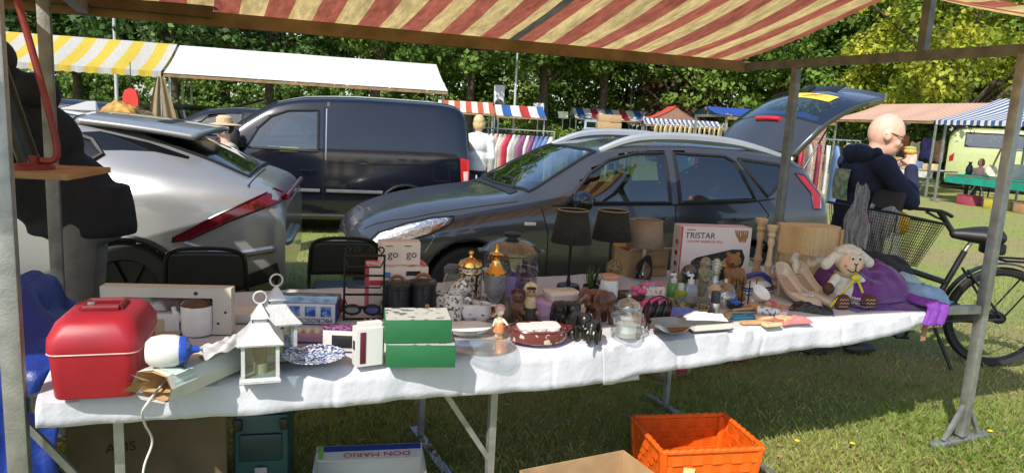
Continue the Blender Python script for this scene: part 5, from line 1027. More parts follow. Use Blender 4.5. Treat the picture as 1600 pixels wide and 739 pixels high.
# wire stand, iron
t, k = it('wire_stand', 'thin black wire stand with upright pins beside the iron', 'stand', 1160, 478, 15); b = B(k)
for i in range(7): b.tube([(-18 + i * 6, -4 + (i % 2) * 8, 0), (-18 + i * 6, -4 + (i % 2) * 8, 36 + (i * 7 % 11))], .9, 5)
b.build('pins', black_mt, t); b = B(k); b.tube([(-20, -4, 2), (20, -4, 2)], 1, 5); b.tube([(-20, 4, 2), (20, 4, 2)], 1, 5); b.build('base_wires', black_mt, t)
t, k = it('steam_iron', 'white and blue steam iron lying on its sole', 'iron', 1188, 460, 18)
def iron_ring(s, z): return [(x * s, y * s + 8, z) for x, y in ((-30, -12), (-32, 0), (-30, 12), (-5, 13), (18, 9), (32, 0), (18, -9), (-5, -13))]
def loft(b, rings):
    n = len(rings[0]); vs = [p for r in rings for p in r]; fs = [(j * n + i, j * n + (i + 1) % n, (j + 1) * n + (i + 1) % n, (j + 1) * n + i) for j in range(len(rings) - 1) for i in range(n)] + [tuple(range(n - 1, -1, -1)), tuple((len(rings) - 1) * n + i for i in range(n))]; return b.add(vs, fs)
loft(B(k), [iron_ring(1, 0), iron_ring(1, 3)]).build('soleplate', steel, t); loft(B(k), [iron_ring(.98, 3), iron_ring(.97, 9), iron_ring(.82, 16), iron_ring(.5, 20)]).build('housing', white_pl, t); ib = mat('iron_blue', (.02, .035, .20), .2, coat=.4)
loft(B(k), [iron_ring(.985, 6), iron_ring(.95, 12)]).build('blue_band', ib, t); B(k).tube(smooth_path([(-26, 8, 14), (-24, 8, 26), (0, 8, 31), (16, 8, 24), (22, 8, 12)], 5), 4.4, 10).build('handle', ib, t)
# candlesticks
cw = [(13, 0), (13, 3), (9, 6), (5, 10), (7, 16), (5, 20), (4, 26), (6.5, 32), (4.5, 38), (3.6, 58), (5.5, 66), (4, 72), (6, 76), (5, 80), (8, 86), (8.5, 90), (7, 91), (0, 90)]
for u, v, s, m, lab in ((1180, 440, 1.1, wood_lt, 'turned pale wood candlestick closest to the grill carton'), (1197, 448, 1.07, mat('cream_wood', (.58, .46, .30), .6, 0, .1, 30), 'cream turned wood candlestick standing in front of two others'), (1213, 436, .98, mat('pinkish_wood', (.50, .30, .19), .6, 0, .1, 30), 'pinkish turned wood candlestick next to the pleated box'), (1243, 452, 1.06, mat('white_wash_wood', (.60, .54, .42), .6, 0, .1, 30), 'whitewashed candlestick in front of the pleated box')):
    t, k = it('candlestick', lab, 'candlestick', u, v, 0, group='turned wooden candlesticks'); k *= s; B(k).lathe(cw[:9], n=22).build('foot', m, t); B(k).lathe(cw[8:], n=22).build('stem', m, t)
# pleated lamp shades in film
t, k = it('pleated_shades', 'cream pleated lampshade pack in clear film behind the shoes', 'lampshade', 1268, 458, 14)
pl = mat('cream_pleat', (.55, .40, .22), .8, 0, .06, 30)
for z0, z1, w, dd in ((0, 62, 84, 44), (60, 104, 92, 52)):
    n = 160; P = [(w / 2 * math.cos(a) * (1 + .012 * (-1) ** i) * (abs(math.cos(a)) ** -.35 if abs(math.cos(a)) > .3 else 1.2) if False else w / 2 * math.copysign(abs(math.cos(a)) ** .55, math.cos(a)) * (1 + .012 * (-1) ** i), dd / 2 * math.copysign(abs(math.sin(a)) ** .7, math.sin(a)) * (1 + .03 * (-1) ** i) + 22, 0) for i, a in enumerate(np.linspace(0, 2 * math.pi, n, endpoint=False))]
    loft(B(k), [[(x, y, z0) for x, y, _ in P], [(x, y, z1) for x, y, _ in P]]).build('pleated_drum', pl, t, 10); B(k).box((w / 2 - 8, -4.5 if z0 else -.5, (z0 + z1) / 2), (5, .8, z1 - z0 - 4)).build('tan_tape', mat('tan_tape', (.42, .26, .09), .5), t)
stack(B(k), [(90, 54, 16, 1, 0, 22), (90, 54, 16, 58, 0, 22), (86, 50, 14, 64, 0, 22)]).build('clear_film', glass('cellophane', (.97, .97, .97), .08, .8, .04), t)
# shoes
shoe_m = mat('champagne_satin', (.55, .47, .37), .35, .1, .06, 20); shoe_i = mat('beige_lining', (.40, .30, .22), .7)
def shoe(label, u, v, rz, s):
    t, k = it('court_shoe', label, 'shoe', u, v, rz, group='cream court shoes'); k *= s
    st = [(-27, 27, 9, 46), (-20, 24, 12, 39), (-8, 15, 13, 25), (6, 5, 14.5, 15), (18, 2, 16, 14), (30, 1, 14, 12.5), (42, 1, 8, 9), (49, 1.5, 2, 5)]
    rings = []
    for x, zb, w, zt in st: rings.append([(x, -w, zb + (zt - zb) * .5), (x, -w * .8, zb), (x, w * .8, zb), (x, w, zb + (zt - zb) * .5), (x, w * 1.0, zt), (x, -w * 1.0, zt)])
    vs = [p for r in rings for p in r]; fs = []; n = 6
    for j in range(len(rings) - 1):
        for i in range(n):
            if i == 4 and j < 4: continue
            fs.append((j * n + i, (j + 1) * n + i, (j + 1) * n + (i + 1) % n, j * n + (i + 1) % n))
    fs += [tuple(range(n)), tuple((len(rings) - 1) * n + i for i in range(n))]
    o = B(k).add(vs, fs).build('upper', shoe_m, t, 60); solid(o, 1.2 * k); md = o.modifiers.new('round', 'SUBSURF'); md.levels = md.render_levels = 2
    B(k).add([(x, y * w, zb + 1.6) for x, zb, w, zt in st[:6] for y in (-.7, .7)], [(2 * j, 2 * j + 2, 2 * j + 3, 2 * j + 1) for j in range(5)]).build('insole', shoe_i, t); B(k).tube([(-22, 0, 26), (-24, 0, 12), (-23, 0, 0)], [5, 2.6, 2], 8).build('heel', shoe_m, t); b = B(k)
    for i in range(12): b.ell((27 + 6.5 * math.cos(i * .524), 6 * math.sin(i * .524), 13.4), 1.3, n=6, m=4)
    b.build('buckle', mat('paste_stones', (.7, .7, .72), .1, .8), t); return t
shoe('cream satin court shoe with buckle, left one of the pair', 1236, 468, -68, 1.2); shoe('cream satin court shoe with buckle, right one of the pair', 1262, 466, -70, 1.2)
# ---------------- right end of the table
t, k = it('toy_car', 'tiny blue toy tractor among the wooden toys', 'toy', 1146, 482, 10)
B(k).box((0, 0, 9), (16, 9, 9), bev=2).build('body', mat('toy_blue', (.02, .10, .42), .3), t); B(k).box((-3, 0, 15), (7, 7, 6), bev=1).build('cab', mat('toy_blue', (.02, .1, .4)), t)
for x, r in ((-5, 5), (6, 4)):
    for y in (-5, 5): B(k).lathe([(0, -1), (r, -1), (r, 1), (0, 1)], TR(x, y, r) @ RX(90), 16).build('wheel', rubber, t)
wt = [wood_lt, mat('toy_wood_b', (.46, .28, .13), .6, 0, .2, 30), mat('toy_wood_c', (.60, .47, .26), .6, 0, .15, 30)]
def mallet(label, u, v, rz, L_, m):
    t, k = it('wooden_mallet', label, 'toy', u, v, rz, group='wooden toy tools'); B(k).tube([(-L_ / 2, 0, 4), (L_ / 2 - 4, 0, 4.4)], [2.6, 3.2], 10).build('handle', m, t); B(k).lathe([(5, -9), (6, -8), (6, 8), (5, 9)], TR(L_ / 2 - 3, 0, 6) @ RX(90), 16).build('head', m, t)
mallet('wooden toy mallet pointing at the spray can', 1163, 487, 28, 52, wt[1]); mallet('pale wooden toy mallet behind the cyan card', 1180, 481, 12, 40, wt[0])
def slab(name, label, cat, u, v, rz, w, d, h, m, z=CZ, group=None):
    t, k = it(name, label, cat, u, v, rz, z, group); stack(B(k), [(w - 2, d - 2, 3, 0, 0, 0), (w, d, 3, 1, 0, 0), (w, d, 3, h - 1, 0, 0), (w - 2, d - 2, 3, h, 0, 0)]).build('block', m, t); return t, k
g = 'loose wooden pieces at the table edge'
for i, (u, v, rz, w, d, h, m, lab) in enumerate(((1176, 506, 16, 42, 12, 5, 1, 'long flat wooden strip at the front edge left of the pink sachet'), (1206, 509, 25, 34, 14, 5, 2, 'yellow edged wooden piece touching the pink sachet'), (1223, 503, 40, 22, 20, 9, 0, 'rounded wooden puzzle block behind the yellow edged piece'), (1137, 497, 60, 20, 10, 8, 1, 'short wooden block beside the spray can'), (1194, 499, -6, 30, 12, 6, 0, 'wooden strip lying on the cyan card corner'))):
    t, k = slab('wooden_piece', lab, 'wood piece', u, v, rz, w, d, h, wt[m], group=g); B(k).tube([(-w * .3, 0, h + .3), (w * .3, 0, h + .3)], .8, 5).build('groove', wt[1], t)
t, k = slab('cyan_card', 'bright cyan card with dark border among the wooden toys', 'card', 1160, 496, 20, 46, 20, 3, mat('cyan_card', (.03, .30, .48), .4)); B(k).box((0, 0, 3.2), (40, 15, .4)).build('picture', two_tone('cyan_pic', (.03, .34, .52), (.03, .12, .25), 60, .5, .6), t)
t, k = slab('grey_ruler', 'grey flat ruler across the toys', 'ruler', 1165, 489, 14, 70, 8, 3, mat('grey_rule', (.28, .31, .33), .4)); B(k).box((0, 0, 3.2), (66, 2, .3)).build('scale_line', ink, t)
t, k = it('paint_tube', 'small white tube with blue print lying behind the wood pieces', 'tube', 1200, 494, -20); B(k).lathe([(7, -17), (7.5, -14), (7, 14), (3, 17), (3, 21)], TR(0, 0, 7.5) @ RY(90), 18).build('tube', two_tone('tube_print', (.62, .63, .64), (.08, .16, .30), 60, .55, .6, .35), t); B(k).lathe([(3.6, 20), (3.6, 26), (0, 26)], TR(0, 0, 7.5) @ RY(90), 14).build('cap', white_pl, t)
t, k = it('white_cup', 'white egg cup lying by the iron', 'cup', 1176, 479, 30); B(k).lathe([(5, 0), (5, 1), (3, 4), (12, 12), (15, 22), (14, 22), (10, 13), (0, 8)], TR(0, 0, 10) @ RX(40), 22).build('cup', white_gl, t)
t, k = slab('pink_soap', 'rose pink flat heart shaped soap beside the white cup', 'soap', 1199, 478, 15, 26, 14, 7, mat('rose_soap', (.55, .07, .14), .35)); B(k).ell((4, 0, 7), (9, 5, 2)).build('relief', mat('rose_soap', (.5, .07, .13)), t)
coral = mat('coral_sand', (.62, .17, .17), .6, 0, .1, 50)
t, k = it('pink_sachet', 'flat sachet of coral pink sand at the front edge', 'sachet', 1240, 503, 22); pile(B(k), 62, 22, 10, 21).build('filling', coral, t); B(k).grid(lambda a, b: (-30 + a * 26 - 24, (b - .5) * 20, 3 + 4 * a + 1.5 * math.sin(b * 9)), 6, 8).build('clear_film', glass('sachet_film', (.92, .70, .70), .1, .8, .12), t)
t, k = it('pink_sachet', 'sachet of pale pink pieces in clear film behind the coral one', 'sachet', 1212, 489, 24); pile(B(k), 46, 20, 9, 31).build('filling', mat('pale_pink', (.52, .30, .30), .4, 0, .3, 60), t); B(k).grid(lambda a, b: (-24 + a * 48, (b - .5) * 22, 10 + 2.5 * math.sin(a * 13 + b * 7)), 10, 6).build('clear_film', glass('sachet_film', (.92, .7, .7)), t)
o = pile(B(K(1262, 488)), 64, 20, 15, 17).build('leather_gloves', mat('black_leather', (.010, .010, .011), .32, 0, .3, 40, bump=.7, bs=60)); 
one(o, 'black crumpled leather pouch in front of the shoes', 'leather pouch', 1267, 487, -18)
for i in range(1): pass
# sheep toy
t, k = it('sheep_toy', 'plush sheep with cream face, brown paws and yellow scarf, sitting', 'soft toy', 1316, 476, 8); k *= 1.06
wool = mat('white_plush', (.62, .60, .56), .95, 0, .1, 40, bump=.8, bs=120); paw = mat('brown_plush', (.085, .035, .02), .95, 0, .2, 60, bump=.5, bs=120)
o = B(k); o.ell((0, 6, 20), (22, 17, 24)); o.ell((0, 4, 38), (16, 13, 14)); o.cap((-16, -2, 40), (-30, -8, 27), 7.5, 6); o.cap((16, -2, 40), (31, -6, 31), 7.5, 6); o.cap((-10, -6, 9), (-15, -20, 8), 10, 8); o.cap((12, -6, 9), (22, -18, 8), 10, 8); o.ell((0, 2, 70), (20, 17, 21)); o.cap((-17, 2, 76), (-34, 0, 60), 6, 8); o.cap((17, 2, 78), (34, 2, 64), 6, 8); fuse(o.build('body', wool, t), 1.8 * k, 3)
B(k).ell((0, -7, 64), (18.5, 13, 19)).build('face', mat('cream_plush', (.64, .45, .34), .9, 0, .08, 60), t)
hc = B(k)
for i in range(26):
    a = i * 2.399; r = 17 * math.sqrt(i / 26); hc.ell((r * math.cos(a), 1 + r * .8 * math.sin(a), 86 - r * .35), (6.5, 6, 5), n=8, m=6)
fuse(hc.build('wool_cap', wool, t), 1.8 * k, 2)
for x in (-5.5, 5.5): e = B(k).ell((x, -18, 73), (3.6, 2.4, 3.8)).build('eye', white_pl, t); B(k).ell((x - .6, -20, 72.6), (1.7, 1.2, 1.9)).build('pupil', ink, e)
b = B(k); b.tube(smooth_path([(-11, -17, 57), (-5, -20.2, 53), (0, -20.6, 55), (5, -20.2, 53), (11, -17, 57)], 4), .8, 5); b.tube([(0, -20.4, 55), (0, -20.2, 65)], .7, 5); b.tube([(-3, -19.8, 66), (0, -20.2, 63.5), (3, -19.8, 66)], .9, 5); b.build('stitched_mouth', mat('stitch', (.03, .015, .012), .8), t)
for x in (-13, 13): B(k).ell((x, -15.6, 61), (2.4, 1.4, 2.4)).build('cheek', mat('cheek_pink', (.55, .15, .14), .9), t)
for c in ((-31, -9, 26), (33, -7, 30)): B(k).ell(c, (8.5, 7.5, 9)).build('hand', paw, t)
for c, x in (((-17, -25, 10), -1), ((25, -23, 10), 1)):
    o = B(k).ell(c, (13, 6, 12.5)).build('foot', paw, t); b = B(k)
    for dz in (-5, 0, 5): b.tube([(c[0] - 7 + i * 2.3, c[1] - 6.1 + abs(dz) * .12 + abs(i - 3) * .35, c[2] + dz + (1 if i % 2 else -1)) for i in range(7)], .6, 5)
    b.build('stitching', mat('pale_stitch', (.5, .35, .28), .8), o)
yl = mat('yellow_ribbon', (.62, .52, .02), .5, 0, .1, 30)
B(k).lathe([(15, 44), (16.5, 46), (16.5, 50), (14, 51)], TR(0, 2, 0), 24).build('striped_collar', stripes('collar_stripe', [(.5, .45, .35), (.12, .16, .12), (.5, .45, .3), (.15, .12, .1)], .006, 2), t)
b = B(k); b.grid(lambda a, c: (4 - a * 46 + c * 3, -16 - 14 * a, 44 - a * 42 + (c - .5) * 9), 10, 2); b.grid(lambda a, c: (6 + a * 14, -15 - 2 * a, 46 - a * 26 + (c - .5) * 7), 6, 2); o = b.build('scarf_tails', yl, t); solid(o, .8 * k); B(k).ell((4, -17, 45), (7, 4, 5)).build('scarf_knot', yl, t)
# purple blanket, folded clothes
def cloth_heap(name, label, cat, p, rz, w, d, h, seed, m, folds=0., n=44):
    r3 = random.Random(seed); a = [r3.random() * 6.3 for _ in range(8)]
    def fn(u, v):
        x = 2 * u - 1; y = 2 * v - 1; rr_ = min(1, (abs(x) ** 3 + abs(y) ** 3) ** (1 / 3)); e = max(0, 1 - rr_ ** 3.2)
        q = .10 * math.sin(u * 7 + a[0] + v * 4) + .05 * math.sin(u * 15 - v * 9 + a[1]) + .03 * math.sin(u * 31 + v * 21 + a[2]) + folds * (.03 * math.sin((v + u * .35) * 40) + .13 * abs(math.sin((v * 1.2 + u * .5) * 9 + a[5])) + .06 * abs(math.sin((u - v * .6) * 14 + a[6])))
        return (x * w / 2 * (1 + .05 * math.sin(v * 7 + a[3])), y * d / 2 * (1 + .06 * math.sin(u * 6 + a[4])), h * e ** .55 * (.85 + q))
    o = B().grid(fn, n, n).build(name, m, None, 80); o.location = p; o.rotation_euler = (0, 0, R_(rz)); return tag(o, label, cat)
pur = mat('purple_fleece', (.115, .022, .19), .95, 0, .22, 25, bump=.5, bs=130, sheen=.3)
cloth_heap('purple_blanket', 'deep purple fleece blanket heaped on its folded layers next to the sheep toy', 'blanket', T(3.62, .29, CZ + .045), TAD - 6, .44, .44, .15, 4, pur, .8, 64)
for i, (w_, d_, z_) in enumerate(((.47, .50, .0), (.46, .47, .018), (.455, .46, .034))): cloth_heap('purple_blanket', ['lowest folded layer of the deep purple blanket', 'middle folded layer of the deep purple blanket', 'upper folded layer of the deep purple blanket'][i], 'blanket', T(3.62 + .01 * i, .28 + .006 * i, CZ + z_), TAD - 6 + 2 * i, w_, d_, .034, 50 + i, pur, .1, 30)
p = at(1448, 482, CZ)
def drape(a, b): 
    q = b * .30; y = .16 - q if q < .2 else -.045; z = .022 + .012 * math.sin(a * 5) if q < .2 else .022 - (q - .2)
    return ((a - .5) * .15 + .01 * math.sin(b * 11), y + .008 * math.sin(a * 13), z + .004 * math.sin(a * 21 + b * 8))
o = B().grid(drape, 14, 24).build('purple_towel', mat('violet_towel', (.20, .05, .36), .95, 0, .2, 40, bump=.8, bs=150)); o.location = p + Vector((0, 0, .006)) + EA * -.0; o.rotation_euler = (0, 0, TA); solid(o, .018); tag(o, 'lighter violet towel end hanging over the table edge', 'towel')
for i, (s, n, z, w, d, h, rz, m, lab, cat, seed) in enumerate(((3.92, .50, 0, .40, .46, .10, 4, mat('grey_green_cloth', (.24, .29, .24), .95, 0, .15, 20, bump=.4, bs=100), 'grey green folded garment under the dark trousers', 'garment', 31), (3.97, .20, -.005, .30, .32, .095, 14, mat('light_blue_cloth', (.22, .36, .52), .95, 0, .2, 20, bump=.4, bs=100), 'light blue crumpled shirt at the table corner', 'shirt', 37), (3.95, .36, .075, .28, .28, .05, -10, mat('pale_teal_cloth', (.28, .42, .42), .95, 0, .15, 20), 'pale teal cloth between the blue shirt and the trousers', 'garment', 41), (3.98, .46, .095, .44, .32, .10, 18, mat('charcoal_cloth', (.022, .024, .027), .95, 0, .25, 20, bump=.4, bs=90), 'folded black trousers lying behind the purple blanket', 'trousers', 43))):
    cloth_heap('folded_' + cat, lab, cat, T(s, n, CZ + z), TAD + rz, w, d, h, seed, m, .2, 30)
# ================================================================== chairs, tarp, things under the table
def folding_chair(label, p, rz):
    t = thing('folding_chair', label, 'chair', p, R_(rz), 'black folding chairs behind the table')
    # x right, y to the back of the chair (backrest at y = 0), seat towards +y
    def back(a, b):
        x = (a - .5) * .42; return (x, -.02 + .9 * x * x * -.25 + .02 * (1 - b), .60 + b * (.22 - .9 * abs(x) ** 3 * 1.2))
    solid(B().grid(back, 20, 10).build('backrest', black_pl, t), .025)
    fr = B()
    P = smooth_path([(-.22, .0, .03), (-.22, -.0, .45), (-.215, -.02, .70), (-.18, -.03, .82), (0, -.035, .845), (.18, -.03, .82), (.215, -.02, .70), (.22, 0, .45), (.22, 0, .03)], 6); fr.tube(P, .012, 8); fr.build('back_frame', black_mt, t)
    for x in (-.19, .19): B().tube([(x, .40, .0), (x, .03, .50)], .011, 8).build('leg', black_mt, t)
    B().box((0, .22, .45), (.40, .40, .03), bev=.012).build('seat', black_pl, t); B().tube([(-.22, 0, .2), (.22, 0, .2)], .01, 8).build('stretcher', black_mt, t); return t
p = at(312, 500, .62); folding_chair('black folding chair in front of the silver car', Vector((-1.73, 3.92, 0)), 14)
folding_chair('black folding chair on the grass between the two cars', Vector((-1.08, 4.48, 0)), 14)
# blue tarpaulin heap over crates at the left end
tarp = mat('blue_tarp', (.008, .03, .21), .36, 0, .15, 6, bump=.35, bs=45)
def tarpf(a, b):
    u = a * 2 - 1; v = b; bump_ = .22 * math.exp(-((u - .45) / .40) ** 2) * math.exp(-((v - .72) / .22) ** 2); h = .80 + bump_ + .02 * math.sin(a * 6)
    if v < .40: z = .10 + (h - .10) * (v / .40) ** .9; y = -.10 - .10 * (1 - v / .40) ** 1.3
    else: y = -.10 + (v - .40) * 1.25; z = h + .02 * math.sin((v - .4) * 7)
    x = u * .34 + .02 * math.sin(b * 17) - .06 * (1 - v)
    q = .016 * math.sin(a * 23 + b * 11) + .011 * math.sin(a * 41 - b * 19) + .010 * math.sin(b * 47 + a * 13)
    return (x + q * .5, y + q, max(.02, z + q * .8))
o = B().grid(tarpf, 60, 60).build('tarpaulin', tarp, None, 70); o.location = T(-.30, .38); o.rotation_euler = (0, 0, TA); solid(o, .003); tag(o, 'crumpled blue tarpaulin draped beside the red case', 'tarpaulin')
def ubox(name, label, p, w, d, h, rz, m, cat='box'):
    t = thing(name, label, cat, p, R_(rz)); b = B()
    for c, dd in (((0, -d / 2, h / 2), (w, .008, h)), ((0, d / 2, h / 2), (w, .008, h)), ((-w / 2, 0, h / 2), (.008, d - .01, h)), ((w / 2, 0, h / 2), (.008, d - .01, h)), ((0, 0, .006), (w - .012, d - .012, .008))): b.box(c, dd)
    b.build('carton', m, t); return t
dkc = mat('old_carton', (.13, .095, .055), .85, 0, .2, 8)
t = ubox('storage_carton', 'closed brown carton on the grass under the left table end', T(.22, .85, .0), .55, .40, .44, TAD, dkc); B().box((0, 0, .445), (.55, .40, .008)).build('lid', dkc, t); text('AMS', .055, ink, t, TR(-.1, -.206, .33) @ RX(90))
t = thing('tool_case', 'dark teal plastic tool case standing under the table', 'case', T(.66, .78), R_(TAD - 12)); tc_ = mat('teal_case', (.012, .055, .065), .4, 0, .15, 10)
B().box((0, 0, .20), (.22, .30, .40), bev=.02).build('case_body', tc_, t); B().box((0, -.155, .26), (.17, .02, .12), bev=.008).build('front_panel', mat('teal_dark', (.006, .03, .036), .4), t); B().box((0, -.16, .15), (.05, .012, .05), bev=.004).build('grey_latch', mat('grey_latch', (.25, .25, .25), .5), t); B().tube(smooth_path([(-.07, 0, .40), (-.06, 0, .45), (.06, 0, .45), (.07, 0, .40)], 4), .014, 8).build('handle', tc_, t)
for x in (-.09, .09): B().box((x, -.157, .36), (.03, .02, .05), bev=.005).build('clip', black_pl, t)
# boxes under the right half
t = ubox('fruit_carton', 'low carton with red print under the middle of the table', T(3.32, 1.48), .28, .26, .15, TAD + 6, mat('carton_red', (.30, .20, .12), .8, 0, .2, 8)); B().box((.05, -.136, .07), (.10, .003, .09)).build('red_print', mat('red_print', (.4, .03, .05)), t)
t = ubox('plastic_crate', 'red plastic crate on the grass under the right half of the table', T(3.95, 1.62), .30, .28, .18, TAD - 6, mat('red_crate', (.30, .03, .05), .4), 'crate'); B().box((0, -.145, .17), (.32, .02, .02)).build('rim', mat('red_crate', (.3, .03, .05)), t)
t = ubox('grey_bin', 'grey plastic tub under the right half of the table', T(4.28, 1.66), .16, .2, .2, TAD, mat('grey_tub', (.34, .36, .40), .5), 'tub'); B().box((0, -.104, .195), (.17, .012, .02)).build('rim', white_pl, t)
# wine carton lying in front
t = thing('wine_carton', 'white and blue wine carton with red lettering, open side to us', 'box', at(578, 752, .12), R_(12)); w = .46
b = B()
for c, d in (((0, .09, -.16), (w, .22, .012)), ((0, .19, -.06), (w, .012, .20)), ((-w / 2, .09, -.06), (.012, .2, .20)), ((w / 2, .09, -.06), (.012, .2, .20))): b.box(c, d)
b.build('carton', white_cd, t); fl = B().box((0, 0, 0), (w, .085, .006), TR(0, .165, .05) @ RX(20)).build('top_flap', white_cd, t)
M = TR(0, .165, .0545) @ RX(20)
B().box((.0, .022, 0), (w * .97, .03, .002), M).build('blue_band', mat('wine_blue', (.02, .035, .22), .5, 0, .1), fl); B().box((-w / 2 + .02, 0, .0008), (.02, .07, .002), M).build('green_mark', mat('wine_green', (.20, .45, .05), .5), fl)
text('DON MARIO', .034, mat('wine_red', (.45, .03, .06), .5), fl, M @ TR(.03, -.018, .001) @ RZ(180), squash=1.5)
# open carton at the bottom edge
t = thing('open_carton', 'open brown cardboard box in the foreground beside the orange basket', 'box', Vector((.36, 2.62, 0)), R_(27)); w, d, h = .50, .24, .28; b = B()
for c, dd in (((0, d / 2, h / 2), (w, .006, h)), ((0, -d / 2, h / 2 - .04), (w, .006, h - .08)), ((-w / 2, 0, h / 2), (.006, d - .008, h)), ((w / 2, 0, h / 2), (.006, d - .008, h)), ((0, 0, .01), (w - .01, d - .01, .006))): b.box(c, dd)
b.build('carton', cardb, t); B().box((0, 0, -.06), (w - .02, .005, .12), TR(0, -d / 2 - .008, h - .085) @ RX(-14)).build('flap', cardb, t)
# orange woven basket
org = mat('orange_strap', (.72, .105, .006), .45, 0, .1, 20)
pc = Vector((.91, 3.12, 0)); t = thing('woven_basket', 'orange basket woven of broad plastic strap with rolled rim', 'basket', pc, R_(12))
W, D, H, sw = .43, .31, .25, .043
walls = [((-W / 2, -D / 2), (W / 2, -D / 2)), ((W / 2, -D / 2), (W / 2, D / 2)), ((W / 2, D / 2), (-W / 2, D / 2)), ((-W / 2, D / 2), (-W / 2, -D / 2))]
tile = B().box((0, 0, 0), (sw * 1.08, .004, sw * 1.08), bev=.0018, seg=1).mesh('strap'); tile.materials.append(org)
for wi, ((x0, y0), (x1, y1)) in enumerate(walls):
    n = int(math.hypot(x1 - x0, y1 - y0) / sw); m_ = 5; ang = math.atan2(y1 - y0, x1 - x0); nx_, ny_ = math.sin(ang), -math.cos(ang)
    for i in range(n):
        for j in range(m_):
            f = (i + .5) / n; z = (j + .5) / m_ * (H - .012); fl_ = .03 * z / H; o = bpy.data.objects.new('strap', tile); COL.objects.link(o); o.parent = t; up = (i + j) % 2
            ex_ = (f - .5) * 2 * fl_; o.location = (x0 + (x1 - x0) * f + math.cos(ang) * ex_ + nx_ * (fl_ + .0022 * up), y0 + (y1 - y0) * f + math.sin(ang) * ex_ + ny_ * (fl_ + .0022 * up), z); o.rotation_euler = Euler((R_(-2 - (5 if up else -5)), R_(rng.uniform(-1.5, 1.5)), ang)); o.scale = ((math.hypot(x1 - x0, y1 - y0) + 2 * fl_) / n / sw, 1, H / m_ / sw)
b = B()
for i in range(44):
    f0 = i / 44; per = [(-W / 2 - .03, -D / 2 - .03), (W / 2 + .03, -D / 2 - .03), (W / 2 + .03, D / 2 + .03), (-W / 2 - .03, D / 2 + .03)]
ed = [Vector((x, y, H)) for x, y in dense([(-W / 2 - .03, -D / 2 - .03), (W / 2 + .03, -D / 2 - .03), (W / 2 + .03, D / 2 + .03), (-W / 2 - .03, D / 2 + .03)], .04)]
for i in range(len(ed)):
    a, c = ed[i], ed[(i + 1) % len(ed)]; b2 = B().tube([a + Vector((0, 0, .002)), (a + c) / 2 + Vector((0, 0, .006)), c + Vector((0, 0, .001))], [.011, .0135, .011], 8); b2.build('rim_loop', org, t)
B().box((0, 0, .006), (W - .01, D - .01, .006)).build('basket_floor', org, t)
for sx in (-1, 1):
    for sy in (-1, 1): B().tube([(sx * (W / 2 - .002), sy * (D / 2 - .002), 0), (sx * (W / 2 + .018), sy * (D / 2 + .018), H)], [.016, .022], 8).build('corner_strap', org, t)
tg_ = B().box((0, 0, 0), (.055, .002, .085), TR(-.12, -D / 2 - .045, .14) @ RX(-8) @ RY(8)).build('swing_tag', mat('tag_card', (.50, .45, .20), .6), t); text('HK', .04, mat('tag_white', (.7, .68, .5), .6), tg_, TR(-.12, -D / 2 - .047, .14) @ RX(82) @ RZ(-8))
# ---------------- plank, pipe stand and red lever hanging at the left post
p = ray(75, 262, 2.6)
t = thing('pipe_stand', 'black pipe on red flange with bent red lever, above the blue tarpaulin', 'stand', ray(62, 258, 2.15), R_(8)); s = 2.15 / F_PX
B().box((4 * s, 0, -10 * s), (140 * s, 150 * s, 9 * s), bev=.002).build('plank', mat('plank_ply', (.30, .17, .08), .7, 0, .25, 15), t)
B().box((-30 * s, -90 * s, -24 * s), (60 * s, 40 * s, 12 * s)).build('plank_block', wood_dk, t)
fl_ = B(s).lathe([(34, -5), (34, 0), (15, 3), (14, 16)], TR(-10, -10, 0), 24).build('flange', mat('oxide_red', (.20, .022, .018), .5, 0, .25, 30), t)
B(s).tube([(-10, -10, 4), (-42, -14, 130), (-78, -20, 290)], 15, 16).build('pipe', mat('worn_black', (.018, .018, .016), .35, .4, .4, 20), t)
B(s).tube(smooth_path([(6, -8, 8), (24, -8, 9), (30, -8, 25), (24, -8, 70), (5, -8, 160), (-20, -8, 270), (-24, -8, 300)], 6), 5.2, 10).build('lever', mat('oxide_red', (.2, .02, .018)), t)
# ================================================================== people
skin = mat('skin', (.66, .39, .30), .5, 0, .08, 30)
def hand(b, w, d, s, side, curl=.9):
    """palm and five bent fingers from wrist w along direction d; side is the palm's sideways axis"""
    d = Vector(d).normalized(); sd_ = Vector(side).normalized(); nn = d.cross(sd_).normalized(); w = Vector(w)
    b.cap(w, w + d * .05 * s, .026 * s, .030 * s)
    for i in range(4):
        r = w + d * .075 * s + sd_ * (-.027 + i * .018) * s; L_ = (.055, .065, .062, .048)[i] * s; m = r + d * L_ * .55; e = m + (d * (1 - curl) + nn * curl) * L_ * .7
        b.cap(w + d * .04 * s + sd_ * (-.022 + i * .015) * s, r, .0125 * s, .011 * s, 8); b.cap(r, m, .0105 * s, .010 * s, 8); b.cap(m, e, .010 * s, .0085 * s, 8)
    r = w + d * .02 * s - sd_ * .03 * s; m = r + (d * .7 - sd_ * .5 + nn * .3) * .04 * s; b.cap(r, m, .014 * s, .012 * s, 8); b.cap(m, m + (d * .8 + nn * .6) * .03 * s, .011 * s, .009 * s, 8)
def head(b, M, s=1.):
    """face towards +x"""
    s = M.to_scale().x; Rm = M.to_quaternion().to_matrix().to_4x4()
    def e(c, r): b.ell(M @ Vector(c), [x * s for x in r], Rm)
    e((0, 0, .12), (.098, .076, .105)); e((.025, 0, .055), (.072, .06, .075)); e((.05, 0, .015), (.035, .036, .026)); e((.093, 0, .078), (.020, .014, .018)); e((.082, 0, .10), (.016, .011, .026)); e((.078, 0, .042), (.018, .024, .010)); e((.076, 0, .135), (.02, .05, .014))
    for y in (-1, 1): e((-.008, y * .078, .095), (.020, .010, .030)); e((.055, y * .042, .075), (.028, .022, .022))
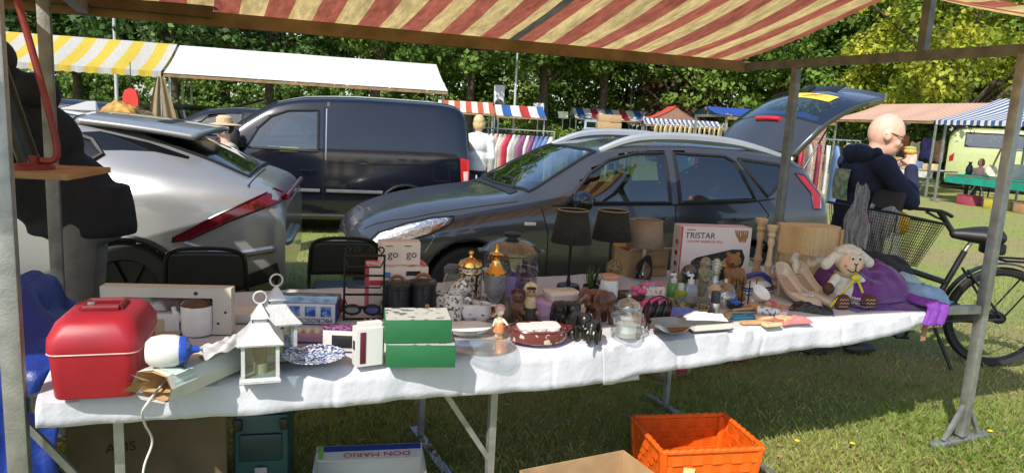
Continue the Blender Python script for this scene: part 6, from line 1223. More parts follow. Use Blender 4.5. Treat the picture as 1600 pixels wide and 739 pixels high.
def person(label, loc, rz, top_m, low_m, hair_m, arms, hgt=1.75, vox=.014, lean=0., hair='short', legs=None, headrot=0., hs=1., bulk=1., yaw=0.):
    """arms: ((shoulder, elbow, wrist), ...) in metres for a 1.75 m person facing +x, y is its left"""
    t = thing('person', label, 'person', loc, R_(rz)); f = hgt / 1.75; k = f
    V = lambda p: Vector(p); hp = Vector((.0, 0, .93)); ch = Vector((lean, 0, 1.36)); nk = Vector((lean + .02, 0, 1.46))
    b = B(k); HM = TR(nk + Vector((.02, 0, .07 - .05 * (hs - 1) / .2))) @ RZ(yaw) @ RY(headrot) @ Matrix.Scale(hs, 4); head(b, HM, 1.); b.cap(nk - Vector((0, 0, .08)), nk + Vector((.01, 0, .10)), .062, .056)
    b.ell((lean * .6, 0, 1.2), (.10, .15, .25)); b.cap(hp, ch, .10, .10)
    lg = legs or [((0, .09, .90), (.02, .10, .50), (-.01, .11, .08)), ((0, -.09, .90), (.02, -.10, .50), (-.01, -.11, .08))]
    for a in arms:
        s_, e_, w_ = map(Vector, a); b.cap(s_, e_, .042, .036); b.cap(e_, w_, .036, .026); d = (w_ - e_).normalized(); hand(b, w_, d, 1.0, d.cross(Vector((0, 0, 1))) if abs(d.z) < .9 else (0, 1, 0))
    for a, m_, c in lg: b.cap(a, m_, .06, .05); b.cap(m_, c, .045, .035); b.ell(Vector(c) + Vector((.06, 0, -.04)), (.12, .045, .04))
    body = fuse(b.build('body', skin, t), vox * f, 3)
    c = B(k); c.ell((lean * .35 + .0, 0, 1.06), (.145 * bulk, .175, .20)); c.ell((lean * .8 - .01, 0, 1.28), (.135 * bulk, .185, .20)); c.ell((lean - .01, 0, 1.39), (.10 * bulk, .205, .085)); c.lathe([(.17, .86), (.172, .90), (.165, 1.0), (.15, 1.1)], TR(0, 0, 0), 20, sx=.85 * bulk)
    for a in arms:
        s_, e_, w_ = map(Vector, a); c.cap(s_, e_, .072, .060); c.cap(e_, e_ + (w_ - e_) * .88, .058, .044); c.ell(s_, .082)
    fuse(c.build('top', top_m, t), vox * f, 3)
    p = B(k)
    for a, m_, q in lg: p.cap(a, m_, .088, .068); p.cap(m_, Vector(q) + Vector((0, 0, .03)), .066, .052)
    p.ell((0, 0, .92), (.135 * bulk, .165, .12)); fuse(p.build('trousers', low_m, t), vox * f, 3)
    sh = mat('dark_shoe', (.03, .025, .02), .5)
    for a, m_, q in lg: B(k).ell(Vector(q) + Vector((.06, 0, -.035)), (.135, .05, .048)).build('shoe', sh, t)
    if hair_m is not None:
        h = B(k)
        if hair == 'short': h.ell(HM @ Vector((-.018, 0, .125)), (.098, .085, .098))
        elif hair == 'bob': h.ell(HM @ Vector((-.018, 0, .125)), (.105, .092, .105)); h.ell(HM @ Vector((-.045, 0, .06)), (.075, .092, .095)); h.ell(HM @ Vector((-.0, .075, .07)), (.05, .03, .07)); h.ell(HM @ Vector((-.0, -.075, .07)), (.05, .03, .07))
        fuse(h.build('hair', hair_m, t), vox * f * .8, 1)
    for y in (-.030, .030): B(k).ell(HM @ Vector((.083, y, .107)), (.010, .012, .009), n=10, m=6).build('eye', mat('eye_dark', (.03, .022, .02), .2), t)
    return t, HM, k
nv = mat('navy_hoodie', (.011, .016, .042), .92, 0, .25, 12, bump=.45, bs=16)
# man eating beside the bicycle
armsM = (((-.02, -.20, 1.38), (.13, -.31, 1.15), (.245, -.12, 1.39)), ((-.02, .20, 1.38), (.16, .26, 1.15), (.26, .08, 1.36)))
man, HM, k = person('man in a navy hoodie and glasses, balding, eating beside the bicycle', (2.68, 5.40, 0), 9, nv, mat('dark_jeans', (.02, .025, .04), .9, 0, .2, 20), None, armsM, 1.86, .010, .02, headrot=14, hs=1.27, bulk=1.45, yaw=-16)
h = B(k); h.tube([(-.10, .06, 1.46), (-.13, 0, 1.44), (-.10, -.06, 1.46)], .07, 12); h.ell((-.085, 0, 1.44), (.075, .15, .085)); h.cap((-.04, -.13, 1.47), (.06, -.05, 1.41), .035, .03); h.cap((-.04, .13, 1.47), (.06, .05, 1.41), .035, .03); fuse(h.build('hood', nv, man), .011, 3)
g = B(k)
for y in (-.034, .034): g.tube([HM @ Vector((.098 - abs(.024 * math.cos(a)) * .3, y + .024 * math.cos(a), .104 + .017 * math.sin(a))) for a in np.linspace(0, 6.283, 18)], .0026, 6)
for y in (-1, 1): g.tube([HM @ Vector((.092, y * .058, .112)), HM @ Vector((.0, y * .083, .116)), HM @ Vector((-.025, y * .082, .10))], .003, 6)
g.build('glasses', mat('brown_rim', (.06, .025, .015), .3), man)
B(k).tube([(.232 + .036 * math.cos(a) * .9, -.14 + .036 * math.sin(a) * .8, 1.365 + .012 * math.cos(a)) for a in np.linspace(0, 6.28, 18)], .008, 8).build('bracelet', black_pl, man)
# print on the back
b = B(k); b.grid(lambda a, c: (-.205 - .012 * math.sin(c * 3.1) + .05 * abs(a - .5) ** 2, (a - .5) * .18, 1.12 + c * .22), 8, 8); b.build('back_print', two_tone('hoodie_print', (.10, .22, .19), (.42, .36, .16), 22, .42, .6, .8), man)
t = thing('bread_roll', 'yellow and green snack in the hand of the man', 'food', man.matrix_basis @ Vector((.275 * k, -.045 * k, 1.485 * k)), R_(22)); B().ell((0, 0, 0), (.045, .05, .03)).build('roll', mat('bun', (.55, .33, .07), .6, 0, .3, 60), t); B().ell((0, 0, .022), (.04, .045, .018)).build('filling', mat('lettuce', (.30, .38, .08), .6, 0, .4, 80), t)
# trader bending at the left edge
dark = mat('black_jacket', (.010, .011, .016), .85, 0, .3, 8, bump=.5, bs=14)
tr_, HM2, k2 = person('person in a dark jacket and grey trousers behind the left post', (-2.24, 3.62, 0), 195, dark, mat('grey_trousers', (.14, .14, .145), .9, 0, .2, 10), mat('dark_hair2', (.03, .02, .015), .7), (((.20, -.21, 1.37), (.26, -.30, 1.10), (.48, -.24, .92)), ((.20, .21, 1.37), (.28, .30, 1.10), (.52, .22, .98))), 1.92, .014, .26, headrot=24, bulk=1.6)
hd_ = B(k2); hd_.cap((.22, 0, 1.42), (.29, 0, 1.53), .12, .10); hd_.ell((.18, 0, 1.50), (.11, .13, .10)); fuse(hd_.build('raised_hood', dark, tr_), .014, 3)
# visitor in white by the van
person('woman in a loose white blouse with blond bob, back towards us by the van', (-.62, 11.2, 0), 80, mat('white_blouse', (.68, .69, .72), .9, 0, .05, 8, bump=.4, bs=14), mat('blue_jeans', (.03, .06, .14), .9), mat('blond', (.55, .40, .20), .6, 0, .3, 50), (((0, -.20, 1.36), (-.01, -.25, 1.08), (.10, -.23, .86)), ((0, .20, 1.36), (-.01, .25, 1.08), (.10, .23, .86))), 1.70, .016, 0, 'bob', bulk=1.25)
# person with a straw hat between the silver car and the van
t, HM3, k3 = person('person in a broad straw hat behind the silver car', (-3.02, 7.4, 0), 200, mat('beige_shirt', (.42, .36, .28), .9), mat('dark_jeans', (.02, .025, .04)), mat('dark_hair2', (.03, .02, .015)), (((0, -.2, 1.36), (0, -.25, 1.08), (.1, -.23, .88)), ((0, .2, 1.36), (0, .25, 1.08), (.1, .23, .88))), 1.50, .016)
B(k3).lathe([(.20, .145), (.21, .15), (.13, .165), (.095, .17), (.092, .235), (.06, .262), (0, .265)], HM3, 28).build('straw_hat', mat('hat_straw', (.50, .36, .22), .85, 0, .2, 60), t)

# ================================================================== bicycle
bk = thing('bicycle', 'black city bicycle with front basket parked behind the table end', 'bicycle', Vector((3.68, 5.17, 0)), math.atan2(5.22 - 5.17, 2.35 - 3.68)); bk.scale = (1.15, 1.15, 1.12)
# local x from the rear hub to the front hub
fm = mat('bike_black', (.010, .010, .011), .28, 0, .1, 20, coat=.4); WR = .345; WB = 1.13
def bwheel(x, st=0.):
    M = TR(x, 0, WR) @ RZ(st) @ RX(90); w = B().open_lathe([(WR - .045, -.014), (WR - .015, -.024), (WR, 0), (WR - .015, .024), (WR - .045, .014), (WR - .05, 0), (WR - .045, -.014)], M, 44).build('wheel', rubber, bk)
    B().open_lathe([(WR - .06, -.012), (WR - .047, -.014), (WR - .047, .014), (WR - .06, .012), (WR - .06, -.012)], M, 44).build('rim', black_mt, w); sp = B()
    for i in range(28): a = i * 2 * math.pi / 28; sp.tube([M @ Vector((.03 * math.cos(a + .6), .03 * math.sin(a + .6), .025 * (-1) ** i)), M @ Vector(((WR - .055) * math.cos(a), (WR - .055) * math.sin(a), 0))], .0013, 4)
    sp.build('spokes', steel, w); B().lathe([(.035, -.045), (.042, -.02), (.042, .02), (.035, .045)], M, 18).build('hub', black_mt, w)
    B().tube([M @ Vector((r_ * math.cos(a), r_ * math.sin(a), 0)) for a in np.linspace(R_(-10), R_(200), 30) for r_ in (WR + .022,)], .028, 8, flat=.25).build('mudguard', fm, bk)
bwheel(0); bwheel(WB, 12)
bb = Vector((.46, 0, .29)); st = Vector((.27, 0, .78)); hd0 = Vector((.93, 0, .62)); hd1 = Vector((.88, 0, .86))
def fr(name, p0, p1, r, m=fm): return B().tube([p0, p1], r, 10).build(name, m, bk)
fr('seat_tube', bb, st, .019); fr('down_tube', bb, hd0, .027); fr('step_tube', st * .55 + bb * .45, hd0 + Vector((0, 0, .10)), .02); fr('head_tube', hd0, hd1, .024)
for y in (-.06, .06): fr('chain_stay', bb + Vector((0, y * .6, 0)), Vector((0, y, WR)), .010); fr('seat_stay', st + Vector((-.02, y * .5, -.12)), Vector((0, y, WR)), .009); fr('fork_blade', hd0 + Vector((.01, y, -.04)), Vector((WB, y, WR)), .013)
B().box((.30, -.05, .33), (.52, .03, .10), bev=.015).build('chain_case', fm, bk); B().box((.45, 0, .40), (.12, .09, .20), bev=.02).build('motor', black_pl, bk)
fr('seat_post', st, st + Vector((-.04, 0, .08)), .014, steel)
sa = B(); loft(sa, [[(x, w * 1.2 * math.cos(a), .89 + h * 1.35 * math.sin(a)) for a in np.linspace(0, 2 * math.pi, 14, endpoint=False)] for x, w, h in ((.07, .04, .015), (.09, .095, .04), (.15, .105, .045), (.22, .085, .04), (.30, .04, .03), (.36, .028, .022), (.375, .015, .012))]); o = sa.build('saddle', mat('saddle_black', (.014, .014, .015), .5, 0, .15, 20), bk); B().box((.10, 0, .81), (.12, .12, .08), bev=.02).build('saddle_bag', black_pl, o)
stg = bpy.data.objects.new('steering', None); COL.objects.link(stg); stg.parent = bk; stg.matrix_local = TR(.80, 0, -.14) @ RZ(40) @ TR(-.87, 0, 0)
B().tube(smooth_path([(.93, -.30, 1.150), (.84, -.31, 1.190)][0:0] + [(.72, -.33, 1.160), (.80, -.28, 1.190), (.86, -.1, 1.190), (.87, 0, 1.170), (.86, .1, 1.190), (.80, .28, 1.190), (.72, .33, 1.160)], 6), .012, 8).build('handlebar', black_mt, stg); B().tube([hd1, Vector((.87, 0, 1.18))], .016, 10).build('stem', fm, stg)
for y in (-1, 1):
    B().tube([(.80, y * .285, 1.190), (.70, y * .335, 1.065)], [.018, .017], 10).build('grip', rubber, stg); B().tube([(.83, y * .22, 1.180), (.80, y * .27, 1.150), (.72, y * .31, 1.120)], [.009, .007, .005], 6).build('brake_lever', black_pl, stg)
B().ell((.83, -.17, 1.200), (.03, .03, .03)).build('bell', black_mt, stg); B().box((.90, 0, 1.220), (.12, .10, .02), RY(0), bev=.008).build('display', black_pl, stg)
ring = B().tube([(.80 + .045 * math.cos(a), -.09 + .045 * math.sin(a), 1.250) for a in np.linspace(0, 6.283, 22)], .008, 6).build('cup_holder', black_pl, stg); B().box((0, 0, 0), (.05, .20, .14), TR(.93, .03, 1.230) @ RY(-20), bev=.02).build('phone_pouch', mat('pouch_black', (.012, .012, .013), .5), stg)
B().tube(smooth_path([(.90, .05, 1.0), (.99, .12, 1.150), (.97, .1, .9), (.92, .03, .75)], 5), .005, 6).build('brake_cable', black_pl, stg); B().tube(smooth_path([(.83, -.2, 1.180), (.93, -.12, 1.250), (.98, -.05, 1.0), (.93, -.02, .8)], 5), .005, 6).build('brake_cable', black_pl, stg)
B().tube([bb + Vector((0, -.09, 0)), bb + Vector((.06, -.10, -.16))], .011, 8).build('crank', black_mt, bk); B().tube([bb + Vector((0, .09, 0)), bb + Vector((-.06, .10, .16))], .011, 8).build('crank', black_mt, bk)
for y, s in ((-.15, 1), (.15, -1)): B().box((.46 + .06 * s, y, .29 - .16 * s), (.09, .09, .022), bev=.005).build('pedal', black_pl, bk)
B().tube([(.40, .03, .25), (.34, .18, .01)], .011, 8).build('kickstand', black_mt, bk); B().tube([(.05, .07, .74), (-.32, .07, .74), (-.32, -.07, .74), (.05, -.07, .74), (.05, .07, .74)], .008, 6).build('rear_rack', black_mt, bk)
for y in (-.07, .07): B().tube([(-.25, y, .74), (0, y, WR + .02)], .006, 6).build('rack_stay', black_mt, bk)
B().box((-.345, 0, .70), (.02, .09, .05), bev=.006).build('rear_light', red_lens, bk); B().ell((1.0, 0, .78), (.045, .04, .04)).build('headlamp', black_pl, bk)
# wire basket on the front: bottom (x0..x1), wider at the top
bs_ = bpy.data.objects.new('front_basket', None); COL.objects.link(bs_); bs_.parent = bk; bs_.location = (.87, .06, .71); bs_.rotation_euler = (0, R_(-9), R_(22)); bs_.scale = (1.3, 1.3, 1.2)
def bkt(u, v, s):   # side s 0..3, u along, v up
    wx, wy = .12 + .045 * v, .15 + .05 * v; c = [(-wx, -wy), (wx, -wy), (wx, wy), (-wx, wy)]; a, b_ = c[s], c[(s + 1) % 4]; return Vector((a[0] + (b_[0] - a[0]) * u, a[1] + (b_[1] - a[1]) * u, v * .25))
mesh_m = mat('mesh_black', (.012, .012, .012), .4, .3, 0)
for s in range(4):
    b = B(); n = 22 if s % 2 == 0 else 28
    for i in range(n + 1): b.tube([bkt(i / n, 0, s), bkt(i / n, 1, s)], .0014, 4)
    for j in range(17): b.tube([bkt(0, j / 16, s), bkt(1, j / 16, s)], .0014, 4)
    b.build('wire_side', mesh_m, bs_)
b = B()
for i in range(15): x = -.12 + .24 * i / 14; b.tube([(x, -.15, 0), (x, .15, 0)], .0014, 4); b.tube([(-.12, -.15 + .3 * i / 14, 0), (.12, -.15 + .3 * i / 14, 0)], .0014, 4)
b.build('wire_floor', mesh_m, bs_); B().tube([bkt(u, 1, s) for s in range(4) for u in (0, .5)] + [bkt(0, 1, 0), bkt(.2, 1, 0)], .007, 8).build('rim', black_mt, bs_); B().box((.0, -.19, .18), (.05, .004, .022), bev=.002).build('maker_plate', mat('silver_plate', (.5, .5, .5), .3, .8), bs_)
# shopping in the basket
bw = lambda *p: bk.matrix_basis @ (TR(.87, .06, .71) @ RZ(22) @ RY(-9) @ Matrix.Scale(1.25, 4)) @ Vector(p)
def bagf(a, b):
    r = .13 * (1 - .35 * b) * (1 + .10 * math.sin(a * 37) + .07 * math.sin(a * 69 + b * 9) + .05 * math.sin(a * 107 - b * 14)); q = a * 6.283; return (r * math.cos(q), r * 1.1 * math.sin(q), .02 + b * .36 + .02 * math.sin(a * 19))
o = B().grid(bagf, 90, 24).build('carrier_bag', mat('thin_plastic', (.85, .86, .85), .2, 0, .05, 12, alpha=.30)); o.location = bw(.0, .03, 0); tag(o, 'thin white carrier bag stuffed into the bicycle basket', 'carrier bag')
def bag2(a, b): w = .035 + .17 * (1 - b) ** .7; return ((a - .5) * w + .012 * math.sin(b * 11 + a * 5), .022 * math.sin(a * 27 + b * 4) * (1 - .6 * b) + .012 * math.sin(a * 51), -.20 + b * .46 - .03 * math.sin(a * 3.14) + .008 * math.sin(a * 33))
o = B().grid(bag2, 40, 30).build('carrier_bag', mat('thin_plastic', (.6, .6, .6))); o.location = bw(.22, .05, .18); o.rotation_euler = (0, 0, R_(-10)); tag(o, 'limp white carrier bag hanging from the handlebar', 'carrier bag')
for x, y, c, nme, lab, z in ((-.05, .06, (.60, .36, .02), 'snack_bag', 'yellow snack bag sticking out of the bicycle basket', .2), (.05, -.05, (.16, .03, .14), 'purple_cloth', 'purple cloth bundle in the bicycle basket', .16), (-.06, -.07, (.55, .60, .66), 'paper_parcel', 'pale blue wrapped parcel in the bicycle basket', .20)):
    o = B().ell((0, 0, 0), (.065, .07, .09), n=14, m=9).build(nme, mat('bag_' + nme, c, .5, 0, .3, 40, bump=.8, bs=40)); o.location = bw(x, y, z); tag(o, lab, 'parcel' if 'paper' in nme else 'cloth' if 'cloth' in nme else 'snack bag')
# ================================================================== trees, hedge, wood
bark = mat('bark', (.085, .065, .045), .95, 0, .4, 6, bump=.8, bs=14)
LM = {'oak': leafmat('oak_leaf', (0.078, 0.159, 0.024), (0.162, 0.263, 0.047), .5, .45), 'dark': leafmat('shaded_leaf', (0.036, 0.084, 0.015), (0.081, 0.147, 0.031), .5, .35), 'lime': leafmat('lime_leaf', (0.111, 0.202, 0.029), (0.208, 0.299, 0.052), .5, .42), 'maple': leafmat('maple_leaf', (.14, .22, .022), (.46, .46, .045), .55, .48), 'wine': leafmat('wine_leaf', (.035, .022, .015), (.07, .035, .02), .6, .3)}  # the dark leaf colour holds the shade on the left-hand trees
def leaf_cloud(cent, rad, per, size, rs):
    """leaf-sized faces spread through the given clumps, tilted outwards and up"""
    n = len(cent) * per; c = np.repeat(np.array(cent), per, 0); r = np.repeat(np.array(rad), per)
    d = rs.randn(n, 3); d /= np.linalg.norm(d, axis=1)[:, None]; rr_ = r * rs.rand(n) ** .45; p = c + d * rr_[:, None] * np.array([1, 1, .72])
    nr = d * .7 + rs.randn(n, 3) * .55 + np.array([0, 0, .45]); nr /= np.linalg.norm(nr, axis=1)[:, None]
    a = np.cross(nr, rs.randn(n, 3)); a /= np.linalg.norm(a, axis=1)[:, None]; b = np.cross(nr, a); s = size * (.6 + .8 * rs.rand(n))[:, None]
    v = np.stack([p - a * s * .5, p + b * s * .33 + nr * s * .06, p + a * s * .5, p - b * s * .33 + nr * s * .06], 1).reshape(-1, 3); return v, n
def quad_mesh(name, v, n, m):
    me = bpy.data.meshes.new(name); me.vertices.add(n * 4); me.vertices.foreach_set('co', v.astype(np.float32).reshape(-1)); me.loops.add(n * 4); me.loops.foreach_set('vertex_index', np.arange(n * 4)); me.polygons.add(n); me.polygons.foreach_set('loop_start', np.arange(0, n * 4, 4)); me.polygons.foreach_set('loop_total', np.full(n, 4)); me.update(calc_edges=True); me.materials.append(m); return me
def tree_meshes(seed, H, zc, R, m, nc=70, per=80, size=.2, trunk_r=.2):
    rs = np.random.RandomState(seed); rnd = random.Random(seed); b = B()
    lean = (rnd.uniform(-.5, .5), rnd.uniform(-.3, .3)); P = smooth_path([(0, 0, 0), (lean[0] * .2, lean[1] * .2, zc * .5), (lean[0] * .6, lean[1] * .5, zc + .5), (lean[0], lean[1], H * .8)], 4); b.tube(P, [trunk_r * (1.25 - 1.05 * i / (len(P) - 1)) for i in range(len(P))], 9)
    cent = []; rad = []
    for i in range(9):
        a = i * 2.4 + rnd.random(); z0 = zc * (.75 + .5 * rnd.random()) ; L_ = R * (.55 + .45 * rnd.random()); e = Vector((L_ * math.cos(a), L_ * math.sin(a), z0 + 1.0 + rnd.random() * (H - zc) * .5)); s0 = Vector((lean[0] * .5, lean[1] * .4, z0)); mid = (s0 + e) / 2 + Vector((0, 0, .4))
        b.tube(smooth_path([s0, mid, e], 4), [trunk_r * .42 * (1.1 - .95 * q / 8) for q in range(9)], 6); cent.append(tuple(e)); rad.append(.9)
    while len(cent) < nc:
        a = rs.rand() * 6.283; q = rs.rand() ** .33; f = rs.rand() ** 1.25; rr_ = R * q * (1.08 - .5 * f - .25 * (f < .08)); cent.append((lean[0] * .7 + rr_ * math.cos(a), lean[1] * .7 + rr_ * math.sin(a), zc + .2 + f * (H - zc))); rad.append(.5 + .6 * rs.rand())
    v, n = leaf_cloud(cent, rad, per, size, rs); tm = b.mesh('trunk'); tm.materials.append(bark); tm.polygons.foreach_set('use_smooth', [True] * len(tm.polygons)); return tm, quad_mesh('crown', v, n, m)
TV = {k: tree_meshes(*a) for k, a in {'oak1': (3, 11, 3.7, 3.6, LM['oak'], 130, 95, .24, .26), 'oak2': (8, 12, 4.3, 4.0, LM['oak'], 140, 95, .25, .30), 'shaded1': (12, 11, 3.0, 3.6, LM['dark'], 130, 95, .24, .24), 'lime1': (17, 8, 1.6, 3.3, LM['lime'], 120, 95, .24), 'wine1': (23, 6, 1.4, 1.8, LM['wine'], 36, 80, .18)}.items()}
TV['maple1'] = tree_meshes(31, 10.5, 2.9, 4.6, LM['maple'], 170, 130, .21, .30)
def tree(label, u, d, kind, sc=1., rz=0., group='trees behind the stalls'):
    x = (u - 800) / F_PX * d; t = thing('tree', label, 'tree', (x, d, 0), R_(rz), group); t.scale = (sc, sc, sc)
    for n_, me in zip(('trunk', 'crown'), TV[kind]): o = bpy.data.objects.new(n_, me); COL.objects.link(o); o.parent = t
tree('autumn yellow maple above the striped stalls on the right', 1478, 29, 'maple1', 1.0, 40)
for u, d, k_, s, lab in ((-40, 27, 'shaded1', 1.1, 'dark tree at the left edge behind the yellow striped stall'), (120, 30, 'shaded1', 1.0, 'dark tree behind the yellow striped awning, left of the mast'), (270, 28, 'shaded1', .95, 'dark tree rising behind the joint of yellow and white awnings'), (415, 31, 'shaded1', 1.05, 'dark tree behind the middle of the white awning'), (575, 33, 'oak2', .95, 'tree behind the right half of the white awning'), (722, 35, 'oak1', 1.0, 'tree behind the rear end of the dark van'), (838, 38, 'oak2', 1.05, 'tree with thick trunk above the far red white blue awning'), (926, 40, 'oak1', 1.15, 'tree with bare trunk behind the pale blue hatchback'), (1003, 42, 'oak2', 1.05, 'tree leaning behind the red roofed tent'), (1040, 39, 'wine1', 1.1, 'small wine red leaved tree beside the red roofed tent'), (1100, 40, 'lime1', 1.2, 'bright green tree behind the estate car roof'), (1190, 37, 'oak1', 1.1, 'tree behind the raised tailgate'), (1300, 36, 'lime1', 1.2, 'bright green tree left of the yellow maple'), (1390, 38, 'oak1', 1.2, 'tree behind the red striped stall'), (1570, 38, 'oak2', 1.1, 'green tree behind the blue striped stall'), (1660, 33, 'lime1', 1.2, 'green tree at the far right edge')):
    tree(lab, u, d, k_, s, u * 1.7)
ROW2 = ['behind the left mast of the yellow stall', 'behind the second dark tree from the left', 'behind the middle of the white awning, farther back', 'behind the right part of the white awning, farther back', 'above the van roof, farther back', 'above the clothes rack, farther back', 'between the thick trunk and the bare trunk', 'above the far blue white red awning', 'behind the wine red tree', 'left of the raised tailgate, farther back', 'over the raised tailgate, farther back', 'left behind the yellow maple', 'right behind the yellow maple', 'over the blue striped awning, farther back', 'at the far right edge, farther back']
for i, (u, d, k_, s) in enumerate(((20, 44, 'shaded1', 1.25), (190, 46, 'shaded1', 1.3), (350, 45, 'shaded1', 1.2), (500, 46, 'oak2', 1.3), (650, 48, 'oak1', 1.3), (780, 50, 'lime1', 1.3), (880, 52, 'oak2', 1.3), (965, 54, 'lime1', 1.3), (1060, 52, 'oak2', 1.35), (1150, 50, 'oak1', 1.35), (1250, 50, 'oak2', 1.35), (1350, 48, 'lime1', 1.3), (1450, 48, 'oak2', 1.35), (1550, 47, 'oak1', 1.3), (1650, 46, 'oak2', 1.3))):
    tree('second row tree ' + ROW2[i], u, d, k_, s, i * 71, 'second row of trees')
rs = np.random.RandomState(77); cent = []; rad = []
for i in range(900):
    u = rs.rand() * 2400 - 400; d = 58 + rs.rand() * 8; cent.append(((u - 800) / F_PX * d, d, (rs.rand() ** 1.5) * 14)); rad.append(1.6 + rs.rand() * 1.0)
v, n = leaf_cloud(cent, rad, 70, .5, rs); o = bpy.data.objects.new('far_wood', quad_mesh('far_wood', v, n, LM['oak'])); COL.objects.link(o); tag(o, 'dense dark wood closing off the view behind the trees', 'wood', kind='stuff')
def bushes(name, label, cat, u0, u1, d, h, m, seed, n=60, size=.11, depth=.9):
    rs = np.random.RandomState(seed); x0, x1 = (u0 - 800) / F_PX * d, (u1 - 800) / F_PX * d; cent = [(x0 + (x1 - x0) * rs.rand(), d + (rs.rand() - .5) * depth, .2 + rs.rand() * (h - .35)) for _ in range(n)]; v, k_ = leaf_cloud(cent, [.3 + .2 * rs.rand() for _ in cent], 70, size, rs); t = thing(name, label, cat, (0, 0, 0)); o = bpy.data.objects.new('foliage', quad_mesh('foliage', v, k_, m)); COL.objects.link(o); o.parent = t
    b = B()
    for i in range(10): x = x0 + (x1 - x0) * (i + .5) / 10; b = B().tube([(x, d, 0), (x + .1, d, h * .7)], .03, 6); b.build('stem', bark, t)
bushes('hedge', 'clipped hedge between the far red white blue stalls', 'hedge', 740, 885, 36, 1.6, LM['lime'], 5, 90)
bushes('hedge', 'low green hedge behind the dark van bonnet', 'hedge', 270, 420, 24, 1.7, LM['oak'], 6, 90); bushes('shrub', 'rough shrubs behind the silver car', 'shrub', 40, 260, 26, 1.5, LM['dark'], 7, 90)
bushes('shrub', 'undergrowth behind the striped stalls on the right', 'shrub', 1280, 1640, 33, 2.2, LM['oak'], 8, 150); bushes('shrub', 'undergrowth behind the estate car roof', 'shrub', 1060, 1300, 44, 2.2, LM['oak'], 9, 130, .14); bushes('shrub', 'undergrowth behind the far stalls in the middle', 'shrub', 560, 1060, 47, 2.8, LM['lime'], 10, 360, .2, 2.5); bushes('shrub', 'tall undergrowth behind the white awning', 'shrub', 60, 640, 42, 3.4, LM['oak'], 11, 480, .2, 2.5); bushes('shrub', 'tall undergrowth right of the raised tailgate', 'shrub', 1040, 1700, 46, 3.4, LM['lime'], 12, 460, .2, 2.5)

# ================================================================== other stalls
def far_stall(label, p, ang, W, D, ze, zr, sail_mat, val=None, trest=True, table=None, zt=.80, group=None, sag=.05, ty=.2):
    """p: middle of the front edge on the ground, x along the front, y to the back"""
    t = thing('far_stall', label, 'market stall', p, R_(ang), group)
    def sf(a, b): x = (a - .5) * W; q = .03 * math.sin(a * 19) * math.sin(b * 3.1); return (x, b * D * .62, ze + (zr - ze) * b - sag * math.sin(math.pi * b) + q)
    B().grid(sf, 30, 14).build('sail', sail_mat, t, 60)
    B().grid(lambda a, b: ((a - .5) * W, D * .62 + b * D * .38, zr - (zr - ze) * .8 * b), 20, 5).build('rear_sail', sail_mat, t, 60)
    if val: B().grid(lambda a, b: ((a - .5) * W, -.015 + .01 * math.sin(a * 90), ze - b * .14 * (.8 + .2 * abs(math.sin(a * 60)))), 80, 2).build('valance', val, t)
    B().bar((-W / 2, .04, ze - .05), (W / 2, .04, ze - .05), .05, .06).build('front_beam', wood_old, t); B().bar((-W / 2, D * .62, zr - .04), (W / 2, D * .62, zr - .04), .05, .06).build('ridge_beam', wood_old, t)
    for x in (-W / 2 + .08, W / 2 - .08):
        for y in (.25, D * .95):
            po = B().box((x, y, (ze + .1) / 2), (.05, .05, ze + .0)).build('post', galv, t); B().box((x, y, .015), (.4, .05, .03)).build('foot', galv, po)
        B().bar((x, .05, ze), (x, D, ze), .045, .05).build('crossbar', galv, t); B().bar((x, D * .62, ze), (x, D * .62, zr - .06), .04).build('ridge_upright', galv, t)
    if table is not None:
        B().box((0, ty + .45, zt), (W * .94, .95, .03)).build('table_top', wood_old, t); B().grid(lambda a, b: ((a - .5) * W * .95, ty - .02 - .01 * math.sin(a * 40) * b, zt + .022 - b * .24), 60, 4).build('table_skirt', table, t); B().box((0, ty + .45, zt + .02), (W * .95, .97, .006)).build('table_cover', table, t)
        for x in (-W * .35, W * .35):
            for s in (-1, 1): B().bar((x + s * .22, ty + .45 + s * .2, 0), (x - s * .05, ty + .45, zt - .03), .028).build('trestle_leg', galv, t)
    return t
yw = stripes('yellow_white_sail', [(.60, .45, .05), (.52, .51, .46)], .52, 0, .85, .25, .15); ws = mat('white_sail', (.50, .50, .48), .85, 0, .05, 2, bump=.3, bs=2.5)
dirL = Vector((-8.65, -2.43, 0)).normalized(); fe = Vector((-1.74, 17.4, 0)); angL = math.degrees(math.atan2(-dirL.y, -dirL.x))
stall_y = far_stall('stall with yellow and white striped awning on the left', fe + dirL * 8.35, angL, 4.0, 3.2, 2.28, 3.02, yw, yw)
stall_w = far_stall('long stall with plain white awning behind the dark van', fe + dirL * 3.15, angL, 6.3, 3.2, 2.25, 3.0, ws)
rws = stripes('red_cream_sail', [(.58, .20, .12), (.72, .62, .50)], .15, 0, .85, .3, .15); bws = stripes('blue_white_sail', [(.05, .11, .30), (.70, .70, .70)], .22, 0, .85, .3, .1); bwv = stripes('blue_white_valance', [(.05, .11, .30), (.70, .70, .70)], .22, 0, .85, .2, .1)
green_c = mat('green_cover', (.012, .26, .19), .7, 0, .15, 5)
stall_b = far_stall('stall with blue and white striped awning and green table on the right', (12.35, 17.6, 0), -78, 5.4, 3.2, 2.3, 3.0, bws, bwv, table=green_c, ty=.45)
stall_r = far_stall('stall with red and cream striped awning next to the blue one', (11.75, 23.6, 0), -76, 4.6, 3.4, 2.3, 2.95, rws, None, table=mat('white_cover', (.6, .6, .58), .8), ty=.45)
rwb = stripes('tricolour_sail', [(.45, .04, .04), (.70, .70, .70), (.03, .12, .42), (.70, .70, .70)], 1.6, 0, .85, .3, .1); rw1 = stripes('red_white_sail', [(.55, .12, .06), (.72, .70, .66)], .5, 0, .85, .3, .1)
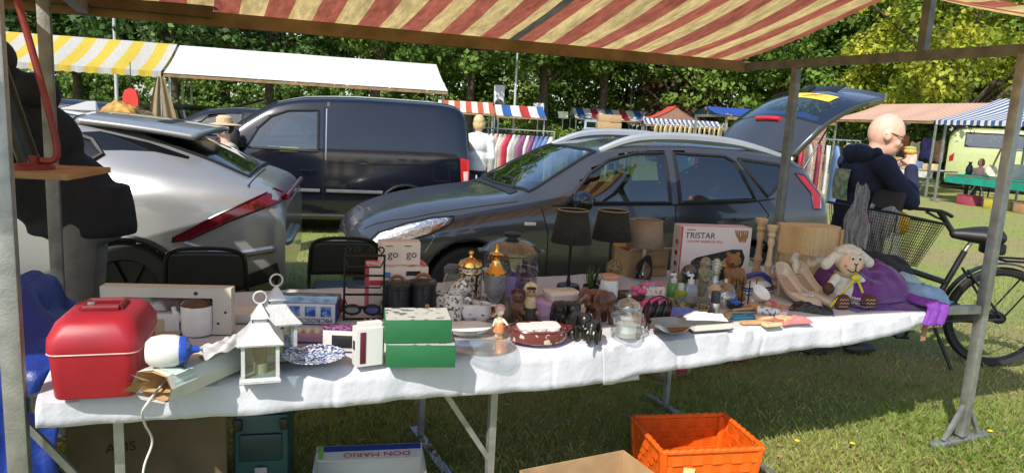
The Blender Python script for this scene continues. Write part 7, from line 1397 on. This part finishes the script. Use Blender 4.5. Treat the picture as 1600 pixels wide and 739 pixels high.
far_stall('far stall with red and white awning, nearest the woman in white', (-2.2, 30, 0), 6, 2.4, 2.6, 1.85, 2.35, rw1, group='far tricolour stalls'); far_stall('far stall with red white and blue awning next to the red and white one', (.15, 31, 0), 6, 2.2, 2.6, 1.8, 2.3, rwb, group='far tricolour stalls')
far_stall('far stall with blue white and red awning behind the pale hatchback', (5.6, 38, 0), 4, 5.2, 2.6, 1.95, 2.5, rwb, group='far tricolour stalls')
far_stall('far stall with a faded blue checked awning under the red tent', (7.7, 33, 0), -4, 3.6, 2.4, 1.8, 2.1, bws)
# red peaked tent
t = thing('peaked_tent', 'small tent with red edged peaked roof in the far middle', 'tent', (7.6, 34.6, 0)); rt = mat('tent_red', (.50, .06, .035), .8, 0, .15, 3)
b = B(); b.grid(lambda a, c: ((a - .5) * 3.2, c * 2.2, 2.75 - abs(a - .5) ** .8 * 1.35 - .06 * math.sin(abs(a - .5) * 6)), 24, 4); b.build('roof', rt, t); B().add([(-1.4, .05, 1.95), (1.4, .05, 1.95), (0, .05, 2.68)], [(0, 1, 2)]).build('gable', mat('tent_brown', (.22, .12, .08), .9), t)
for x in (-1.5, 1.5):
    for y in (0, 2.1): B().tube([(x, y, 0), (x, y, 1.95)], .03, 8).build('pole', galv, t)
far_stall('far stall with dark blue tarpaulin roof behind the man', (5.5, 14.9, 0), 8, 2.4, 2.0, 1.98, 2.18, mat('blue_roof', (.015, .05, .25), .5))
# goods on the right stalls, each its own thing
def goods(st, x, y, z, name, label, cat, build):
    o = thing(name, label, cat, st.matrix_basis @ Vector((x, y, z)), st.rotation_euler.z); build(o); return o
def vase_b(r, h, c, nm): return lambda o: (B().lathe([(r * .6, 0), (r, h * .3), (r * .8, h * .6), (r * .35, h * .85), (r * .5, h)], n=16).build('vase', mat('goods_' + nm, c, .3, 0, .2, 20), o), B().tube([(r * .5 * math.cos(a), r * .5 * math.sin(a), h) for a in np.linspace(0, 6.283, 14)], r * .07, 6).build('lip', mat('goods_' + nm, c), o))
def box_b(w, d, h, c, nm): return lambda o: (B().box((0, 0, h / 2), (w, d, h), bev=.006).build('carton', mat('goods_' + nm, c, .7, 0, .15, 10), o), B().box((0, 0, h + .004), (w * .5, d, .006)).build('tape', mat('tape_' + nm, tuple(min(1, x * 1.3) for x in c), .5), o))
zt = .83
goods(stall_r, .4, .8, zt, 'goods_carton', 'open tan carton on the white table of the red striped stall', 'box', box_b(.5, .35, .3, (.40, .26, .13), 'tan'))
goods(stall_r, .45, .85, zt + .31, 'teddy_heap', 'dark toy heap sticking out of the tan carton', 'toy', lambda o: (B().ell((0, 0, .1), (.16, .14, .14)).build('toy', mat('toy_dark', (.03, .02, .03), .9), o), B().ell((.2, 0, .06), (.1, .1, .1)).build('cloth', mat('toy_tan', (.45, .30, .15), .9), o)))
for i, (x, c, w, h, nm) in enumerate(((-1.6, (.5, .5, .48), .35, .16, 'white'), (-1.0, (.45, .2, .15), .3, .2, 'rust'), (-.4, (.55, .52, .45), .4, .12, 'cream'), (1.2, (.12, .18, .3), .3, .22, 'navyblue'), (1.8, (.5, .4, .2), .35, .18, 'ochre'))): goods(stall_r, x, .7, zt, 'goods_carton', '%s coloured small carton on the table of the red striped stall' % nm, 'box', box_b(w, .3, h, c, nm))
for i, (x, c, r, h, nm) in enumerate(((-2.3, (.03, .03, .03), .10, .35, 'black'), (-1.7, (.5, .5, .46), .09, .25, 'ivory'), (-1.0, (.10, .30, .24), .16, .2, 'sea green'), (-.3, (.35, .22, .1), .09, .3, 'amber'), (.7, (.05, .05, .05), .12, .28, 'charcoal'), (1.4, (.35, .33, .3), .14, .18, 'grey'), (2.0, (.04, .05, .04), .13, .34, 'bottle green'))): goods(stall_b, x, .95, zt, 'vase', '%s vase standing on the green table of the blue striped stall' % nm, 'vase', vase_b(r, h, c, nm.replace(' ', '_')))
t = thing('banjo', 'wooden banjo leaning up on the green table', 'banjo', stall_b.matrix_basis @ Vector((-1.35, .7, zt)), R_(0)); B().lathe([(0, -.03), (.16, -.03), (.16, .03), (0, .03)], TR(0, 0, .17) @ RX(75), 24).build('body', mat('banjo_skin', (.5, .45, .36), .6), t); B().tube([(0, 0, .2), (.25, .12, .75)], .025, 8).build('neck', mat('banjo_neck', (.35, .18, .06), .5), t)
t = thing('vinyl_sleeve', 'black and white record sleeve standing on the green table', 'record', stall_b.matrix_basis @ Vector((-.7, 1.0, zt)), R_(-40)); B().box((0, 0, .2), (.4, .02, .4), RX(12)).build('sleeve', mat('sleeve_grey', (.4, .38, .36), .6), t); B().lathe([(0, 0), (.11, 0), (.11, .01), (0, .01)], TR(0, -.03, .22) @ RX(102), 20).build('disc_print', ink, t)
t = thing('panel_board', 'grey flat panel leaning under the green table', 'panel', stall_b.matrix_basis @ Vector((1.4, .35, 0)), stall_b.rotation_euler.z); B().box((0, 0, .36), (1.0, .03, .7), RX(-14)).build('panel', mat('panel_grey', (.16, .16, .17), .6), t); B().box((0, .02, .36), (1.04, .012, .04), RX(-14)).build('batten', galv, t)
for i, (x, c, lab) in enumerate(((-.2, (.35, .2, .1), 'brown crate under the green table'), (-1.1, (.5, .4, .05), 'yellow crate under the green table near the post'), (-2.0, (.3, .05, .08), 'wine red crate under the green table'))):
    goods(stall_b, x, .8, 0, 'goods_crate', lab, 'crate', lambda o, c=c, i=i: (B().box((0, 0, .13), (.5, .35, .26), bev=.01).build('crate', mat('crate%d' % i, c, .6, 0, .2, 8), o), B().box((0, 0, .27), (.52, .37, .02)).build('rim', mat('crate%d' % i, c), o)))
for i, (x, z, c, nm) in enumerate(((-1.4, 1.45, (.16, .10, .05), 'brown'), (-.9, 1.35, (.42, .38, .28), 'cream'), (-.4, 1.5, (.30, .12, .05), 'rust red'), (.1, 1.3, (.50, .47, .38), 'pale'), (.6, 1.45, (.06, .06, .22), 'blue'), (1.1, 1.4, (.25, .17, .09), 'tan'))):
    goods(stall_r, x, 1.6, z, 'hanging_garment', '%s garment hanging inside the red striped stall' % nm, 'garment', lambda o, c=c, i=i: (pile(B(), .42, .7, .12, 60 + i, 14).build('cloth', mat('garm%d' % i, c, .9, 0, .3, 8), o).__setattr__('rotation_euler', (R_(90), 0, 0)), B().tube([(0, 0, .34), (0, 0, .78)], .008, 6).build('cord', ink, o)))
# ================================================================== cars far off
def quick_car(label, name, loc, th, paint, L_=4.2, H=1.48, wdt=.86, box=False, cat='car', hatch=False, nx=80):
    t = thing(name, label, cat, loc, R_(th)); k = L_ / 4.2; h = H / 1.48
    st = [(0, .5, .32, .58, .45, .35, .63, .65), (.08, .70, .26, .66, .64, .45, .73, .75), (.5, .84, .2, .82, .78, .56, .89, .92), (1.1, .86, .2, .92, .81, .64, 1.0, 1.03), (1.3, .86, .2, .95, .81, .68, 1.08, 1.14), (1.9, .86, .2, .97, .81, .60, 1.36, 1.43), (2.5, .86, .2, .98, .81, .58, 1.43, 1.48), (3.3, .86, .2, 1.0, .80, .57, 1.41, 1.46), (3.8, .84, .24, 1.02, .78, .56, 1.33, 1.38), (4.05, .8, .28, 1.0, .75, .58, 1.12, 1.15), (4.2, .74, .34, .85, .7, .55, .9, .92)]
    if box: st = [(0, .55, .34, .62, .5, .4, .7, .72), (.1, .74, .28, .74, .68, .5, .84, .86), (.6, .82, .22, .92, .76, .6, .99, 1.02), (1.0, .84, .2, 1.0, .78, .64, 1.05, 1.08), (1.15, .84, .2, 1.02, .79, .68, 1.14, 1.18), (1.55, .84, .2, 1.04, .79, .64, 1.42, 1.47), (2.1, .84, .2, 1.04, .80, .66, 1.55, 1.62), (3.6, .84, .2, 1.04, .80, .66, 1.55, 1.62), (4.05, .82, .25, 1.04, .78, .64, 1.50, 1.55), (4.2, .78, .32, 1.0, .74, .6, 1.35, 1.4)]
    st = [(x * k, hw * wdt / .86, zb, be * h, by * wdt / .86, rw * wdt / .86, zr * h, zt_ * h) for x, hw, zb, be, by, rw, zr, zt_ in st]; c = Car(st, 5)
    W_ = [[(1.55, 1.0), (1.9, 1.27), (2.25, 1.36), (2.5, 1.37), (2.5, 1.0)], [(2.6, 1.0), (2.6, 1.37), (3.2, 1.35), (3.5, 1.26), (3.6, 1.05)]] if not box else [[(1.45, 1.09), (1.7, 1.36), (1.95, 1.45), (2.35, 1.47), (2.35, 1.09)], [(2.5, 1.12), (2.5, 1.46), (3.7, 1.46), (3.7, 1.12)]]
    W_ = [[(x * k, z * h) for x, z in w] for w in W_]; ws_ = [(1.30 * k, -.62), (1.26 * k, 0), (1.30 * k, .62), (1.86 * k, .5), (1.84 * k, 0), (1.86 * k, -.5)] if not box else [(1.16 * k, -.62), (1.12 * k, 0), (1.16 * k, .62), (1.6 * k, .52), (1.58 * k, 0), (1.6 * k, -.52)]
    c.body('body', paint, t, W_, [ws_], (.8 * k, 3.35 * k), .34, nx)
    for sg in (-1, 1):
        for w in W_: c.patch('side_window', w, car_glass, t, sg=sg, frame=trim, fr=.014, n=5)
    c.patch('windscreen', ws_, car_glass, t, top=True, frame=trim, fr=.014, n=6); B().box((2.4 * k, 0, .6), (2.6 * k, 1.3, .5)).build('seats', seat_m, t)
    for x in (.8 * k, 3.35 * k):
        for sg in (-1, 1): wheel(t, x, sg * (wdt - .09), .31, .19)
        B().box((x, 0, .40), (.66, 1.1, .4)).build('wheel_housing', gap, t)
    for sg in (-1, 1): c.patch('headlight', [(.12 * k, .60 * h), (.2 * k, .70 * h), (.5 * k, .77 * h), (.45 * k, .66 * h)], clear_lens if False else mat('lamp_grey', (.5, .5, .52), .15), t, sg=sg, off=.006, n=3); c.patch('tail_lamp', [(3.98 * k, .96 * h), (4.13 * k, .86 * h), (4.13 * k, .72 * h), (4.0 * k, .74 * h)], red_lens, t, sg=sg, off=.006, n=3); B().ell((1.5 * k, sg * (wdt + .08), 1.02 * h), (.07, .10, .07)).build('door_mirror', paint, t)
    B().box((-.004, 0, .42), (.01, .5, .11)).build('number_plate', mat('plate_yellow', (.7, .5, .05)), t)
    if hatch:
        g_ = B().box((.45, 0, 0), (.95, 1.1, .06), TR(3.75 * k, 0, 1.40 * h) @ RY(-hatch), bev=.03).build('tailgate', paint, t); B().box((.42, 0, .036), (.5, .9, .01), TR(3.75 * k, 0, 1.40 * h) @ RY(-hatch)).build('rear_window', dark_glass, g_)
    return t
pb = mat('pale_blue_paint', (.30, .40, .50), .3, .2, .05, coat=.7); blk = mat('black_paint', (.012, .013, .015), .25, .2, .05, coat=.8); dbl = mat('dark_blue_paint', (.012, .02, .05), .25, .2, .05, coat=.8); sag_ = mat('sage_green_paint', (.38, .43, .20), .35, 0, .05, coat=.5)
c_ = quick_car('pale blue hatchback facing us with its tailgate up, far middle', 'hatchback', (2.95, 26.5, 0), 84, pb, hatch=28)
t = thing('tan_cartons', 'tan cartons stacked on the roof side of the pale blue hatchback', 'box', (3.62, 28.6, 1.46), R_(4)); 
for i in range(2): B().box((0, 0, .15 + i * .31), (.95 - .05 * i, .5, .29), bev=.01).build('carton', cardb, t)
quick_car('black car beside the bonnet of the dark van', 'hatchback', (-7.75, 13.3, 0), 12, blk, 4.3, 1.62)
quick_car('dark blue car seen over the roof of the silver car', 'hatchback', (-11.2, 13.0, 0), 14, dbl, 4.3, 1.60, hatch=0)
quick_car('dark estate with raised tailgate under the yellow striped awning', 'hatchback', (-11.0, 16.9, 0), 15, mat('green_black_paint', (.015, .02, .018), .3, .2, .05, coat=.6), 4.3, 1.6, hatch=18)
quick_car('pale sage green vintage delivery van behind the green table', 'delivery_van', (20.0, 25.0, 0), 150, sag_, 4.2, 2.1, .86, box=True, cat='van')
quick_car('blue car far behind the man in the hoodie', 'hatchback', (8.4, 21.5, 0), 200, mat('mid_blue_paint', (.05, .12, .25), .3, .2, .05, coat=.7))
# ================================================================== clothes racks
ORD = ['first', 'second', 'third', 'fourth', 'fifth', 'sixth', 'seventh', 'eighth', 'ninth', 'tenth', 'eleventh', 'twelfth', 'thirteenth', 'fourteenth', 'fifteenth']
def rack(label, p, ang, W, zt_, cols, glabel, hgt=.95, seed=0):
    t = thing('clothes_rack', label, 'clothes rack', p, R_(ang)); B().tube([(-W / 2, 0, zt_), (W / 2, 0, zt_)], .014, 8).build('rail', chrome, t)
    for x in (-W / 2, W / 2): B().tube([(x, 0, .04), (x, 0, zt_)], .014, 8).build('upright', chrome, t); B().tube([(x, -.25, .04), (x, .25, .04)], .014, 8).build('foot', chrome, t)
    r4 = random.Random(seed); n = len(cols); cnt = {}
    for i, (c, nm) in enumerate(cols):
        x = -W / 2 + W * (i + .5) / n; cnt[nm] = cnt.get(nm, 0) + 1; tot = [q[1] for q in cols].count(nm)
        o = thing('hanging_garment', ('%s garment on the %s' % (nm, glabel)) if tot == 1 else ('%s %s garment from the left on the %s' % (ORD[cnt[nm] - 1], nm, glabel)), 'garment', t.matrix_basis @ Vector((x, 0, zt_ - .03)), R_(ang + 62 + r4.uniform(-8, 8)), 'garments on the %s' % glabel); hh = hgt * r4.uniform(.75, 1.05); ph = r4.random() * 6
        def g(a, b, hh=hh, ph=ph):
            q = a * 2 * math.pi; w = (.04 + .19 * min(1, b * 6)) * (1 + .10 * b); return (w * math.cos(q), (.035 + .012 * math.sin(q * 5 + ph) * b) * math.sin(q), -.06 - b * hh - .10 * min(1, w * 4) * abs(math.cos(q)) * .8)
        B().grid(g, 22, 10).build('cloth', mat('cloth_' + nm.replace(' ', '_'), c, .9, 0, .15, 10), o, 60); B().tube(smooth_path([(-.2, 0, -.12), (0, 0, -.03), (.2, 0, -.12)], 4), .006, 6).build('hanger', black_pl, o); B().tube([(0, 0, -.03), (0, 0, .03)], .004, 6).build('hook', chrome, o)
    return t
wh = ((.66, .65, .62), 'white'); cr2 = ((.60, .52, .42), 'cream'); pkk = ((.60, .40, .34), 'pale pink'); rd = ((.45, .03, .06), 'bright red'); bl = ((.14, .22, .40), 'denim blue'); lb = ((.34, .44, .55), 'light blue'); pu = ((.28, .08, .18), 'purple patterned'); gy = ((.35, .35, .34), 'grey')
rack('clothes rack full of pale garments between van and estate car', (-.05, 13.7, 0), -4, 1.5, 1.47, [cr2, wh, lb, cr2, pkk, wh, pkk, rd, wh, gy, pu, wh, pu, bl, ((.10, .17, .33), 'dark denim'), bl, wh], 'rack between van and estate car', seed=2)
rack('far clothes rack with cream ribbons in front of the red tent', (7.5, 31.5, 0), 0, 3.0, 1.95, [((.58, .48, .26), 'straw coloured')] * 14, 'rack by the red tent', .9, 3)
rack('clothes rack behind the man in the hoodie', (5.0, 11.6, 0), 12, 1.3, 1.62, [wh, rd, gy, ((.25, .04, .07), 'dark red'), wh, bl, cr2, wh], 'rack behind the man', .9, 4)
t = thing('board_sign', 'plain tan board hung on the clothes rack behind the man', 'board', (5.2, 11.1, 1.18), R_(10)); B().prism([(-.12, 0), (.12, 0), (.12, .32), (.07, .40), (-.07, .40), (-.12, .32)], .012, RX(90)).build('board', mat('tan_board', (.60, .42, .20), .7, 0, .1), t); B().tube([(0, 0, .38), (0, 0, .5)], .006, 6).build('cord', ink, t)
rack('clothes rack with blue and teal garments beyond the windscreen', (1.9, 16.5, 0), 10, 1.6, 1.4, [((.05, .25, .35), 'teal'), bl, ((.05, .22, .38), 'petrol blue'), lb, wh, bl, gy], 'rack beyond the windscreen', .9, 6)
# beige cloth, bag and heap at the white stall corner
p = ray(250, 120, 14.6); t = thing('hanging_cloth', 'long beige cloth hanging from the corner of the white awning', 'cloth', (p.x, p.y, 0), R_(10))
def hc_(a, b): w = .10 + .52 * b ** .8; return ((a - .5) * 2 * w * .62 + .06 * b, .10 * math.sin(a * 17) * (.3 + b) * .6, p.z - b * 1.35)
B().grid(hc_, 40, 14).build('cloth', mat('beige_cloth', (.26, .20, .11), .9, 0, .2, 4), t, 70); B().tube([(0, .05, 0), (0, .05, p.z)], .025, 8).build('pole', galv, t)
p = ray(207, 166, 12.4); t = thing('red_bag', 'small red arched bag hanging left of the beige cloth', 'bag', p, R_(5)); B().prism([(-.13, 0), (.13, 0), (.13, .16), (.09, .27), (0, .31), (-.09, .27), (-.13, .16)], .08, RX(90)).build('bag', mat('bag_red', (.50, .03, .02), .5), t); B().tube([(0, -.04, .31), (0, -.04, .75)], .008, 6).build('strap', ink, t)
p = ray(188, 176, 12.2); o = pile(B(), .55, .35, .2, 88, 20).build('goods_heap', mat('ochre_heap', (.35, .20, .05), .8, 0, .5, 8)); o.location = p; tag(o, 'ochre and grey heap of goods above the silver car roof', 'goods'); B().box((0, 0, -p.z / 2 - .02), (.6, .4, p.z - .05)).build('stand', wood_dk, o)
# brick pillar with mint box
bm_ = mat('brickwork', (.3, .13, .08), .9, var=0); n, l = nodes_of(bm_); bt = n.new('ShaderNodeTexBrick'); bt.inputs['Color1'].default_value = (.33, .14, .08, 1); bt.inputs['Color2'].default_value = (.24, .09, .055, 1); bt.inputs['Mortar'].default_value = (.35, .31, .26, 1); bt.inputs['Scale'].default_value = 5.; bt.inputs['Mortar Size'].default_value = .02; tcn = n.new('ShaderNodeTexCoord'); mpn = n.new('ShaderNodeMapping'); mpn.inputs['Rotation'].default_value = (R_(90), 0, 0); l.new(tcn.outputs['Object'], mpn.inputs[0]); l.new(mpn.outputs[0], bt.inputs['Vector']); l.new(bt.outputs[0], n['Principled BSDF'].inputs['Base Color'])
t = thing('brick_pillar', 'square brick pillar behind the rear post', 'pillar', (6.05, 14.6, 0)); B().box((0, 0, .95), (.34, .34, 1.9)).build('shaft', bm_, t); B().box((0, 0, 1.93), (.42, .42, .06), bev=.01).build('cap_stone', mat('cap_stone', (.35, .33, .3), .8), t)
# ================================================================== people far off
shirt = lambda nme, c: mat('shirt_' + nme, c, .9, 0, .15, 8)
dn = (((0, -.2, 1.36), (0, -.25, 1.08), (.12, -.22, .86)), ((0, .2, 1.36), (0, .25, 1.08), (.12, .22, .86)))
fw_ = (((0, -.2, 1.36), (.05, -.25, 1.08), (.28, -.15, 1.0)), ((0, .2, 1.36), (.05, .25, 1.08), (.28, .15, 1.0)))
hr = mat('grey_hair', (.30, .27, .24), .7); br = mat('brown_hair', (.08, .04, .02), .7)
sitl = [((0, .09, .90), (.42, .10, .92), (.42, .11, .50)), ((0, -.09, .90), (.42, -.10, .92), (.42, -.11, .50))]
for lab, p, rz, sc, m, lm, hm, ar, kw in (('seated woman in a pale pink blouse behind the green table', (14.4, 22.0, -.42), 205, 1.68, shirt('pink', (.60, .42, .40)), shirt('black', (.02, .02, .02)), mat('auburn', (.25, .09, .04), .7), fw_, dict(hair='bob', legs=sitl)),
        ('person in dark clothes standing by the blue tarpaulin stall', (6.6, 16.2, 0), 190, 1.62, shirt('black', (.02, .02, .02)), shirt('jeans', (.04, .06, .12)), br, dn, {}), ('person in a light blue shirt far behind the estate car roof', (13.2, 48 * .95, 0), 250, 1.75, shirt('skyblue', (.22, .30, .45)), shirt('jeans', (.04, .06, .12)), hr, dn, {}),
        ('person in white near the hedge in the far middle', (-2.4 + .1, 41, 0), 80, 1.7, shirt('white', (.6, .6, .6)), shirt('jeans', (.04, .06, .12)), br, dn, {}), ('person in grey beside the one in white near the hedge', (-1.35, 41.4, 0), 90, 1.72, shirt('grey', (.15, .16, .2)), shirt('jeans', (.04, .06, .12)), hr, dn, {}),
        ('person in white by the red roofed tent', (10.6, 34, 0), 230, 1.6, shirt('white', (.6, .6, .6)), shirt('black', (.02, .02, .02)), hr, dn, {}), ('person in brown at the red striped stall', (11.2, 26.6, 0), -20, 1.7, shirt('brown', (.16, .11, .07)), shirt('jeans', (.04, .06, .12)), br, fw_, {})):
    person(lab, p, rz, m, lm, hm, ar, sc, .022, **kw)
st_ = thing('garden_chair', 'dark chair under the seated woman', 'chair', (14.45, 22.05, 0), R_(205)); B().box((0, 0, .40), (.46, .48, .05), bev=.01).build('seat', black_pl, st_); B().box((-.22, 0, .68), (.04, .46, .5), bev=.01).build('backrest', black_pl, st_)
for x in (-.2, .2):
    for y in (-.2, .2): B().bar((x, y, 0), (x, y, .39), .03).build('leg', black_mt, st_)
# ================================================================== masts, signs
def mast(label, u, d, h, arm=0., name='street_lamp'):
    x = (u - 800) / F_PX * d; t = thing(name, label, 'street lamp', (x, d, 0)); B().tube([(0, 0, 0), (0, 0, h)], [.07, .045], 10).build('mast', mat('mast_grey', (.42, .43, .42), .5, .3), t); B().lathe([(.12, 0), (.11, .25), (.07, .3)], n=12).build('base', mat('mast_grey', (.42, .43, .42)), t)
    B().tube([(0, 0, h - .1), (arm * .6, 0, h + .05), (arm, 0, h + .05)], .03, 8).build('arm', mat('mast_grey', (.42, .43, .42)), t); B().box((arm, 0, h + .03), (.5, .16, .10), bev=.03).build('lamp_head', mat('lamp_head', (.3, .3, .3), .4), t)
mast('tall grey street lamp above the far red white blue awning', 793, 33, 4.9, -1.2); mast('grey street lamp behind the far blue white red awning', 971, 44, 4.5, .6); mast('grey street lamp behind the yellow striped awning', 180, 24, 5.4, .5); mast('slim street lamp near the raised tailgate', 1140, 40, 4.0, -.6)
def sign(label, u, v, d, w, h, c, name='sign_board', disc=False):
    p = ray(u, v, d); t = thing(name, label, 'sign', (p.x, p.y, 0)); 
    if disc: B().lathe([(0, -.02), (w, -.02), (w, .02), (0, .02)], TR(0, 0, p.z) @ RX(90), 20).build('plate', mat('sign_' + label[:8], c, .5, 0, .1, 3), t)
    else: B().box((0, 0, p.z), (w, .05, h), bev=.01).build('plate', mat('sign_' + label[:8], c, .5, 0, .1, 3), t)
    B().tube([(0, .06, 0), (0, .06, p.z + h / 2)], .03, 8).build('pole', galv, t)
sign('white upright banner above the far red white blue awning', 780, 148, 34, .50, .9, (.55, .58, .66)); sign('dark round sign under the white banner', 780, 163, 33.5, .22, .4, (.05, .05, .06), disc=True); sign('white panel sign right of the far awning', 841, 174, 35, .55, .8, (.6, .6, .6)); sign('small pale green sign before the hedge', 880, 180, 36, .5, .35, (.55, .58, .42)); sign('small blue sign behind the far awning', 935, 172, 42, .6, .4, (.05, .16, .40))
